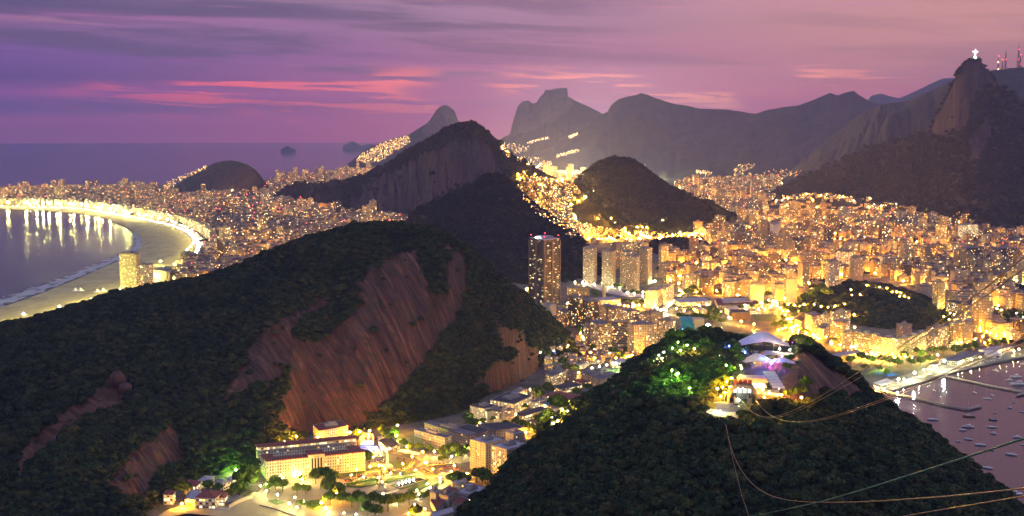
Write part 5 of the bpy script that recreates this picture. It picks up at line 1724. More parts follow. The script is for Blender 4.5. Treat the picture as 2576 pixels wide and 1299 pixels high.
blk('side_cottage', 'small red roofed cottage right against the restaurant', 'house', vv(900, 430), vv(1010, 440), vv(1060, 355), 5, 'hot', (0.6, 0.55, 0.5), 'red', hip=2, tank=False, z0=LZ + 4, base=4)

# ================================================================ flats, towers and offices of the middle ground
blk('banded_apartment_tower', 'brown banded apartment tower with balconies, nearest the small houses', 'building', r6(848, 604), r6(966, 655), r6(1105, 638), 50, 'band', (0.40, 0.29, 0.20), 'grey', slabs=2)
blk('banded_apartment_tower', 'brown striped apartment tower joined to the banded one', 'building', r6(1108, 612), r6(1125, 622), r6(1338, 612), 47, 'band', (0.30, 0.18, 0.12), 'grey', slabs=2)
blk('cream_apartment_slab', 'broad cream slab with many amber windows and vertical ribs', 'building', r6(1338, 628), r6(1415, 655), r6(1708, 640), 50, 'apt', (0.64, 0.52, 0.38), 'grey', ribs=5)
blk('cream_corner_tower', 'cream corner tower with yellow lit side, next to the dark crowned hill trees', 'building', r6(1712, 582), r6(1845, 606), r6(1960, 588), 44, 'apt', (0.62, 0.50, 0.33), 'grey')
blk('narrow_side_block', 'narrow brown block squeezed beside the banded tower', 'building', r6(765, 655), r6(792, 668), r6(846, 655), 38, 'apt', (0.44, 0.32, 0.24), 'grey')
blk('dark_glass_tower', 'dark balcony tower with scattered lit rooms, seaward one of the dark pair', 'building', r6(560, 275), r6(690, 305), r6(752, 290), 62, 'apt', (0.13, 0.10, 0.09), 'grey', slabs=3)
blk('dark_glass_tower', 'dark balcony tower with scattered lit rooms, town side one of the dark pair', 'building', r6(755, 325), r6(840, 352), r6(965, 340), 58, 'apt', (0.15, 0.11, 0.10), 'grey', slabs=3)
blk('mid_apartment_block', 'beige flats with dark hipped roof just behind the banded tower', 'building', r6(967, 395), r6(1052, 410), r6(1165, 398), 34, 'apt', (0.58, 0.42, 0.28), 'grey', hip=4, tank=False)
blk('mid_apartment_block', 'beige flats second in the row behind the banded tower', 'building', r6(1070, 425), r6(1175, 442), r6(1262, 425), 31, 'apt', (0.60, 0.44, 0.28), 'grey')
blk('mid_apartment_block', 'long beige flats with rows of small windows, third in the row', 'building', r6(1216, 445), r6(1330, 478), r6(1490, 468), 33, 'apt', (0.58, 0.44, 0.30), 'grey')
blk('mid_apartment_block', 'lowest dark-roofed flats of the row behind the cream slab', 'building', r6(1380, 500), r6(1480, 522), r6(1540, 500), 23, 'apt', (0.55, 0.40, 0.26), 'dark')
blk('mid_apartment_block', 'grey-beige flats with white roof lights beside the bright crossroads', 'building', r6(1540, 465), r6(1640, 498), r6(1790, 485), 36, 'apt', (0.55, 0.45, 0.34), 'grey')
blk('brown_side_block', 'low brown block at the foot of the dark pair', 'building', r6(410, 455), r6(500, 490), r6(560, 468), 33, 'apt', (0.34, 0.20, 0.14), 'grey')
blk('theatre_box', 'windowless tan box with pale roof beneath the bronze tower', 'building', r6(225, 378), r6(330, 405), r6(408, 388), 22, 'plain', (0.5, 0.38, 0.25), 'pale')
blk('yellow_lit_block', 'long yellow lit office on the slope beside the bronze tower', 'building', r6(548, 160), r6(560, 170), r6(835, 172), 18, 'strip', (0.70, 0.56, 0.24), 'grey')
blk('shopping_hall', 'flat tan shopping hall behind the dark tower pair', 'building', r6(900, 300), r6(985, 335), r6(1240, 322), 15, 'hot', (0.6, 0.42, 0.24), 'pale', tank=False)
blk('white_corner_block', 'white block with grid of small windows above the avenue', 'building', c1(988, 490), c1(1076, 492), c1(1120, 468), 38, 'apt', (0.72, 0.60, 0.44), 'grey')
blk('white_corner_block', 'tall cream block stepping up behind the white gridded one', 'building', c1(1122, 462), c1(1150, 468), c1(1200, 440), 46, 'apt', (0.66, 0.52, 0.36), 'grey', slabs=1)
blk('signal_tower', 'thin tan signal tower with a wide head in front of the slim towers', 'tower', r6(1003, 148), r6(1026, 152), r6(1048, 148), 26, 'plain', (0.62, 0.48, 0.32), 'conc', tank=False)

# bronze office tower
M_RIOP = plain('brown_pillar_stone', (0.26, 0.18, 0.13), 0.8, 0.1, 0.05)
rio, PR = blk('office_tower', 'dark bronze office skyscraper with pale corner pillars, tallest building in the photo', 'skyscraper', c1(130, 97), c1(240, 116), c1(355, 102), 148, 'off', (0.10, 0.07, 0.055), 'pale', tank=False, over=0.8)
for (p, q, n_) in ((PR[0], PR[1], 3), (PR[1], PR[2], 3)):
    p, q = Vector(p), Vector(q)
    L = (q - p).length; e = (q - p).normalized(); nn = Vector((e.y, -e.x))
    for t_ in (0.0, 0.47, 0.53, 1.0):
        s_ = p + e * (L * t_)
        mb = MB(); mb.prism([tuple(s_ - e * 1.3 + nn * 1.8), tuple(s_ + e * 1.3 + nn * 1.8), tuple(s_ + e * 1.3 + nn * 0.01), tuple(s_ - e * 1.3 + nn * 0.01)], 0, 145); mb.build('pillar', [M_RIOP], rio)
    for k in range(1, 41):
        mb = MB(); s0, s1 = p + e * 1.5, q - e * 1.5
        mb.prism([tuple(s0 + nn * 1.1), tuple(s1 + nn * 1.1), tuple(s1 + nn * 0.01), tuple(s0 + nn * 0.01)], k * 3.5 - 0.2, 0.55); mb.build('floor_ledge', [M_CONC_D], rio)
mb = MB(); mb.box(0, 0, 148.52, 30, 26, 5, 0.5); mb.build('crown', [M_ROOFL], rio)
for p in PR:
    mb = MB(); mb.tube([(p[0] * 0.9, p[1] * 0.9, 148.5), (p[0] * 0.9, p[1] * 0.9, 155)], 0.2, 4); ms = mb.build('mast', [M_DARK], rio)
    mb = MB(); mb.ball((p[0] * 0.9, p[1] * 0.9, 155.5), 1.0); mb.build('beacon', [E_RED], rio)
for x_ in (-8, -3):
    mb = MB(); mb.ball((x_ - 12, -16, 151), 0.8, sub=2); mb.build('roof_lamp', [E_FLOOD], rio)
# row of slim striped towers
for (a, b_, c_, hh, lab, s_) in (((527, 168), (604, 178), (630, 168), 88, 'slim pale striped tower standing nearest the bronze tower', 1), ((668, 192), (745, 202), (770, 192), 86, 'slim pale striped tower second from the bronze tower', 1),
                                 ((847, 228), (930, 240), (947, 228), 87, 'slim gold lit striped tower in front of the others', 1), ((945, 172), (1010, 182), (1040, 172), 88, 'slim white striped tower at the end of the row', 1),
                                 ((803, 197), (860, 207), (905, 197), 82, 'slim orange striped tower behind the gold lit one', 1), ((730, 135), (770, 142), (803, 136), 72, 'slim tower seen through the gap behind the striped row', 0),
                                 ((906, 133), (960, 140), (1012, 134), 74, 'wide tower farthest back in the striped row', 0), ((812, 140), (850, 146), (900, 140), 80, 'slim tower with red roof light behind the gold one', 0)):
    rr, PP = blk('striped_tower', lab, 'tower block', c1(*a), c1(*b_), c1(*c_), hh, 'band', (0.68, 0.58, 0.40) if s_ else (0.5, 0.42, 0.32), 'grey', slabs=2 if s_ else 1, z0=LZ + 2, base=4)
# podium and white-lit ramp
pad('podium_paving', J(c1, (520, 430), (560, 425), (700, 455), (860, 500), (980, 520), (970, 535), (860, 535), (720, 510), (590, 465)), M_ROOFL, 1.5)
pad('podium_paving', J(c1, (1000, 425), (1060, 405), (1075, 420), (1030, 440)), M_ROOFL, 1.5)

# campus and sports ground
blk('campus_hall', 'long low campus hall with glowing yellow walls by the avenue', 'building', t2(-40, 640), t2(60, 690), t2(470, 668), 9, 'hot', (0.6, 0.46, 0.26), 'pale', tank=False)
blk('courtyard_school', 'low cream building round a courtyard, seen edge to edge of campus', 'building', t2(515, 640), t2(560, 725), t2(1100, 708), 9, 'strip', (0.72, 0.60, 0.40), 'red', tank=False)
blk('courtyard_school_inner', 'pale inner roof in the courtyard of the campus school', 'building', t2(600, 640), t2(625, 685), t2(1010, 670), 10.5, 'white', (0.6, 0.5, 0.4), 'pale', tank=False)
blk('grandstand_hall', 'hall with brick red front and dark spotted roof beside the pitch', 'sports hall', t2(705, 778), t2(740, 820), t2(975, 822), 15, 'brick', (0.4, 0.1, 0.05), 'dark', tank=False)
pad('sports_pitch', J(t2, (975, 840), (1300, 845), (1370, 935), (1060, 925)), M_GRASS, 0.12)
blk('pitch_block', 'low long block behind the sports pitch', 'building', t2(950, 785), t2(960, 795), t2(1310, 790), 7, 'hot', (0.5, 0.35, 0.22), 'red', tank=False)
blk('campus_shed', 'lit shed with glowing yellow wall between campus trees', 'building', t2(255, 765), t2(300, 785), t2(420, 790), 7, 'hot', (0.66, 0.5, 0.25), 'pale', tank=False)
blk('silver_hall', 'curved silver roofed hall next to the spotted roof', 'building', t2(645, 755), t2(700, 790), t2(850, 765), 11, 'white', (0.6, 0.6, 0.55), 'pale', hip=4, tank=False)
g = G(*t2(230, 1030), LZ)
tl = empty('teal_roof_hall', tuple(g), 0.1, 'hall under a teal ribbed curved roof with blue lights', 'hall')
b = MB()
for j in range(3):
    for k in range(8):
        a0, a1 = math.pi * 0.5 * k / 8, math.pi * 0.5 * (k + 1) / 8
        x0, x1 = -24 + 9 * j, -24 + 9 * j + 8.3
        f_ = lambda a: (30 * (1 - math.cos(a)) - 6, 22 * math.sin(a))
        (y0, z0_), (y1, z1_) = f_(a0), f_(a1)
        b.quad((x0, y0, z0_), (x1, y0, z0_), (x1, y1, z1_), (x0, y1, z1_))
b.build('curved_roof', M_TEAL, tl)
b = MB(); b.box(12, 12, 0, 22, 26, 20); b.build('wall', M_CREAM, tl)
b = MB(); b.ball((30, 0, 8), 2.4, sub=2); b.build('lit_opening', E_WHITE, tl)
for x in (-22, -12, -3):
    b = MB(); b.ball((x, -7, 1.5), 0.7); b.build('blue_light', E_BLUE, tl)

# bay side blocks
blk('office_with_gold_windows', 'brown office block with full rows of gold windows', 'building', c2(508, 188), c2(600, 205), c2(632, 192), 62, 'hot', (0.20, 0.10, 0.06), 'dark')
blk('ribbed_tower', 'pale tower with four glowing vertical ribs beside the wooded hill', 'building', c2(430, 268), c2(455, 276), c2(527, 266), 74, 'apt', (0.62, 0.5, 0.38), 'grey', ribs=5)
blk('ribbed_tower', 'second pale tower with glowing vertical ribs, behind the wooded hill', 'building', c2(608, 238), c2(640, 248), c2(708, 238), 66, 'apt', (0.62, 0.5, 0.38), 'grey', ribs=5)
blk('blank_cream_tower', 'tall cream tower with one column of windows above the avenue lamps', 'building', t2(1432, 378), t2(1445, 384), t2(1590, 380), 56, 'plain', (0.68, 0.54, 0.38), 'grey')
blk('blank_cream_tower', 'pair of joined cream towers with tiny window slits', 'building', t2(945, 445), t2(975, 455), t2(1155, 448), 46, 'dim', (0.62, 0.50, 0.36), 'grey')
blk('lower_cream_block', 'cream block stepping down beside the tall blank tower', 'building', t2(1270, 440), t2(1300, 455), t2(1425, 448), 38, 'dim', (0.60, 0.48, 0.36), 'grey')
blk('yellow_window_tower', 'tan tower with deep bronze glass front above the parkland', 'building', t2(285, 295), t2(310, 310), t2(408, 300), 48, 'off', (0.6, 0.4, 0.24), 'grey')
blk('square_window_block', 'cream block with neat square windows over the campus', 'building', t2(612, 415), t2(650, 425), t2(800, 418), 34, 'apt', (0.62, 0.52, 0.34), 'grey')
blk('bright_white_tower', 'glaring white lit tower in the middle of the town', 'building', c2(15, -10), c2(40, 0), c2(96, -12), 62, 'white', (0.8, 0.85, 0.75), 'pale')
blk('green_white_tower', 'slim tower with pale green lit bands beside the glaring tower', 'building', c2(116, 10), c2(125, 14), c2(185, 6), 58, 'hot', (0.4, 0.4, 0.3), 'grey')
blk('hillfoot_lit_tower', 'broad tower full of lit windows under the mountain slope', 'building', c2(1410, 0), c2(1420, 4), c2(1560, -2), 60, 'hot', (0.55, 0.46, 0.30), 'grey')
blk('dark_twin_slab', 'dark slab with many lit windows, seaward of the twin slabs', 'building', c2(1425, 168), c2(1440, 176), c2(1612, 166), 60, 'apt', (0.2, 0.16, 0.14), 'grey')
blk('dark_twin_slab', 'dark slab with many lit windows, nearest the frame edge', 'building', c2(1650, 172), c2(1668, 180), c2(1850, 170), 62, 'apt', (0.2, 0.16, 0.14), 'grey')
blk('bay_side_block', 'greenish white block on the shoulder of the wooded town hill', 'building', t4(862, 455), t4(940, 480), t4(1060, 460), 42, 'dim', (0.62, 0.56, 0.42), 'grey')
blk('bay_side_block', 'tall greenish balcony block rising beside the glass shopping hall', 'building', t4(1070, 415), t4(1140, 432), t4(1235, 422), 62, 'apt', (0.60, 0.56, 0.40), 'grey', slabs=1)
blk('glass_shopping_block', 'glass shopping block with dark overhanging roof', 'building', t4(1245, 660), t4(1480, 720), t4(1860, 690), 26, 'hot', (0.2, 0.2, 0.18), 'dark', tank=False, over=3)
blk('twin_office_block', 'office with tall dim window panels between seafront blocks and trees', 'building', t4(1345, 948), t4(1352, 955), t4(1455, 935), 46, 'apt', (0.55, 0.40, 0.26), 'grey')
blk('twin_office_block', 'pale office with tall lit panels, last of the seafront row', 'building', t4(1458, 930), t4(1470, 938), t4(1590, 915), 50, 'apt', (0.6, 0.44, 0.28), 'grey')
blk('dark_glass_office', 'narrow dark glass office in the seafront row', 'building', t4(1275, 955), t4(1285, 962), t4(1350, 945), 44, 'off', (0.1, 0.1, 0.1), 'grey')
blk('grey_roof_block', 'grey block stepping behind the dark glass office', 'building', t4(990, 1000), t4(1140, 1020), t4(1275, 1000), 38, 'apt', (0.5, 0.4, 0.3), 'grey')
blk('small_seafront_block', 'short brown roofed block in the seafront row', 'building', t4(1000, 1105), t4(1060, 1120), t4(1160, 1110), 26, 'apt', (0.55, 0.38, 0.24), 'red')
blk('rooftop_block', 'cream block with blank side beside the curved seafront block', 'building', t4(600, 955), t4(680, 972), t4(800, 965), 36, 'dim', (0.58, 0.44, 0.34), 'grey')
blk('corner_cream_tower', 'cream tower with green lit stair beside the tree lined avenue', 'building', t2(1688, 830), t2(1780, 865), t2(1905, 850), 42, 'apt', (0.66, 0.50, 0.34), 'grey')
blk('corner_side_tower', 'tower of flats behind the green lit stair tower', 'building', t2(1905, 835), t2(1940, 850), t2(2005, 835), 40, 'apt', (0.5, 0.4, 0.3), 'grey')
blk('balcony_block', 'grey balcony block behind the orange fronted flats', 'building', c2(460, 645), c2(475, 650), c2(612, 640), 38, 'apt', (0.4, 0.34, 0.28), 'grey', slabs=1)
blk('orange_front_block', 'orange lit block of flats at the bend of the avenue', 'building', c2(465, 715), c2(560, 725), c2(610, 712), 42, 'apt', (0.68, 0.46, 0.22), 'grey')
blk('low_avenue_block', 'low orange lit block on the avenue between two towers', 'building', c2(362, 762), c2(415, 775), c2(463, 745), 26, 'apt', (0.66, 0.46, 0.22), 'grey')
blk('church_house', 'small church with pointed roof beside the green stair tower', 'church', t2(1560, 895), t2(1640, 925), t2(1690, 900), 16, 'dim', (0.5, 0.36, 0.26), 'dark', hip=7, tank=False)
# curved seafront block
crv = [c2(552, 800), c2(640, 790), c2(700, 800), c2(772, 812), c2(850, 835), c2(960, 845), c2(1050, 832), c2(1110, 812), c2(1178, 795)]
L = [G(x, y, LZ + 38) for x, y in crv]
cc_ = sum(L, Vector()) / len(L)
cr = empty('curved_seafront_block', (cc_.x, cc_.y, LZ), 0, 'long curved seafront apartment block with rows of lit windows', 'building')
front = [(p.x - cc_.x, p.y - cc_.y) for p in L]
back = [(p.x - cc_.x + 3, p.y - cc_.y + 16) for p in L]
for i in range(len(L) - 1):
    mb = MB(); mb.prism([front[i], front[i + 1], back[i + 1], back[i]], 0, 38 - 0.02 * i, mi=0, top=1, col=[(0.55, 0.38, 0.24), (0.66, 0.5, 0.32), (0.5, 0.34, 0.22)][i % 3], seed=i * 3.7); mb.build('wall', [FAC_APT, M_ROOFG], cr)
    for k in range(1, 12):
        mb = MB(); p, q = Vector(front[i]), Vector(front[i + 1]); e = (q - p).normalized(); nn = Vector((e.y, -e.x)); mb.prism([tuple(p + nn * 0.8), tuple(q + nn * 0.8), tuple(q + nn * 0.01), tuple(p + nn * 0.01)], k * 3.05, 0.35); mb.build('balcony_slab', [M_CREAM], cr)
    mb = MB(); mid = (Vector(front[i]) + Vector(back[i + 1])) / 2; mb.box(mid.x, mid.y, 38.01, 9, 7, 3.2, 0.3); mb.build('stair_house', [M_CONC], cr)

# hotels on the beach
def hotel(label, a, b_, c_, h, fac, col, z=LZ):
    return blk('beach_hotel', label, 'hotel', a, b_, c_, h, fac, col, 'grey', slabs=1)[0]
hotel('tall hotel slab with yellow reflecting windows and lit roof bar', uu(112, 275), uu(400, 290), uu(472, 265), 108, 'apt', (0.56, 0.48, 0.22))
hotel('white banded hotel with pale stair shaft beside the taller hotel', uu(338, 485), uu(615, 480), uu(692, 450), 68, 'band', (0.6, 0.5, 0.44))
blk('dark_seafront_tower', 'dark tower with one lit column of windows by the avenue end', 'building', uu(1160, 265), uu(1330, 290), uu(1380, 260), 58, 'dim', (0.14, 0.09, 0.07), 'dark')
blk('white_seafront_block', 'white flats in front of the dark seafront tower', 'building', uu(1075, 395), uu(1230, 405), uu(1330, 395), 34, 'apt', (0.68, 0.62, 0.40), 'pale')
blk('long_seafront_block', 'long cream slab behind the avenue end', 'building', uu(1490, 180), uu(1510, 190), uu(1880, 180), 22, 'strip', (0.6, 0.5, 0.36), 'pale')
blk('garden_roof_block', 'low block with glowing yellow roof garden beside the hotels', 'building', uu(705, 560), uu(930, 590), uu(1145, 520), 26, 'apt', (0.55, 0.45, 0.26), 'grey')
blk('cream_street_block', 'cream flats with amber windows standing over the wooded ridge', 'building', uu(1405, 415), uu(1580, 425), uu(1600, 390), 40, 'apt', (0.66, 0.54, 0.36), 'grey')
blk('blank_pink_block', 'blank pinkish wall beside the cream flats over the ridge', 'building', uu(1590, 390), uu(1740, 400), uu(1760, 375), 36, 'plain', (0.6, 0.45, 0.38), 'grey')
for i, (cx, cy) in enumerate(((460, 1100), (500, 1100), (560, 1108), (600, 1108))):
    pass
for i, (x, y) in enumerate(((290, 683), (303, 683), (345, 686), (360, 684))):
    g = G(190 + (x - 290), 735 + (y - 683), LZ + 0.03)
    tr = empty('beach_marquee', tuple(g), 0.3, ('first', 'second', 'third', 'fourth')[i] + ' white peaked marquee on the sand, counted from the sea', 'tent', 'marquees on the sand')
    b = MB(); b.lathe([(11, 3), (7, 4.2), (3, 7), (0.4, 11)], sides=8); b.build('canopy', M_MEMB, tr)
    for a in range(4):
        b = MB(); b.tube([(9.5 * math.cos(a * 1.57 + .8), 9.5 * math.sin(a * 1.57 + .8), 0), (9.5 * math.cos(a * 1.57 + .8), 9.5 * math.sin(a * 1.57 + .8), 3)], 0.2, 4); b.build('post', M_METAL, tr)

# houses between the hill and the flats
rh = random.Random(11)
HOUSES = []
for k in range(240):
    x = rh.uniform(1360, 1580)
    y = rh.uniform(868, 945)
    if y > 905 and x < 1372:
        continue
    if not inpoly([x], [y], [(1358, 905), (1375, 872), (1430, 862), (1480, 880), (1560, 882), (1640, 872), (1600, 905), (1560, 925), (1480, 915), (1440, 945), (1380, 935)])[0]:
        continue
    g = G(x, y, LZ)
    if any((g - q[0]).length < 9.5 for q in HOUSES) or drop(g.x, g.y) > LZ + 25:
        continue
    HOUSES.append((g, x, y))
hl = []
for g, x, y in HOUSES:
    hl.append(dict(x=g.x, y=g.y, r=rh.uniform(-0.3, 0.5), w=rh.uniform(9, 14), d=rh.uniform(8, 11), h=rh.choice((4, 6.5, 7, 9)), z=drop(g.x, g.y), col=rh.choice(WALLS), roof=rh.choice(ROOFS), seed=rh.random() * 300, px=(x, y)))
PL2 = [('the banded apartment tower', 1505, 880), ('the floodlit playing field', 1540, 915), ('the hill foot', 1372, 890), ('the tan office with glaring windows', 1400, 940), ('the small brown block', 1450, 880)]
PLACES_, PLACES = PLACES, PL2
label_by_place(hl, 'cottage')
PLACES = PLACES_
for b_ in hl:
    root = empty('village_house', (b_['x'], b_['y'], b_['z']), b_['r'], b_['label'], 'house', 'houses under the wooded hill')
    mb = MB(); mb.box(0, 0, -2, b_['w'], b_['d'], b_['h'] + 2, 0, col=b_['col'], seed=b_['seed'], mi=0, top=0); mb.build('wall', [M_HOUSE], root)
    mb = MB(); w, d, h = b_['w'] / 2 + 0.4, b_['d'] / 2 + 0.4, b_['h'] + 0.01
    if rh.random() < 0.5:
        mb.v += [(-w, -d, h), (w, -d, h), (w, d, h), (-w, d, h), (-w, 0, h + 1.8), (w, 0, h + 1.8)]
        for f in ((0, 1, 5, 4), (2, 3, 4, 5), (1, 2, 5), (3, 0, 4), (3, 2, 1, 0)):
            mb.face(f, col=b_['roof'])
    else:
        mb.box(0, 0, h, 2 * w, 2 * d, 0.4, 0, col=b_['roof'], mi=0, top=0, bottom=True)
    mb.build('roof', [M_ROOFC], root)
pad('playing_field', J(c1, (680, 1085), (760, 1060), (880, 1045), (850, 1075), (770, 1110)), M_GRASS, 0.12)
blk('field_hall', 'pale roofed hall beside the floodlit playing field', 'sports hall', c1(742, 1012), c1(800, 1030), c1(866, 1005), 9, 'hot', (0.6, 0.56, 0.42), 'pale', hip=2.5, tank=False)
# ================================================================ lamps
L_SOD = emit('street_lamp_orange', (1.0, 0.40, 0.02), 4200)
L_AMB = emit('street_lamp_amber', (1.0, 0.56, 0.08), 3000)
L_WHI = emit('street_lamp_white', (1.0, 0.80, 0.28), 1500)
L_FLO = emit('flood_lamp_white', (0.95, 1.0, 0.70), 2600)
L_GRN = emit('lamp_green', (0.50, 1.0, 0.10), 4200)
L_BEA = emit('beach_lamp_yellow', (0.98, 0.82, 0.20), 1600)
L_BLU = emit('lamp_blue', (0.08, 0.15, 1.0), 4000)
L_PNK = emit('lamp_pink', (1.0, 0.08, 0.40), 3500)
LK = dict(s=L_SOD, a=L_AMB, w=L_WHI, f=L_FLO, g=L_GRN, b=L_BEA, u=L_BLU, p=L_PNK)
LN = dict(s='orange', a='amber', w='white', f='glaring white', g='green', b='yellow-white', u='blue', p='pink')
PROTO = {}
LAMPQ = []


def lamp_proto(kind, h, r, name):
    key = (kind, h, r)
    if key not in PROTO:
        b = MB(); b.tube([(0, 0, 0), (0, 0, h * 0.96)], 0.16, 6, 0.09); b.box(0, 0, 0, 0.6, 0.6, 0.5)
        pm = b.mesh('pole', M_METAL)
        b = MB(); b.ball((0, 0, h), r, sub=1)
        PROTO[key] = (pm, b.mesh('lamp_glass', LK[kind]))
    return PROTO[key]


def lamp(p, kind, h=9.0, r=0.6, name='street_lamp', where='', cat='street lamp', group=None):
    LAMPQ.append((tuple(p), kind, h, r, name, where, cat, group))


def lamp_now(p, kind, h, r, name, where, cat, group):
    pm, gm = lamp_proto(kind, h, r, name)
    lab = '%s %s %s' % (LN[kind], 'lamp on a pole' if name == 'street_lamp' else 'floodlight on a mast', where)
    root = empty(name, tuple(p), 0, lab, cat, group or ('lamps ' + where))
    for nm_, me in (('pole', pm), ('lamp_glass', gm)):
        o = bpy.data.objects.new(nm_, me); COL.objects.link(o); o.parent = root
    return root


def lamps_px(f, pts, kind, where, h=9.0, r=0.6, name='street_lamp'):
    if r >= 0.9:
        r *= 0.72
    for q in pts:
        k = q[2] if len(q) > 2 else kind
        g = G(*f(q[0], q[1]), LZ + h)
        t_ = hit(*f(q[0], q[1]))
        if t_ is not None and t_.z > LZ + 3:
            r0 = ray(*f(q[0], q[1]))
            # step back along the sight line until the lamp stands h above the slope
            t0 = (t_ - Vector((0, 0, H))).length / r0.length
            P_ = t_
            for st_ in range(60):
                c_ = Vector((0, 0, H)) + r0 * (t0 - st_ * 1.5)
                if c_.z - drop(c_.x, c_.y) >= h:
                    P_ = c_
                    break
            lamp((P_.x, P_.y, P_.z - h), k, h, r, name, where)
        else:
            lamp((g.x, g.y, LZ), k, h, r, name, where)


lamps_px(r3, [(1480, 875), (1805, 850), (1300, 1015), (1235, 960), (1300, 945), (1620, 1090), (1960, 1210), (1712, 1135), (1555, 1160), (1425, 1060), (1210, 870), (1640, 1200)], 'w', 'on the square by the cove', 8.5, 0.6)
lamps_px(r3, [(355, 1160, 's'), (1915, 1150, 's'), (960, 780, 'g'), (1650, 830, 'a'), (1700, 885, 'a')], 's', 'at the cove end of the square', 5, 0.75)
lamps_px(r4, [(18, 1210, 'w'), (345, 1280, 'f'), (210, 1262), (1113, 1218, 'a'), (650, 1045), (788, 1117), (1050, 1055), (1025, 1010), (1168, 980), (1143, 937), (1288, 918), (1285, 875), (600, 865), (838, 828), (733, 818), (433, 860), (1008, 785), (640, 915)], 'w', 'in the garden round the lit pool', 5, 0.42)
lamps_px(r4, [(1010, 785), (870, 713), (605, 735), (633, 735), (503, 745), (918, 525), (620, 490), (1092, 578), (1300, 632), (1205, 775), (1120, 700), (1140, 700), (1410, 800), (1590, 820), (975, 632), (295, 840), (665, 770), (345, 1105), (130, 1040), (1000, 1170), (930, 1270), (350, 780), (1445, 735), (540, 640)], 's', 'round the car park and roundabout', 9, 0.5)
lamps_px(r4, [(570, 535, 'a'), (718, 543, 'a'), (640, 545, 'w'), (505, 480, 'u'), (795, 400, 'g'), (1415, 630, 'w'), (1590, 565, 'w'), (1220, 575, 'w')], 'a', 'by the arched cable station', 7, 0.6)
lamps_px(r5, [(850, 600), (943, 573), (1015, 550), (790, 585), (1003, 220), (1093, 328), (258, 712), (1520, 445), (1360, 495), (1220, 465), (1560, 540), (1480, 520), (190, 665, 'w')], 'a', 'among the lit school blocks', 7, 0.55)
lamps_px(r5, [(1330, 640, 'f'), (1415, 685), (1208, 830), (975, 735), (1045, 775), (1300, 690, 'w'), (1230, 700, 'w'), (940, 850), (1010, 720), (1120, 870), (1190, 780), (1350, 720, 'w')], 's', 'round the car park below the palace', 6, 0.6)
lamps_px(r6, [(760, 830, 'w'), (1310, 1070), (1350, 1055), (1390, 1042), (1180, 1080), (640, 935), (560, 915), (850, 1010), (700, 640), (640, 600), (720, 760), (780, 800), (1100, 1020), (1240, 980), (1560, 985), (700, 1270), (740, 800), (1620, 1020), (900, 1080)], 's', 'among the cottages and flats', 7, 0.7)
lamps_px(r6, [(200, 1010, 'w'), (285, 1085, 'w'), (375, 995, 'u'), (440, 800, 'w'), (470, 985, 'w'), (680, 915, 'w'), (860, 985, 'w'), (900, 960, 'w'), (380, 1155, 'w')], 'w', 'between the cottages at the hill foot', 5, 0.55)
lamps_px(r6, [(870, 1210), (965, 1190), (1060, 1168), (1145, 1150), (1178, 1150), (1410, 1140, 'w')], 'f', 'along the playing field', 13, 0.9, 'flood_mast')
lamps_px(r6, [(20, 200), (10, 230), (45, 262), (30, 180)], 's', 'behind the wooded ridge below the bronze tower', 9, 1.5)
lamps_px(r6, [(1765, 455, 'f'), (1800, 448, 'f'), (1830, 462, 'w'), (1720, 440, 'w'), (1780, 500, 'a'), (1400, 410), (1405, 375), (1665, 370), (1690, 390), (1480, 395), (1650, 420), (1290, 400), (1340, 405), (1550, 400), (1850, 410, 'w'), (1880, 390, 'w'), (1910, 360, 'w'), (1940, 330, 'w'), (550, 370, 'a'), (1230, 380), (1430, 400)], 's', 'on the avenue by the bright crossroads', 9, 1.1)
lamps_px(r6, [(745, 100, 'f'), (650, 95, 'w'), (800, 110, 'w'), (900, 120, 'w'), (1085, 160, 'w'), (1170, 125, 'w'), (1230, 165, 'w'), (1130, 150, 'w'), (1330, 230, 'w'), (1530, 225, 'w'), (1530, 270, 'w'), (1640, 85, 'w'), (1600, 75, 'w'), (1690, 80, 'w'), (1420, 240, 'w'), (1000, 100, 'w'), (1580, 280, 'w')], 'w', 'on the white lit podium of the striped towers', 6, 0.75)
lamps_px(t2, [(1370, 755), (1460, 795), (1325, 725), (1130, 735), (1470, 700), (1550, 720), (1620, 735), (1680, 710), (1650, 765), (1810, 712), (1900, 738), (1990, 745), (2080, 730), (1600, 1040), (1590, 980), (1500, 940), (1460, 900), (1700, 1080), (1950, 1125), (1025, 965), (860, 930), (375, 950), (175, 700), (315, 720, 'a'), (420, 710, 'a'), (250, 775, 'a'),
              (1510, 1020, 'a'), (1530, 1055, 'a'), (2030, 1200), (1860, 1160), (1340, 1040), (1390, 1025), (1430, 840), (1400, 800), (1380, 860), (1480, 960), (1540, 1000), (1650, 1120), (1760, 1140), (1120, 690), (1240, 740), (1270, 700), (100, 560), (60, 590), (280, 545), (600, 800, 'a'), (20, 760, 'a'), (120, 790, 'a'), (60, 820, 'a'), (1170, 770), (1870, 1120), (1800, 1100), (2200, 700)],
         's', 'under the avenue trees in the middle of town', 9, 1.1)
lamps_px(t2, [(925, 768, 'w'), (1085, 773, 'w'), (915, 720, 'w'), (665, 638, 'w'), (905, 640, 'w'), (730, 890, 'a'), (700, 880, 'w'), (1215, 658, 'w'), (1275, 665, 'w'), (1305, 665, 'w'), (1325, 690, 'w'), (60, 525, 'w'), (90, 545, 'w')], 'w', 'round the courtyard school and pitch', 10, 1.1)
lamps_px(t4, [(60, 455), (220, 460), (380, 480), (475, 495), (545, 545), (605, 540), (655, 555), (130, 575), (20, 585), (15, 515), (700, 600), (760, 620), (640, 600), (820, 640)], 's', 'among the trees of the wooded town hill', 7, 1.0)
lamps_px(t4, [(50, 835), (20, 1250, 'a'), (60, 1000, 'w')], 's', 'before the wooded town hill', 11, 1.4)
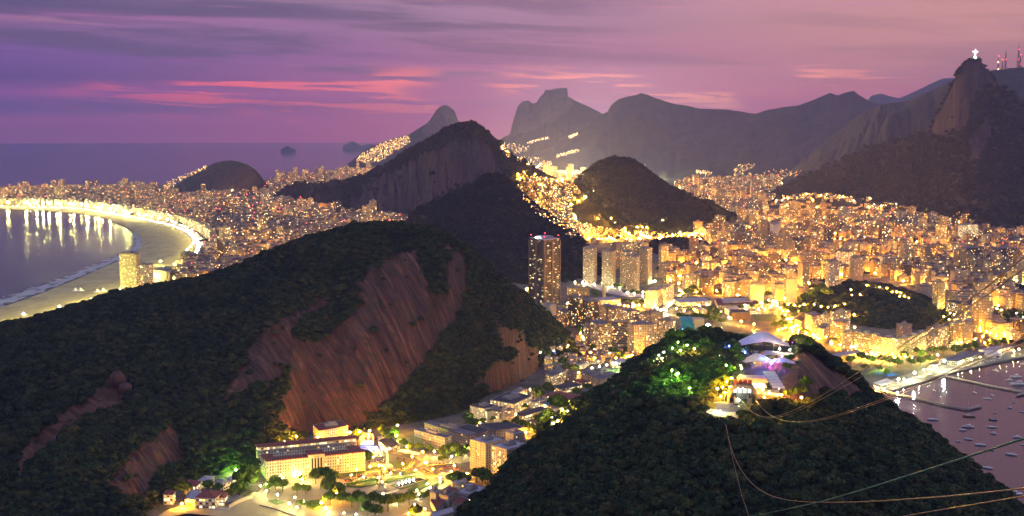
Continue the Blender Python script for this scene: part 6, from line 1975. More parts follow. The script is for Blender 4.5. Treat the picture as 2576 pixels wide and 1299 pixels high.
lamps_px(t4, [(1380, 1210), (1440, 1195), (1600, 965), (1665, 985), (1690, 1040), (1680, 1010), (1765, 1055), (1805, 1075), (1715, 1120), (1885, 1105), (1995, 1085), (2000, 1110), (2100, 1075), (2140, 1055), (1250, 750, 'a'), (1290, 820, 'a'), (1340, 835, 'a'), (1210, 860), (1620, 1150), (1800, 1180), (1950, 1150), (2180, 1080), (1280, 900), (1560, 1060), (1740, 1200), (2080, 1140), (2230, 1090)], 's', 'on the seafront highway', 10, 0.9)
lamps_px(t4, [(1690, 680), (1615, 860), (1790, 870, 'f'), (2070, 965), (1550, 855), (1980, 475), (1380, 760), (1480, 770), (1700, 800), (1840, 800), (1900, 760), (2060, 640), (2200, 740), (2150, 815), (2240, 870), (1500, 840)], 'w', 'round the glass shopping block', 11, 1.0)
lamps_px(m4, [(0, 300), (60, 350), (150, 330), (200, 230), (330, 340), (520, 330), (640, 350), (960, 215), (1080, 300), (960, 330), (1340, 185), (240, 380), (90, 470, 'g'), (20, 240), (-60, 300), (-120, 330), (-200, 300), (-260, 330), (-330, 290), (-60, 260), (860, 350, 'g')], 'a', 'on the tree lined seafront road', 8, 0.7)
lamps_px(m4, [(1200, 405, 'f'), (685, 610, 'f'), (405, 720, 'f')], 'f', 'over the yacht club yard', 16, 1.7, 'flood_mast')
lamps_px(m4, [(910, 545), (985, 560), (1525, 415), (1670, 378), (1820, 340), (2160, 255), (2480, 200), (2290, 225), (10, 855, 'a'), (60, 880, 'a'), (840, 560), (1380, 420), (1440, 450), (2400, 240), (500, 720), (770, 680, 'a')], 'w', 'on the marina quay', 7, 0.5)
lamps_px(c2, [(390, 700), (300, 700), (210, 745), (160, 700), (130, 760), (90, 620), (60, 600), (150, 590), (240, 610), (265, 590), (345, 590), (395, 605), (500, 600), (180, 780), (280, 800), (350, 830), (430, 830), (530, 890), (620, 900), (730, 960), (790, 965), (850, 970), (470, 885), (600, 880), (870, 935, 'a'), (180, 690), (220, 800)], 's', 'on the street behind the station hill', 9, 0.9)

lamps_px(lambda a, b: (a, b), [(745, 1098), (800, 1100), (880, 1088), (905, 1086), (930, 1084), (960, 1078), (1000, 1070), (715, 1112)], 's', 'at the foot of the big rock face', 12, 1.0)
# beach avenue: lamps on both sides of the curve and along the sand
b = MB()
for i in range(len(PC) - 1):
    (n0, _), (n1, _) = PN[i], PN[i + 1]
    p, q = PC[i], PC[i + 1]
    b.quad((p.x + n0.x * 10, p.y + n0.y * 10, LZ + 0.05), (q.x + n1.x * 10, q.y + n1.y * 10, LZ + 0.05), (q.x + n1.x * 46, q.y + n1.y * 46, LZ + 0.05), (p.x + n0.x * 46, p.y + n0.y * 46, LZ + 0.05))
    b.quad((p.x, p.y, LZ + 0.045), (q.x, q.y, LZ + 0.045), (q.x + n1.x * 10, q.y + n1.y * 10, LZ + 0.045), (p.x + n0.x * 10, p.y + n0.y * 10, LZ + 0.045), mi=1)
me_ = b.build('avenue_road', [M_CONC, M_PAVE])
me_.data.flip_normals()
tag(me_, kind='structure')
for i in range(0, len(PC) - 1, 2):
    nv, t_ = PN[i]
    p = PC[i]
    far = p.y > 5000
    if i % 4:
        continue
    lamp((p.x + nv.x * 3, p.y + nv.y * 3, LZ), 'b', 24, 1.3, 'street_lamp', 'along the sand side of the beach avenue')
    if i % 8 == 0:
        lamp((p.x + nv.x * 28, p.y + nv.y * 28, LZ), 'w', 11, 1.1, 'street_lamp', 'in the middle strip of the beach avenue')
L_MAST = LK['m'] = emit('beach_mast_lamp', (1.0, 0.86, 0.28), 5000)
LN['m'] = 'glaring yellow'
for x_ in (-20, 19, 64, 92, 108, 123, 150, 185, 217, 248, 277, 318, 350):
    y_ = float(interp(PROM[:12], x_)[0])
    g = G(x_, y_ + 2, LZ)
    lamp((g.x, g.y, LZ), 'm', 25, 1.7, 'flood_mast', 'on the far curve of the beach')
# the lower end of the beach
for x, y in ((452, 668), (440, 676), (425, 690), (412, 682), (400, 700), (382, 705), (404, 668), (300, 742), (270, 752), (230, 765), (150, 785), (60, 805)):
    g = G(x, y, LZ)
    lamp((g.x, g.y, LZ), 'b', 12, 1.3, 'street_lamp', 'at the near end of the curved beach')
for i in range(16):
    t_ = i / 15
    g = G(440 - 520 * t_ + 10, 672 + 185 * t_ ** 0.9, LZ)
    g2 = G(400 - 470 * t_, 690 + 165 * t_, LZ)
    lamp((g2.x + 40, g2.y - 40, LZ), 'b', 10, 2.6, 'street_lamp', 'behind the curved beach under the wooded ridge')
# evening traffic on the avenue
mb = MB()
M_CARP = plain('car_paint_mass', (0.3, 0.3, 0.32), 0.4, 0.4, 0.3)
E_HEAD = emit('headlamp_glass', (1.0, 0.93, 0.7), 60, 'NONE')
for i in range(len(PC) - 2):
    nv, t_ = PN[i]
    for lane in (14, 18, 22, 33, 37, 41):
        if rt.random() < (0.9 if PC[i].y < 5200 else 0.6):
            p = PC[i] + nv * lane + t_ * rt.uniform(0, 20)
            a = math.atan2(t_.y, t_.x)
            mb.box(p.x, p.y, LZ + 0.3, 4.2, 1.8, 0.8, a, mi=0, top=0)
            mb.box(p.x, p.y, LZ + 1.1, 2.2, 1.6, 0.55, a, mi=0, top=0)
            if lane < 25:
                for s_ in (-0.6, 0.6):
                    mb.ball((p.x + t_.x * 2.3 + nv.x * s_, p.y + t_.y * 2.3 + nv.y * s_, LZ + 0.8), 0.55, mi=1)
            else:
                mb.ball((p.x + t_.x * 2.3, p.y + t_.y * 2.3, LZ + 0.8), 0.4, mi=2)
tag(mb.build('distant_traffic', [M_CARP, E_HEAD, E_RED]), 'stream of cars with headlamps on the beach avenue', 'traffic', None, 'stuff')


# ---- lights and tiny houses on the far slopes
def _unused():
    pass


def slope_lights(name, polys, n, kinds, r, label, seed=1, only=None):
    q = random.Random(seed)
    mbs = {k: MB() for k in kinds}
    houses = MB()
    for poly in polys:
        xs, ys = [p[0] for p in poly], [p[1] for p in poly]
        done = tries = 0
        while done < n // len(polys) and tries < n * 30:
            tries += 1
            x, y = q.uniform(min(xs), max(xs)), q.uniform(min(ys), max(ys))
            if not inpoly([x], [y], poly)[0]:
                continue
            p = hit(x, y)
            if p is None:
                continue
            done += 1
            houses.box(p.x, p.y, p.z - 4, q.uniform(9, 18), q.uniform(9, 14), q.uniform(8, 14), q.uniform(0, 3), col=q.choice(WALLS), seed=q.random() * 300, mi=0, top=1)
            if q.random() < 0.75:
                mbs[q.choice(kinds)].ball((p.x + q.uniform(-5, 5), p.y - 12, p.z + 9), r * q.uniform(0.6, 1.3))
    tag(houses.build(name + '_houses', [M_FACF, M_ROOFC]), 'mass of small houses ' + label, 'houses', None, 'stuff')
    mats = dict(s=E_S3, a=E_A3, w=E_W3)
    for k, m_ in mbs.items():
        tag(m_.build(name + '_lamps', mats[k]), 'mass of lamps ' + label, 'lamps', None, 'stuff')


E_S3 = emit('far_slope_lamp_orange', (1.0, 0.40, 0.05), 11)
E_A3 = emit('far_slope_lamp_amber', (1.0, 0.60, 0.16), 14)
E_W3 = emit('far_slope_lamp_white', (1.0, 0.88, 0.5), 14)
slope_lights('coast_slope', [[(892, 408), (905, 392), (935, 376), (960, 362), (1000, 348), (1030, 342), (1032, 358), (1000, 380), (975, 395), (955, 408), (925, 412)]], 640, 'sssaw', 1.75, 'covering the coast slope under the double peak', 3)
slope_lights('gavea_slope', [[(1256, 362), (1290, 362), (1330, 370), (1325, 382), (1295, 388), (1275, 398), (1262, 380)], [(1325, 360), (1360, 350), (1380, 346), (1382, 350), (1350, 358), (1330, 364)], [(1428, 346), (1452, 336), (1454, 341), (1436, 350)], [(1398, 392), (1420, 384), (1452, 378), (1458, 383), (1430, 390), (1402, 398)], [(1290, 395), (1340, 395), (1390, 410), (1380, 430), (1330, 420)]],
             480, 'aawws', 1.75, 'on the slope below the flat topped mountain', 4)
slope_lights('valley_slope', [[(1750, 430), (1790, 434), (1790, 440), (1755, 438)], [(1840, 432), (1860, 416), (1890, 412), (1900, 418), (1870, 440), (1850, 452)], [(1900, 440), (1960, 424), (2015, 432), (2010, 444), (1970, 455), (1925, 465), (1895, 455)], [(1960, 495), (2080, 490), (2150, 500), (2140, 508), (2000, 502)], [(2170, 515), (2230, 520), (2235, 540), (2195, 545)], [(2360, 548), (2410, 538), (2460, 545), (2450, 556), (2380, 566)]],
             300, 'sssaw', 1.4, 'dotted over the valley slopes', 5)
slope_lights('rock_hill_slope', [[(400, 478), (425, 458), (470, 440), (500, 426), (522, 420), (515, 430), (470, 450), (440, 470), (415, 500)]], 110, 'sssaw', 1.4, 'climbing the side of the small rock hill', 6)
slope_lights('favela_slope', [[(1300, 440), (1350, 447), (1400, 458), (1450, 462), (1455, 485), (1432, 520), (1450, 560), (1500, 592), (1440, 600), (1360, 550), (1320, 510)]], 560, 'sssaw', 0.95, 'crowding the saddle between the mountains', 8)
slope_lights('favela_foot', [[(1450, 560), (1530, 578), (1640, 590), (1740, 592), (1740, 600), (1560, 600), (1470, 605)]], 120, 'ssa', 1.3, 'at the foot of the cone shaped hill', 9)
c3 = lambda cx, cy: (1288 + cx * 0.339, 188.7 + cy * 0.339)
lamps_px(c3, [(605, 860, 'w'), (575, 880), (545, 905, 'w'), (535, 915), (500, 935), (490, 938)], 's', 'climbing the flank of the cone shaped hill', 9, 1.6)
lamps_px(c3, [(335, 768, 'f')], 'f', 'on the saddle between the mountains', 14, 2.4, 'flood_mast')
lamps_px(c3, [(440, 960, 'a'), (45, 735), (90, 720), (60, 770), (210, 815), (445, 1015, 'w'), (470, 1045, 'w'), (55, 850), (110, 910), (185, 945), (580, 1190), (635, 1065), (735, 1065), (930, 1130), (965, 1128), (1000, 1130), (645, 1165), (880, 1195), (700, 1215), (780, 1160, 'a'), (850, 1220, 'a'), (950, 1215, 'a'), (1090, 1215, 'a'), (1160, 1210, 'a'), (560, 1170), (600, 1205), (760, 1225)], 's', 'along the foot of the favela slope', 10, 1.6)
lamps_px(c3, [(1248, 1168, 'w'), (1395, 1215, 'w'), (1345, 1220, 'a'), (1400, 1235, 'a'), (1430, 1250, 'a'), (1450, 1270, 'a'), (1470, 1285, 'a'), (1525, 1170), (1515, 1100), (1120, 1080), (765, 1100, 'w')], 'a', 'on the slanting orange lit avenue', 10, 1.5)
pad('road_surface', J(c1, (1340, 95), (1440, 95), (1500, 195), (1475, 205), (1410, 130)), M_ASPHALT, 0.1)
pad('road_surface', J(r6, (1700, 480), (1960, 310), (1985, 320), (1860, 470), (2300, 500), (2260, 560), (1800, 540), (1240, 440), (1240, 410)), M_ASPHALT, 0.1)
pad('road_surface', J(t2, (-30, 700), (480, 715), (520, 750), (1300, 745), (1330, 700), (1400, 740), (1500, 920), (1640, 1110), (1900, 1200), (2100, 1290), (1850, 1260), (1560, 1120), (1340, 830), (1100, 780), (500, 790), (0, 840)), M_ASPHALT, 0.104)
pad('road_surface', J(t4, (1570, 1080), (1700, 1120), (1900, 1150), (2260, 1060), (2400, 1020), (2400, 1120), (1900, 1230), (1650, 1299), (1300, 1420), (900, 1450), (400, 1360), (0, 1300), (0, 1260), (500, 1330), (950, 1380), (1350, 1299), (1640, 1200)), M_ASPHALT, 0.1)
pad('road_surface', J(t4, (1240, 740), (1350, 830), (1600, 880), (2150, 890), (2300, 900), (2300, 930), (1700, 930), (1400, 880), (1200, 780)), M_ASPHALT, 0.106)
pad('grass_lawn', J(t4, (1900, 830), (2160, 830), (2160, 885), (1930, 885)), M_GRASS, 0.12)
pad('quay_paving', J(m4, (-40, 900), (350, 838), (700, 765), (1150, 640), (1600, 545), (2200, 400), (2700, 310), (2700, 180), (2200, 240), (1800, 330), (1400, 420), (1000, 520), (600, 620), (300, 720), (0, 800)), M_PAVE, 0.06)

# ================================================================ statue and masts
g = AT(2452.5, 147.5, 5800)
g.z = drop(g.x, g.y) - 1
sr = empty('hilltop_statue', tuple(g), 0, 'white floodlit statue with outstretched arms on the rocky peak', 'statue')
M_STAT = plain('white_soapstone', (0.85, 0.84, 0.88), 0.7, 0.04, 0.2)
b = MB(); b.box(0, 0, 0, 10, 10, 4); b.box(0, 0, 4, 8, 8, 5, taper=0.85); b.build('pedestal', M_STAT, sr)
b = MB(); b.lathe([(4.2, 9), (3.4, 12), (3.0, 20), (3.2, 29), (3.4, 33), (2.6, 35.5), (1.2, 37), (1.2, 38.5), (2.1, 40.5), (2.0, 43.5), (0.6, 45.4)], sides=14)
for s_ in (-1, 1):
    b.tube([(s_ * 2, 0, 33.6), (s_ * 9, 0, 33.5), (s_ * 17, 0, 33.3)], 1.8, 8, 1.1)
    b.quad((s_ * 2.5, -0.4, 33), (s_ * 9, -0.4, 33), (s_ * 8, -0.4, 30.5), (s_ * 3, -0.4, 27))
b.build('figure', M_STAT, sr)
for k_, (x_, y_) in enumerate(((-26, -52), (26, -52))):
    sl_ = bpy.data.lights.new('statue_spotlight', 'SPOT')
    sl_.energy = 1.3e6
    sl_.spot_size = math.radians(58)
    sl_.spot_blend = 0.5
    sl_.shadow_soft_size = 0.5
    sl_.color = (0.93, 0.92, 1.0)
    lo_ = bpy.data.objects.new('statue_spotlight', sl_)
    COL.objects.link(lo_)
    lo_.location = (g.x + x_, g.y + y_, g.z + 4)
    lo_.rotation_euler = (Vector((g.x, g.y, g.z + 26)) - lo_.location).to_track_quat('-Z', 'Y').to_euler()


def lattice(px, ytop, ybase, D, w, label, lights):
    p = AT(px, ybase, D)
    z = drop(p.x, p.y)
    top = AT(px, ytop, D)
    h = top.z - z
    r = empty('radio_mast', (p.x, p.y, z - 4), 0.3, label, 'radio mast')
    b = MB()
    h += 4
    for sx, sy in ((-1, -1), (1, -1), (1, 1), (-1, 1)):
        b.tube([(sx * w, sy * w, 0), (sx * w * 0.35, sy * w * 0.35, h * 0.6), (sx * 0.6, sy * 0.6, h * 0.86)], 0.9, 4, 0.5)
    n = 9
    for k in range(n):
        z0_, z1_ = h * 0.8 * k / n, h * 0.8 * (k + 1) / n
        f = lambda z_: w * (1 - 0.65 * min(1, z_ / (h * 0.6)))
        a0, a1 = f(z0_), f(z1_)
        for (x0, y0), (x1, y1) in (((-1, -1), (1, -1)), ((1, -1), (1, 1)), ((1, 1), (-1, 1)), ((-1, 1), (-1, -1))):
            b.tube([(x0 * a0, y0 * a0, z0_), (x1 * a1, y1 * a1, z1_)], 0.5, 3)
            b.tube([(x1 * a0, y1 * a0, z0_), (x0 * a1, y0 * a1, z1_)], 0.5, 3)
    b.build('lattice', M_DARK, r)
    b = MB(); b.tube([(0, 0, h * 0.8), (0, 0, h)], 0.9, 5, 0.4); b.build('antenna', M_DARK, r)
    for k, (fz, mm) in enumerate(lights):
        b = MB(); b.ball((0, -w * 0.3, h * fz), 2.3); b.build('beacon', mm, r)
    return r


lattice(2511, 141, 172, 7600, 4, 'short radio mast with a bright amber lamp, first from the statue', [(0.15, E_AMBER), (0.6, E_AMBER), (0.98, E_RED)])
lattice(2521, 149, 173, 7600, 4, 'thin low radio mast between the first and the tall one', [(0.95, E_RED)])
lattice(2529, 123, 172, 7600, 6, 'tall thin radio mast in the middle of the group', [(0.5, E_RED)])
lattice(2561, 107, 170, 7600, 8, 'tallest radio mast with red beacons, at the edge of the photo', [(0.4, E_RED), (0.75, E_RED)])
lattice(2566, 134, 170, 7650, 6, 'shorter radio mast right beside the tallest one', [(0.3, E_RED), (0.9, E_RED)])

# ================================================================ trees
TC = [crown_mesh('crown', 300 + i, 520, 6 + i % 3, 0.055, 0.6, 1, M_LEAF_PARK) for i in range(5)]


def trunk_mesh(seed):
    r = random.Random(seed)
    b = MB()
    b.tube([(0, 0, 0), (r.uniform(-.03, .03), r.uniform(-.03, .03), 0.25), (0, 0, 0.42)], 0.035, 6, 0.022)
    for k in range(4):
        a = k * 1.57 + r.uniform(-0.4, 0.4)
        b.tube([(0, 0, 0.36), (0.13 * math.cos(a), 0.13 * math.sin(a), 0.52), (0.27 * math.cos(a), 0.27 * math.sin(a), 0.64)], 0.018, 4, 0.006)
    return b.mesh('trunk', M_BARK)


TT = [trunk_mesh(i) for i in range(3)]
rtree = random.Random(77)


def tree(p, size, label, group):
    i = rtree.randrange(5)
    root = empty('broadleaf_tree', tuple(p), rtree.uniform(0, 6.28), label, 'tree', group)
    t_ = bpy.data.objects.new('trunk', TT[i % 3]); COL.objects.link(t_); t_.parent = root; t_.scale = (size, size, size)
    c_ = bpy.data.objects.new('crown', TC[i]); COL.objects.link(c_); c_.parent = root
    c_.location = (0, 0, size * 0.50); c_.scale = (size * 1.1, size * 1.1, size * rtree.uniform(1.25, 1.6))
    return root


def trees_px(f, pts, where, PL, noun='tree'):
    PL = [(a + {'trees of campus and avenue': ' on the campus side', 'hill top trees': ' in the lit grove'}.get(where, ''), b_, c_) for a, b_, c_ in PL]
    lst = []
    for q in pts:
        s_ = q[2] * 1.75
        x, y = f(q[0], q[1])
        p = hit(x, y)
        g = G(x, y, LZ + s_ * 0.6) if p is None or p.z < LZ + 3 else p
        z = drop(g.x, g.y)
        lst.append((Vector((g.x, g.y, z)), s_, x, y))
    by = {}
    for g, s_, x, y in lst:
        j = min(range(len(PL)), key=lambda i: (x - PL[i][1]) ** 2 + (y - PL[i][2]) ** 2)
        by.setdefault(j, []).append(((x - PL[j][1]) ** 2 + (y - PL[j][2]) ** 2, g, s_))
    for j, v in by.items():
        v.sort(key=lambda t_: t_[0])
        for n, (_, g, s_) in enumerate(v):
            tree(g, s_, '%s %s, %s%s %s' % ('large spreading' if s_ > 15 else ('small round' if s_ < 11 else 'leafy green'), noun, '' if len(v) == 1 else ORD[min(n, 32)] + ' from ' if n else 'nearest to ', '' if n or len(v) == 1 else '', PL[j][0]), where)


PLT = [('the winged monument', 960, 1236), ('the long institute', 790, 1200), ('the beach restaurant', 520, 1250), ('the arched cable station', 925, 1120), ('the research block', 1100, 1130), ('the twin blocks of flats', 1215, 1190), ('the roundabout', 1130, 1180), ('the school yard', 1140, 1240), ('the sea wall steps', 730, 1250), ('the bottom edge lamps', 890, 1290)]
trees_px(r4, [(70, 840, 9), (50, 950, 10), (150, 1010, 9), (60, 1090, 8), (200, 1080, 8), (300, 1120, 8), (430, 1130, 9), (380, 1060, 7), (540, 1100, 8), (620, 1130, 8), (560, 1240, 9), (480, 1220, 8), (700, 1150, 9), (820, 1110, 8), (940, 1090, 8), (1010, 1245, 8), (500, 650, 7), (470, 620, 6), (1340, 570, 8), (1400, 530, 7), (1470, 560, 9), (1530, 600, 8), (1590, 540, 7), (1320, 660, 6),
              (880, 480, 6), (940, 520, 6), (1050, 520, 6), (1160, 540, 5), (360, 380, 7), (700, 400, 8), (640, 350, 8), (760, 360, 8), (1690, 830, 9), (1760, 830, 9), (1820, 870, 8), (1480, 870, 8), (1560, 880, 8), (1420, 880, 7), (1160, 1060, 6)], 'trees of the square', PLT)
trees_px(r3, [(1060, 880, 13), (1130, 800, 9), (1000, 970, 9), (1170, 720, 10), (1400, 920, 8), (1480, 960, 7), (1330, 960, 6), (1640, 980, 6), (1740, 990, 6), (1850, 850, 9), (1940, 820, 9), (1700, 870, 4), (1680, 1160, 6), (1820, 1170, 5), (650, 960, 7), (760, 980, 7), (900, 1050, 6), (380, 990, 9), (560, 880, 7)], 'trees by the cove', [(p[0] + ' on the cove side', p[1], p[2]) for p in PLT])
PLS = [('the palace', 1400, 1010), ('the white lit blocks', 1230, 1030), ('the amber car park', 1350, 1070), ('the tan lit office', 1410, 960), ('the long dark tiled house', 1460, 975)]
trees_px(r5, [(480, 650, 6), (640, 720, 7), (800, 690, 7), (900, 740, 8), (1000, 760, 7), (1150, 800, 10), (1230, 790, 8), (1430, 560, 9), (1300, 580, 7), (1180, 620, 5), (1100, 620, 5), (930, 470, 5), (700, 460, 6), (1090, 230, 9), (1150, 280, 7), (1260, 190, 10), (1850, 190, 8), (1700, 240, 7), (80, 620, 8), (140, 700, 8), (200, 700, 6), (300, 680, 5)], 'trees among the school blocks', PLS)
PLF = [('the cottages', 1400, 900), ('the banded tower', 1510, 890), ('the playing field', 1540, 910), ('the dark tower pair', 1460, 830), ('the striped towers', 1560, 735), ('the crossroads', 1650, 770)]
trees_px(r6, [(490, 1130, 9), (540, 1200, 8), (640, 1210, 8), (1140, 990, 9), (1240, 1040, 9), (1290, 970, 7), (700, 680, 7), (730, 730, 7), (880, 940, 7), (300, 1060, 6), (1600, 970, 7), (880, 220, 8), (930, 250, 7), (1280, 330, 6), (1350, 340, 7), (1430, 350, 7), (1500, 350, 7), (1580, 370, 7), (1640, 340, 8), (1250, 150, 7), (1180, 130, 6), (1290, 215, 5), (1460, 225, 6), (1400, 215, 6)], 'trees among cottages and flats', PLF)
PLC = [('the spotted roof hall', 1860, 800), ('the courtyard school', 1860, 760), ('the crossroads', 1700, 780), ('the avenue', 1985, 790), ('the green stair tower', 2030, 815), ('the blank cream tower', 1990, 740), ('the teal roof', 1740, 830), ('the white arch tent', 1940, 830), ('the park slope', 2060, 750)]
trees_px(t2, [(170, 540, 12), (230, 500, 12), (350, 520, 10), (1200, 580, 10), (1190, 690, 8), (480, 780, 10), (540, 810, 9), (200, 770, 7), (60, 850, 8), (130, 870, 8), (240, 860, 8), (330, 860, 8), (440, 870, 10), (500, 900, 9), (560, 850, 9), (600, 920, 9), (1450, 760, 9), (1520, 790, 9), (1560, 850, 8), (1650, 760, 9), (1700, 790, 8), (1730, 860, 8), (1400, 880, 7), (1380, 970, 10), (1460, 980, 10), (1300, 980, 9),
              (1680, 1060, 9), (1760, 1080, 8), (2060, 1170, 8), (1700, 620, 12), (1780, 650, 12), (1850, 600, 12), (1900, 560, 12), (1950, 620, 12), (2000, 640, 12), (1640, 650, 9), (740, 720, 7), (860, 735, 7), (1000, 740, 7)], 'trees of campus and avenue', PLC)
PLM = [('the curved seafront block', 2260, 870), ('the yacht club lamp', 2370, 900), ('the last office block', 2440, 860), ('the marina sheds', 2230, 920), ('the highway bend', 2500, 860), ('the glass shopping block', 2480, 800), ('the highway end', 2560, 840)]
trees_px(c2, [(690, 980, 9), (760, 1000, 9), (620, 1000, 9), (900, 1010, 9), (1000, 960, 9), (1080, 930, 10), (1150, 960, 9), (1230, 930, 9), (1300, 930, 9), (1400, 920, 10), (1480, 910, 10), (1530, 900, 9), (1060, 1010, 8), (960, 1020, 8), (1680, 880, 9), (1750, 870, 9), (1640, 880, 7), (570, 870, 6), (640, 880, 7), (490, 860, 5), (1730, 740, 8), (1640, 740, 6), (1690, 620, 6), (1770, 660, 7), (1880, 690, 8), (1600, 680, 6),
              (820, 1060, 7), (880, 1090, 6), (1130, 1010, 8), (1200, 990, 8), (840, 990, 8), (720, 1060, 7), (1580, 740, 6), (1820, 740, 7), (1870, 760, 7), (330, 800, 6), (290, 790, 6), (120, 600, 7), (200, 640, 7), (260, 640, 7), (180, 600, 7), (300, 570, 7)], 'trees behind the marina', PLM)
# ================================================================ marina
def hull_mesh(L, B_, Hh, name='hull', material=None, stern=0.75):
    b = MB()
    n = 9
    for i in range(n):
        t_ = i / (n - 1)
        x = -L / 2 + L * t_
        w = B_ / 2 * (stern + (1 - stern) * math.sin(min(1, t_ * 2) * math.pi / 2)) if t_ < 0.5 else B_ / 2 * math.cos((t_ - 0.5) * math.pi) ** 0.75
        w = max(w, 0.03)
        sh = Hh * (1 + 0.35 * t_ ** 2)
        b.v += [(x, -w, sh), (x, -w * 0.7, 0.0), (x, 0, -0.4), (x, w * 0.7, 0.0), (x, w, sh)]
    for i in range(n - 1):
        for k in range(4):
            a = i * 5 + k
            b.face((a, a + 5, a + 6, a + 1))
        b.face((i * 5, i * 5 + 4, i * 5 + 9, i * 5 + 5))
    b.face((0, 1, 2, 3, 4))
    return b.mesh(name, material)


M_HULLW = plain('white_hull', (0.88, 0.87, 0.86), 0.35, 0.06, 0.3)
M_HULLB = plain('wooden_hull', (0.42, 0.25, 0.12), 0.5, 0.2, 0.3)
M_HULLD = plain('dark_hull', (0.10, 0.12, 0.16), 0.4, 0.2, 0.3)
BM = {}


def boat(kind, p, L, ang, label, hullm=None, group='boats at their moorings'):
    root = empty('sailing_boat' if kind == 's' else 'motor_boat', (p.x, p.y, 0.25 if p.z < 1 else p.z), ang, label, 'boat', group)
    hm = hullm or M_HULLW
    key = (kind, round(L), hm.name)
    if key not in BM:
        parts = [('hull', hull_mesh(L, L * (0.28 if kind == 's' else 0.32), L * 0.09, 'hull', hm, 0.6 if kind == 's' else 0.85))]
        b = MB()
        if kind == 's':
            b.box(L * 0.02, 0, L * 0.09, L * 0.38, L * 0.14, L * 0.05, taper=0.8); parts.append(('cabin', b.mesh('cabin', M_HULLW)))
            b = MB(); b.tube([(L * 0.08, 0, L * 0.1), (L * 0.08, 0, L * 1.25)], 0.11, 5, 0.07); parts.append(('mast', b.mesh('mast', M_ROOFL)))
            b = MB(); b.tube([(L * 0.08, 0, L * 0.24), (-L * 0.36, 0, L * 0.22)], 0.22, 5, 0.16); parts.append(('furled_sail', b.mesh('furled_sail', M_BLUE if round(L) % 2 else M_MEMB)))
        else:
            b.box(-L * 0.02, 0, L * 0.10, L * 0.45, L * 0.22, L * 0.10, taper=0.8); parts.append(('cabin', b.mesh('cabin', M_HULLW)))
            b = MB(); b.box(L * 0.02, 0, L * 0.16, L * 0.46 * 0.86, L * 0.205, L * 0.035); parts.append(('windscreen', b.mesh('windscreen', M_GLASS)))
            b = MB(); b.box(-L * 0.08, 0, L * 0.202, L * 0.28, L * 0.18, L * 0.05, taper=0.85); b.tube([(-L * 0.1, 0, L * 0.25), (-L * 0.12, 0, L * 0.4)], 0.08, 4); parts.append(('flybridge', b.mesh('flybridge', M_HULLW)))
        BM[key] = parts
    for nm_, me in BM[key]:
        o = bpy.data.objects.new(nm_, me); COL.objects.link(o); o.parent = root
    return root


BO = [(1288, 548, 's', 15, 2.9, 'white sailboat with tall mast lying alone off the wooded slope', None), (1142, 574, 's', 14, 2.8, 'white sailboat half hidden behind the wooded slope', None), (1298, 320, 's', 9, 1.7, 'small white sailboat seen end on between the two piers', None),
      (1615, 336, 's', 9, 1.9, 'small sailboat just inside the long pier', None), (1712, 385, 's', 12, 2.6, 'white sailboat, lower of the pair below the long pier', None), (1750, 355, 's', 9, 1.8, 'sailboat seen end on, upper of the pair below the long pier', None),
      (1915, 412, 's', 7, 2.4, 'small sailboat out past the pair below the pier', None), (1887, 456, 'm', 8, 2.7, 'little white motorboat below the small far sailboat', None), (1773, 493, 'm', 5, 2.5, 'tiny white dinghy above the cluster of dark topped boats', None),
      (1570, 522, 's', 17, 2.95, 'brown wooden sailing yacht just below the pier elbow', M_HULLB), (1563, 604, 'm', 15, 2.8, 'white motor yacht with flybridge below the brown yacht', None), (1518, 630, 's', 11, 2.9, 'white sailboat next to the flybridge motor yacht', None),
      (1485, 716, 's', 7, 2.6, 'little sailboat closest to the wooded slope', None), (1566, 702, 's', 11, 2.6, 'sailboat with green-blue cover below the motor yacht', None), (1757, 550, 's', 11, 2.7, 'dark hulled sailboat, top of the column of three', M_HULLD),
      (1750, 607, 's', 13, 2.9, 'white sailboat with dark sail cover, middle of the column', None), (1760, 656, 'm', 9, 2.6, 'white cabin boat at the bottom of the column', None), (1657, 746, 's', 14, 2.8, 'white sailboat alone above the green cable', None),
      (1900, 822, 's', 14, 2.6, 'sailboat with dark cover just below the green cable', None), (1713, 926, 's', 12, 2.6, 'sailboat with blue cover low in the bay', None), (1560, 858, 'm', 10, 2.7, 'motorboat touching the edge of the wooded slope', None),
      (1945, 686, 'm', 11, 3.0, 'white motorboat right above the green cable at the frame edge', None), (1985, 486, 's', 9, 2.7, 'sailboat cut by the frame edge above the mooring field', None), (1920, 1130, 'm', 17, 2.95, 'large white motor yacht low at the frame edge', None),
      (1826, 1150, 'm', 8, 2.8, 'small wooden boat beside the wooded slope at the bottom', M_HULLB), (1982, 1247, 'm', 10, 2.6, 'motorboat lowest of all in the bay', None), (1776, 166, 'm', 13, 1.9, 'motorboat facing the camera near the yacht club quay', None),
      (1937, 214, 'm', 17, 2.95, 'long low white boat near the end of the long pier', None), (1882, 240, 'm', 11, 2.8, 'white cabin boat beside the long low one', None), (1955, 274, 'm', 25, 3.0, 'biggest white motor yacht beside the pier end', None), (1990, 112, 'm', 8, 2.9, 'small boat at the frame edge off the quay', None),
      (1750, 786, 'm', 6, 2.8, 'small tender hidden under the green cable', None), (1998, 745, 's', 8, 2.8, 'sailboat bow peeping in at the frame edge', None)]
for x, y, k, L_, a, lab, hm in BO:
    boat(k, G(*c6(x, y), 0.0), L_, a, lab, hm)
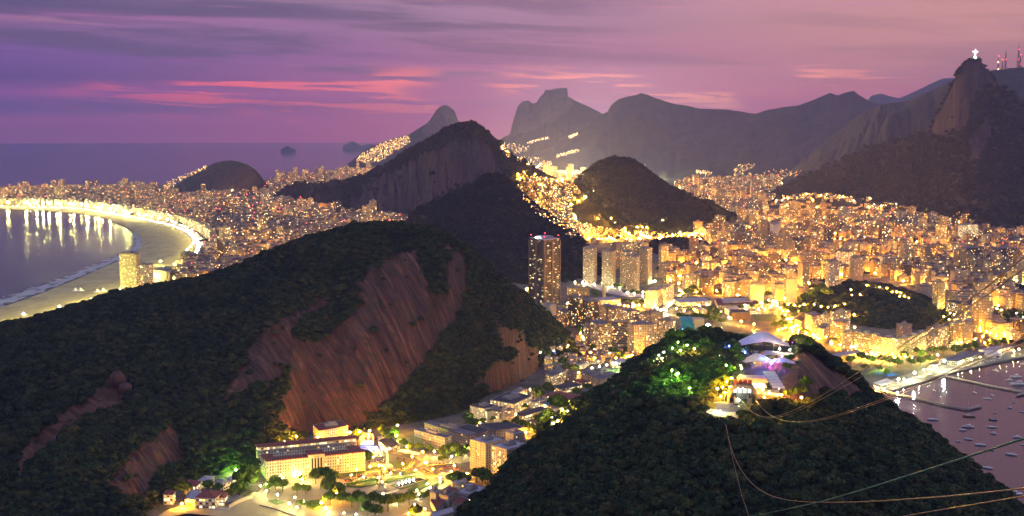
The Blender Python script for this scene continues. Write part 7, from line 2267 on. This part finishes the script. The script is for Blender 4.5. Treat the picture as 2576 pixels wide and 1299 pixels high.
# boats drawn up on the quay and packed along it
k = 0
for i in range(14):
    t_ = i / 13
    x, y = 400 + 620 * t_, 790 - 170 * t_
    g = G(*m4(x + rt.uniform(-10, 10), y + rt.uniform(-12, 8)), LZ + 0.6)
    boat('s', g, rt.choice((7, 8, 9)), 2.2 + rt.uniform(-0.3, 0.3), '%s dinghy on the quay, counted from the short pier' % ORD[i].replace('nearest', 'first'), None, 'dinghies drawn up on the quay')
for i in range(22):
    t_ = i / 21
    x, y = 1180 + 950 * t_, 592 - 215 * t_
    g = G(*m4(x + rt.uniform(-8, 8), y + rt.uniform(6, 24)), 0.0)
    boat('m' if i % 4 else 's', g, rt.choice((10, 11, 12)), 2.3 + rt.uniform(-0.3, 0.3), '%s boat packed along the quay wall, counted from the long pier' % ORD[i].replace('nearest', 'first'), None, 'boats packed along the quay wall')


def pier(label, pts, w):
    L = [G(*c6(*p), 2.2) for p in pts]
    root = empty('stone_pier', tuple(L[0]), 0, label, 'pier')
    for i in range(len(L) - 1):
        p, q = L[i] - L[0], L[i + 1] - L[0]
        m_ = (p + q) / 2
        a = math.atan2(q.y - p.y, q.x - p.x)
        n = (q - p).length
        b = MB(); b.box(m_.x, m_.y, -0.9, n + w * 0.3, w - 0.02 * i, 0.9, a, bottom=True, mi=0, top=0); b.build('deck', M_CONC, root)
        for s_ in (-1, 1):
            b = MB(); b.box(m_.x - s_ * math.sin(a) * (w / 2 - 0.3), m_.y + s_ * math.cos(a) * (w / 2 - 0.3), 0.004, n, 0.5, 0.6, a); b.build('curb', M_CREAM, root)
        k = int(n / 7)
        for j in range(k):
            for s_ in (-1, 1):
                c_ = p.lerp(q, (j + 0.5) / k)
                b = MB(); b.tube([(c_.x - s_ * math.sin(a) * (w / 2 - 0.8), c_.y + s_ * math.cos(a) * (w / 2 - 0.8), -4), (c_.x - s_ * math.sin(a) * (w / 2 - 0.8), c_.y + s_ * math.cos(a) * (w / 2 - 0.8), -0.9)], 0.5, 5)
                b.build('pile', M_CONC_D, root)


pier('short stone pier starting at the corner of the quay', [(895, 318), (1245, 396)], 4.5)
pier('detached stone pier with a bent end in front of the short one', [(1252, 400), (1400, 432), (1555, 462), (1660, 437)], 5.0)
pier('long stone pier running out to the frame edge', [(1385, 203), (1600, 248), (1800, 290), (1990, 326)], 5.0)
pier('stub of stone pier at the frame edge by the big yacht', [(1945, 352), (2020, 332)], 5.0)
lamps_px(c6, [(1010, 330, 'w'), (1012, 345, 'w'), (905, 310, 'a'), (850, 300, 'a')], 'w', 'at the root of the short pier', 5, 0.7)
blk('yacht_club_hall', 'large flat grey yacht club roof behind the floodlit yard', 'building', m4(1100, 405), m4(1430, 425), m4(1890, 270), 7, 'hot', (0.5, 0.44, 0.36), 'grey', tank=False)
blk('yacht_club_hall', 'pale long roof behind the grey yacht club roof', 'building', m4(1790, 215), m4(2050, 230), m4(2400, 165), 7, 'hot', (0.6, 0.5, 0.36), 'pale', tank=False)
blk('sail_shed', 'small cream shed beside the first marina floodlight', 'building', m4(930, 500), m4(1000, 512), m4(1080, 488), 6, 'hot', (0.6, 0.52, 0.38), 'pale', tank=False)
blk('quay_house', 'low pale roofed house at the corner of the quay', 'building', m4(-30, 800), m4(90, 850), m4(330, 770), 4, 'hot', (0.5, 0.4, 0.3), 'pale', tank=False)
blk('orange_lit_hall', 'long low hall with glowing orange wall beside the rocky summit edge', 'building', c2(450, 965), c2(480, 985), c2(690, 950), 11, 'strip', (0.75, 0.42, 0.10), 'pale', tank=False)
for i, (x, y) in enumerate(((210, 640), (260, 660), (320, 680), (230, 690), (60, 660))):
    g = G(*m4(x, y), LZ)
    b = MB(); b.v += [(-7, -5, 3), (7, -5, 3), (7, 5, 3), (-7, 5, 3), (0, 0, 6)]
    for f in ((0, 1, 4), (1, 2, 4), (2, 3, 4), (3, 0, 4), (3, 2, 1, 0)):
        b.face(f)
    tr = empty('blue_canopy', tuple(g), 0.4, 'blue canopy in the boat yard, %s from the quay corner' % ORD[i].replace('nearest', 'first'), 'canopy', 'blue canopies')
    b.build('canopy', M_BLUE, tr)
    b = MB()
    for sx in (-6.5, 6.5):
        for sy in (-4.5, 4.5):
            b.tube([(sx, sy, 0), (sx, sy, 3)], 0.12, 4)
    b.build('frame', M_METAL, tr)
g = G(*m4(2010, 320), LZ)
dt = empty('dome_marquee', tuple(g), 0.3, 'white domed marquee in the boat yard beside the grey roof', 'tent')
b = MB(); b.lathe([(17, 0), (17, 3), (14, 6.5), (8, 9), (0.5, 10)], sides=18); b.build('canopy', M_MEMB, dt)
b = MB(); b.box(0, -16.9, 0, 6, 0.6, 3); b.build('entrance', M_GLASS, dt)
# masts standing along the quay
for i in range(12):
    g = G(*m4(745 + 14 * i if i < 7 else 920 + 16 * (i - 7), 690 - 4 * i), LZ)
    b = MB(); b.tube([(0, 0, 0), (0, 0, 13)], 0.14, 5, 0.08)
    o = b.build('flag_pole', M_WHITE, None, loc=tuple(g)); tag(o, 'white flag pole in the quay row, %s from the near floodlight' % ORD[i].replace('nearest', 'first'), 'pole', 'flag poles on the quay')

# ================================================================ on top of the station hill
P0 = hit(1868, 1014)
S = empty('hill_cable_station', (P0.x, P0.y, P0.z), -0.14, 'open cable car station with rounded concrete portal on the hill top', 'station')
prof = [(-10.5, -6), (-11, 0), (-11, 4), (-9.6, 8.5), (-7.2, 12), (-4, 13.4), (4, 13.4), (7.2, 12), (9.6, 8.5), (11, 4), (11, 0), (10.5, -6)]
b = MB()
for i in range(len(prof) - 1):
    (x0, z0_), (x1, z1_) = prof[i], prof[i + 1]
    def inn(x, z_):
        return (x * 0.84, z_ * 0.86 if z_ > 0 else z_)
    (a0, c0), (a1, c1_) = inn(x0, z0_), inn(x1, z1_)
    b.quad((x0, -3, z0_), (a0, -3, c0), (a1, -3, c1_), (x1, -3, z1_))
    b.quad((x0, 9, z0_), (x0, -3, z0_), (x1, -3, z1_), (x1, 9, z1_))
    b.quad((a0, -3, c0), (a0, 9, c0), (a1, 9, c1_), (a1, -3, c1_))
b.build('portal', M_STONE, S)
b = MB(); b.box(0, 4, -8, 17, 12, 8.2); b.build('platform', M_CONC_D, S)
b = MB(); b.box(0, 9.2, 0.2, 17, 0.5, 10.5); b.build('back_wall', M_METAL, S)
for x_ in (-5, -1.6, 1.8, 5.2):
    b = MB(); b.box(x_, 8.8, 5.5, 2.2, 0.3, 3.0); b.build('lit_window', [E_ROOMW], S)
    b = MB(); b.box(x_, 3.5, 13.7, 2.9, 4.4, 2.4, taper=0.9); b.build('roof_vent', M_TILE, S)
for x_ in (-4.8, 4.8):
    b = MB(); b.box(x_, -1, 0.2, 3.2, 6, 4.2); b.build('machine_house', M_METAL, S)
    b = MB(); b.tube([(x_, -5, 5), (x_, 4, 6.5)], 0.5, 8); b.lathe([(1.4, 5.2), (1.4, 5.9)], x_, -4.5, 14); b.build('cable_wheel', M_DARK, S)
for x_, m_ in ((-6.6, E_BLUE), (6.6, E_BLUE), (0, E_WHITE), (-3, E_WHITE), (3, E_ROOMW)):
    b = MB(); b.ball((x_, 4, 10), 0.28); b.build('ceiling_lamp', m_, S)
b = MB(); b.box(0, -7, -8, 19, 8, 5.5); b.build('landing_ledge', M_CONC_D, S)
lamps_px(s3, [(330, 992, 'f')], 'f', 'in front of the hilltop portal', 4, 0.16, 'flood_mast')
lamps_px(s3, [(45, 1125, 'f'), (98, 1132, 'w'), (20, 1150, 'w'), (150, 1160, 'a')], 'f', 'over the white lit landing stage', 6, 0.2, 'flood_mast')
g = hit(*s3(120, 1195))
ls = empty('landing_stage', (g.x, g.y, g.z + 3), -0.1, 'white lit concrete landing stage below the hilltop portal', 'platform')
b = MB(); b.box(0, 4, -7, 22, 9, 7.2); b.build('deck', M_WHITE, ls)
b = MB(); b.box(9, 5, 0.21, 6, 5, 3.2); b.build('hut', M_METAL, ls)
b = MB(); b.box(2, 9.5, 0.21, 12, 2, 4.5); b.build('wall', M_CONC, ls)
for k_ in range(8):
    b = MB(); b.tube([(-10.5 + 3 * k_, -0.3, 0.2), (-10.5 + 3 * k_, -0.3, 1.3)], 0.07, 4); b.build('railing_post', M_METAL, ls)
b = MB(); b.tube([(-10.5, -0.3, 1.3), (10.5, -0.3, 1.3)], 0.06, 4); b.build('handrail', M_METAL, ls)
b = MB(); b.ball((6, -2, -6), 5, sub=2, sz=0.6); b.build('rock_footing', M_STONE, ls)
# terrace and restaurant
g = hit(*s3(690, 930))
tz = g.z + 1.5
te = empty('hilltop_terrace', (g.x, g.y, tz), -0.1, 'amber lit terrace with railings beside the hilltop portal', 'terrace')
b = MB(); b.prism([(-13, -6), (10, -6), (13, -2), (13, 18), (-13, 18)], -8, 8, mi=0, top=1); b.build('deck', [M_CONC_D, M_PAVE], te)
for k_ in range(10):
    b = MB(); b.tube([(-12 + 2.4 * k_, -5.8, 0), (-12 + 2.4 * k_, -5.8, 1.2)], 0.07, 4); b.build('railing_post', M_METAL, te)
b = MB(); b.tube([(-12, -5.8, 1.2), (10, -5.8, 1.2)], 0.07, 4); b.build('handrail', M_WHITE, te)
g2 = hit(*s3(580, 800))
re_ = empty('terrace_restaurant', (g.x - 7, g.y + 24, tz), -0.1, 'restaurant with long pink translucent roof behind the terrace', 'restaurant')
b = MB(); b.box(0, 0, -6, 20, 13, 10.5); b.build('wall', FAC_HOT, re_)
M_PINKR = plain('pink_translucent_roof', (0.62, 0.28, 0.24), 0.5, 0.1, 0.2)
b = MB(); b.box(0, 0, 4.51, 22, 16, 2.6, taper=0.82); b.build('roof', M_PINKR, re_)
b = MB(); b.box(0, -7.5, 0.3, 17, 0.3, 3.4); b.build('lit_front', E_ROOM, re_)
for i in range(6):
    aw = empty('white_awning', (g.x + 9, g.y + 8 + 6.2 * i, tz - 0.2 + 0.9 * i), -0.1, '%s of the lit awnings stepping down beside the terrace' % ORD[i].replace('nearest', 'first'), 'awning', 'white awnings')
    b = MB(); b.quad((-4.5, -2.6, 2.6), (4.5, -2.6, 2.6), (4.5, 2.6, 3.5), (-4.5, 2.6, 3.5)); b.quad((-4.5, 2.6, 3.4), (4.5, 2.6, 3.4), (4.5, -2.6, 2.5), (-4.5, -2.6, 2.5)); b.build('canopy', M_MEMB, aw)
    for sx in (-4.3, 4.3):
        b = MB(); b.tube([(sx, -2.4, -4), (sx, -2.4, 2.5)], 0.1, 4); b.build('post', M_METAL, aw)
    b = MB(); b.ball((0, -3.3, 2.1), 0.22); b.build('bulb', E_WHITE, aw)
lamps_px(s3, [(545, 830, 'a'), (700, 900, 'a'), (800, 930, 'a'), (620, 860, 'a'), (640, 960, 'a')], 'a', 'on the hilltop terrace', 3.5, 0.28)
# tents
def membrane(name, label, px, py, D, rx, ry, hh, mm, leg=3.0, turn=0.0, arch=True):
    p = AT(px, py, D)
    z = drop(p.x, p.y)
    r = empty(name, (p.x, p.y, z), turn, label, 'tent')
    n, m_ = 28, 14
    b = MB()
    for j in range(m_ + 1):
        for i in range(n + 1):
            u, v = -1 + 2 * i / n, -1 + 2 * j / m_
            sp_ = max(0.0, 1 - abs(u) ** 1.4)
            zz = leg + hh * (sp_ ** 1.25) * (0.55 + 0.45 * (1 - v * v)) + 1.6 * (abs(u) ** 3) * 0.6
            w = 0.30 + 0.70 * (1 - abs(u) ** 1.1) + 0.12 * abs(u) ** 4
            b.v.append((rx * u, ry * v * w, zz))
    for j in range(m_):
        for i in range(n):
            a = j * (n + 1) + i
            b.face((a, a + 1, a + n + 2, a + n + 1))
    b.build('canopy', mm, r, smooth=True)
    if arch:
        b = MB(); b.tube([(rx * (-0.42 + 0.84 * k / 14), -ry * 0.52 * math.sin(math.pi * k / 14) * 0.4 - 0.2, leg + hh * 1.02 * math.sin(math.pi * (0.1 + 0.8 * k / 14)) ** 0.7) for k in range(15)], 0.55, 6); b.build('arch', M_ROOFL, r)
    for sx, sy in ((-0.97, 0), (0.97, 0), (-0.4, -0.7), (0.4, -0.7), (-0.4, 0.7), (0.4, 0.7)):
        b = MB(); b.tube([(rx * sx, ry * sy, -2), (rx * sx * 0.98, ry * sy * 0.98, leg + 1.2)], 0.25, 5); b.build('mast', M_METAL, r)
    return r


membrane('arch_tent', 'huge white membrane tent with an arch over the amphitheatre', 1917, 846, 1010, 30, 15, 14, M_MEMB, 5, -0.05)
membrane('pink_dome_tent', 'pink lit domed tent behind the terrace trees', 1906, 888, 955, 17, 10, 8, M_MEMB, 3, 0.1, False)
membrane('sail_tent', 'pointed pink and white sail tent at the rocky edge', 1967, 902, 950, 13, 8, 5, M_MEMB, 3, -0.3, False)
membrane('sail_tent', 'low grey sail roof between arch tent and pink dome', 1935, 869, 985, 20, 9, 3, M_ROOFL, 4, 0.0, False)
p_ = hit(*s3(470, 240)) or AT(1888, 862, 1000)
p_ = AT(1886, 858, 985)
z_ = drop(p_.x, p_.y)
kh = empty('lavender_hut', (p_.x, p_.y, z_), 0.1, 'small lavender gabled hut beneath the arch tent', 'hut')
b = MB(); b.box(0, 0, -1, 13, 7, 6); b.build('wall', M_HOUSE, kh)
b = MB(); b.v += [(-7, -4, 5.01), (7, -4, 5.01), (7, 4, 5.01), (-7, 4, 5.01), (-7, 0, 7.4), (7, 0, 7.4)]
for f in ((0, 1, 5, 4), (2, 3, 4, 5), (1, 2, 5), (3, 0, 4)):
    b.face(f)
b.build('roof', M_ROOFL, kh)


def spot_lamps(f, pts, where, h, r):
    lamps_px(f, pts, 'w', where, h, r)


spot_lamps(s3, [(830, 357, 'f'), (957, 372, 'w'), (880, 248, 'a'), (318, 185, 'a'), (385, 200, 'a'), (620, 235, 'a'), (690, 250, 'a')], 'round the membrane tents', 7, 0.4)
spot_lamps(s3, [(485, 465, 'a'), (520, 470, 'a'), (470, 500, 'p'), (690, 500, 'p'), (760, 500, 'p'), (820, 480, 'p'), (730, 540, 'p'), (860, 450, 'p'), (850, 420, 'w'), (640, 480, 'w'), (420, 440, 'p'), (540, 425, 'p')], 'under the pink lit tents', 3, 0.3)
spot_lamps(s3, [(360, 360, 'u'), (330, 370, 'u'), (210, 325, 'u'), (400, 400, 'u'), (590, 460, 'u'), (670, 480, 'u'), (765, 500, 'u')], 'in the blue lit tree', 8, 0.28)
spot_lamps(s3, [(170, 560, 'g'), (360, 600, 'g'), (350, 570, 'a'), (510, 150, 'g')], 'in the trees behind the portal', 8, 0.35)
spot_lamps(s3, [(180, 760, 's'), (120, 830, 's'), (60, 850, 's'), (150, 900, 's'), (215, 830, 's'), (100, 950, 's'), (230, 720, 's')], 'in the orange lit trees beside the portal', 7, 0.4)
spot_lamps(s3, [(120, 760, 'w'), (60, 780, 'w')], 'in the pale lit tree beside the portal', 5, 0.3)
spot_lamps(c1, [(1090, 968, 'f'), (1128, 945, 'f'), (1110, 990, 'w'), (1186, 1078, 'g'), (1220, 1110, 'g'), (1232, 1100, 'g'), (1352, 918, 'a')], 'in the green lit hill top trees', 11, 0.42)
spot_lamps(c1, [(1165, 850, 'g'), (1230, 870, 'g'), (1190, 915, 'g'), (1300, 890, 'g'), (1250, 930, 'a'), (1500, 765, 'g'), (1550, 765, 'g'), (1470, 740, 'w'), (1320, 1210, 'g'), (1352, 1275, 'g')], 'deep in the lit hill top trees', 8.5, 0.3)
PLH = [('the green floodlit clearing', 1660, 890), ('the portal', 1868, 990), ('the arch tent', 1915, 840), ('the rocky edge', 2010, 880), ('the pink dome', 1900, 900), ('the orange lit corner', 1825, 970)]
trees_px(c1, [(1150, 825, 6.5), (1215, 805, 7), (1255, 835, 6), (1330, 800, 7), (1395, 775, 7.5), (1185, 870, 6), (1120, 890, 6), (1310, 850, 6), (1240, 880, 6), (1440, 830, 6), (1510, 780, 6), (1560, 800, 6), (1620, 810, 6)], 'hill top trees', PLH)
trees_px(s3, [(150, 820, 5), (60, 880, 5), (210, 700, 5), (110, 730, 5), (1080, 360, 7), (1150, 410, 7), (1000, 250, 6), (1060, 200, 6), (640, 360, 5.5), (600, 500, 4.5), (790, 520, 3), (560, 220, 3.5), (700, 215, 3.5), (770, 225, 3.5), (870, 560, 4), (960, 540, 4), (900, 640, 4), (300, 480, 6), (250, 400, 6), (330, 560, 5), (400, 300, 5), (1160, 860, 5), (1080, 990, 6), (960, 1000, 5)], 'trees round the hilltop station', PLH)
lamps_px(s3, [(1100, 960, 's'), (850, 930, 's')], 's', 'lighting the shrubs below the rocky edge', 9, 0.4)

# balanced boulders on the long hill
for i, (x, y, r_, lab, sz) in enumerate(((296, 950, 10.5, 'big rounded boulder balanced on the granite shoulder', 0.95), (316, 968, 8.0, 'egg shaped boulder leaning beside the balanced one', 0.9))):
    p = hit(x, y + 22)
    b = MB()
    b.ball((0, 0, 0), 1.0, sub=4)
    V = np.array(b.v)
    n_ = fbm(V[:, 0] * 1.5 + 7 * i, V[:, 1] * 1.5 + V[:, 2], 4, 4)
    V = V * (1 + 0.14 * n_)[:, None] * np.array([r_, r_ * 0.9, r_ * sz])
    b.v = [tuple(v) for v in V]
    o = b.build('boulder', M_BOULD, None, True, loc=(p.x, p.y, p.z + r_ * 0.8))
    tag(o, lab, 'boulder')

# ================================================================ cables of the cable car
M_ROPE = plain('lamplit_steel_rope', (0.46, 0.28, 0.14), 0.45, 0.2, 2.0, 0.3)  # amber lamp glow is put into the steel colour
M_ROPEG = plain('green_greased_rope', (0.05, 0.36, 0.24), 0.5, 0.6, 2.5, 0.1)


def cable(label, path, start, ex, r, material=None):
    sx, sy = start
    k = (sx - ex) / sy
    xs = np.array([p[0] for p in path], float)
    ys = np.array([p[1] for p in path], float)
    tt = np.r_[0, np.cumsum(np.hypot(np.diff(xs), np.diff(ys)))]
    pts = []
    N = 70
    # smooth the traced path
    X2, Y2 = np.interp(np.linspace(0, tt[-1], N), tt, xs), np.interp(np.linspace(0, tt[-1], N), tt, ys)
    for _ in range(8):
        X2[1:-1] = (X2[:-2] + 2 * X2[1:-1] + X2[2:]) / 4
        Y2[1:-1] = (Y2[:-2] + 2 * Y2[1:-1] + Y2[2:]) / 4
    for x, y in zip(X2, Y2):
        r0 = ray(x, y)
        az_ = r0.x / r0.y
        D = ex / (az_ - k) if az_ - k > 1e-4 else sy
        D = max(6.0, min(sy, D))
        pts.append(AT(x, y, D))
    b = MB(); b.tube(pts, r, 6)
    o = b.build('cable', material or M_ROPE)
    return tag(o, label, 'cable', 'ropes of the cable car')


cable('upper hill rope, outermost of the two highest on the town side', [s3(350, 985), s3(400, 1080), s3(480, 1170), s3(600, 1220), s3(740, 1222), s3(900, 1170), s3(1237, 1010), c2(700, 1075), c2(1000, 890), c2(1300, 700), c2(1600, 480), c2(1900, 238), (2640, 600)], (P0.x - 3, P0.y - 4), 26, 0.065)
cable('upper hill rope running just under the highest one', [s3(360, 990), s3(410, 1085), s3(490, 1178), s3(600, 1228), s3(760, 1230), s3(920, 1190), s3(1237, 1045), c2(700, 1125), c2(1000, 925), c2(1300, 740), c2(1600, 540), c2(1900, 322), (2640, 630)], (P0.x - 2, P0.y - 4), 30, 0.065)
cable('lower hill rope, upper of the pair crossing the marina', [s3(525, 980), s3(580, 1070), s3(680, 1170), s3(780, 1230), s3(960, 1268), s3(1237, 1250), c6(500, 523), c6(900, 385), c6(1300, 215), m4(1200, 620), m4(1900, 320), m4(2576, 10), (2640, 815)], (P0.x + 8, P0.y - 2), 34, 0.065)
cable('lower hill rope, under one of the pair crossing the marina', [s3(532, 985), s3(590, 1080), s3(690, 1182), s3(790, 1242), s3(970, 1275), s3(1237, 1262), c6(500, 535), c6(900, 400), c6(1300, 240), m4(1200, 665), m4(1900, 390), m4(2576, 95), (2640, 835)], (P0.x + 9, P0.y - 2), 38, 0.065)
cable('thick green rope crossing the dark trees to the frame edge', [c6(-300, 1330), c6(0, 1275), c6(400, 1190), c6(800, 1075), c6(1000, 1012), c6(1500, 855), c6(2000, 692), (2650, 1080)], (146, 832), 7.0, 0.030, M_ROPEG)
cable('amber lit rope curving from the landing stage across the low trees', [c5(1668, 580), c5(1690, 700), c5(1740, 860), c5(1810, 980), c5(1900, 1080), c5(2000, 1140), c6(150, 1178), c6(350, 1192), c6(600, 1192), c6(900, 1180), c6(1400, 1145), c6(1800, 1105), c6(2050, 1075)], (146, 832), 18, 0.065)
cable('thin rope falling straight down from the landing stage', [c5(1670, 580), c5(1700, 740), c5(1740, 920), c5(1790, 1120), c5(1860, 1330)], (146, 832), 20, 0.05)
cable('rope grazing the lowest corner of the dark trees', [c6(900, 1330), c6(1200, 1275), c6(1600, 1210), c6(2050, 1135)], (146, 832), 12, 0.035)
cable('faint thin rope far over the town lights', [c2(350, 1299), c2(700, 1010), c2(1100, 740), c2(1500, 440), c2(1900, 180), (2640, 560)], (P0.x - 4, P0.y - 4), 40, 0.035, M_DARK)

# ================================================================ cars in the square
CARP = [plain('car_paint_' + n_, c_, 0.35, 0.05, 0.5, 0.2) for n_, c_ in (('white', (0.7, 0.7, 0.68)), ('silver', (0.4, 0.4, 0.42)), ('black', (0.03, 0.03, 0.035)), ('red', (0.35, 0.04, 0.03)), ('blue', (0.05, 0.08, 0.2)), ('yellow', (0.75, 0.5, 0.04)))]
CN = ['white', 'silver', 'black', 'red', 'blue', 'yellow']
CARM = {}


def car(p, a, ci, label, group, bus=False):
    key = (ci, bus)
    if key not in CARM:
        L_, W_, B1, B2 = (11, 2.5, 2.6, 0.3) if bus else (4.3, 1.8, 0.75, 0.6)
        b = MB(); b.box(0, 0, 0.35, L_, W_, B1, taper=0.97); body = b.mesh('body', CARP[ci])
        b = MB()
        if bus:
            b.box(0, 0, 1.7, L_ * 1.003, W_ * 1.004, 0.8)
        else:
            b.box(-0.2, 0, 1.1, 2.3, 1.6, B2, taper=0.8)
        cab = b.mesh('window', M_GLASS)
        b = MB()
        for sy in (-1, 1):
            b.tube([(0, sy * (W_ / 2 - 0.2), 0.33), (0, sy * (W_ / 2 + 0.02), 0.33)], 0.33, 10)
        wh = b.mesh('wheel', M_DARK)
        CARM[key] = (body, cab, wh, L_)
    body, cab, wh, L_ = CARM[key]
    root = empty('coach' if bus else 'parked_car', tuple(p), a, label, 'coach' if bus else 'car', group)
    for nm_, me, lx in (('body', body, 0), ('window', cab, 0), ('wheel', wh, L_ * 0.3), ('wheel', wh, -L_ * 0.3)):
        o = bpy.data.objects.new(nm_, me); COL.objects.link(o); o.parent = root; o.location = (lx, 0, 0)


def row(f, p0, p1, n, where, perp=True, pal=(0, 1, 2, 3, 4), bus=False):
    A_, B_ = G(*f(*p0), LZ + 0.1), G(*f(*p1), LZ + 0.1)
    a = math.atan2(B_.y - A_.y, B_.x - A_.x) + (math.pi / 2 if perp else 0)
    cnt = {}
    for i in range(n):
        ci = rt.choice(pal)
        p = A_.lerp(B_, i / max(1, n - 1))
        cnt[ci] = cnt.get(ci, 0) + 1
        car(p, a + rt.uniform(-0.05, 0.05), ci, '%s %s, number %d of the row %s' % (CN[ci], 'coach' if bus else 'car', i + 1, where), 'cars ' + where, bus)


row(r4, (232, 912), (420, 885), 8, 'beside the sunken lawn')
row(r4, (360, 852), (410, 847), 3, 'under the long institute lawn')
row(r4, (440, 840), (455, 878), 2, 'by the lamp of the sunken lawn')
row(r4, (545, 862), (680, 845), 6, 'behind the winged column')
row(r4, (690, 800), (930, 765), 10, 'between lawn and square', pal=(0, 1, 2, 5))
row(r4, (1105, 790), (1240, 855), 14, 'on the slant beside the roundabout', pal=(0, 1, 5, 3))
row(r4, (1290, 790), (1330, 760), 4, 'on the seaward side of the roundabout island', pal=(2, 3, 1))
row(r4, (1350, 758), (1500, 770), 7, 'on the far side of the roundabout island', pal=(2, 3, 1))
row(r4, (1440, 808), (1500, 800), 3, 'on the near side of the roundabout island', pal=(2, 3, 1))
row(r4, (1150, 735), (1420, 715), 7, 'of taxis before the flats', False, (5, 0))
row(r4, (950, 745), (985, 700), 5, 'beside the round lawn', pal=(0, 5))
row(r4, (570, 635), (650, 628), 4, 'by the arched station', pal=(0, 1))
row(r4, (590, 695), (640, 688), 2, 'near the obelisk', pal=(2, 0))
row(r4, (815, 662), (885, 668), 2, 'in the open car park', pal=(0, 2))
row(r4, (1295, 850), (1385, 862), 4, 'of coaches by the roundabout', True, (0,), True)
row(r4, (1060, 1108), (1110, 1098), 3, 'beside the lowest lamps')
row(r3, (1980, 1000), (2160, 990), 8, 'under the institute trees')
row(r5, (1210, 705), (1340, 665), 12, 'in the amber car park, upper line')
row(r5, (1220, 760), (1320, 735), 9, 'in the amber car park, lower line')
# people strolling on the square would be smaller than a pixel; small boats pulled up by the restaurant wall
for i in range(7):
    g = G(*vv(780 + 45 * i, 618), LZ + 0.3)
    boat('m', g, 5, 0.2, '%s small boat on the sand under the restaurant wall' % ORD[i].replace('nearest', 'first'), None, 'boats on the sand')

# ---- the lamps that show largest stand as things of their own, the rest as one mass
LAMPQ.sort(key=lambda q_: -(q_[3] / max(300.0, q_[0][1])) * (1 if -0.43 < q_[0][0] / max(1, q_[0][1]) < 0.43 else 0.01))
for q_ in LAMPQ[:285]:
    lamp_now(*q_)
rest = {}
for q_ in LAMPQ[285:]:
    rest.setdefault(q_[1], []).append(q_)
for kd, lst in rest.items():
    b = MB()
    for p, _, h, r, *_2 in lst:
        b.tube([p, (p[0], p[1], p[2] + h * 0.95)], 0.14, 4, mi=1)
        b.ball((p[0], p[1], p[2] + h), r)
    tag(b.build('distant_lamps', [LK[kd], M_METAL]), 'mass of smaller %s lamps among streets, quay and trees' % LN[kd], 'street lamps', None, 'stuff')
# ---------------------------------------------------------------- haze over sea and land
m, t = mat('evening_haze')
HAZE_D = 3.4e-5
v = t.n('ShaderNodeVolumePrincipled', None, {'Color': (0.38, 0.46, 1.0, 1), 'Density': HAZE_D, 'Anisotropy': 0.25})
t.n('ShaderNodeOutputMaterial', None, {'Volume': v.outputs[0]})
b = MB()
b.box(0, 0, -3.0, 2 * SEA_R + 400, 2 * SEA_R + 400, 1240, 0, mi=0, top=0, bottom=True)
hz = b.build('haze', m)
tag(hz, 'thin violet evening haze over sea and town', 'haze', None, 'stuff')
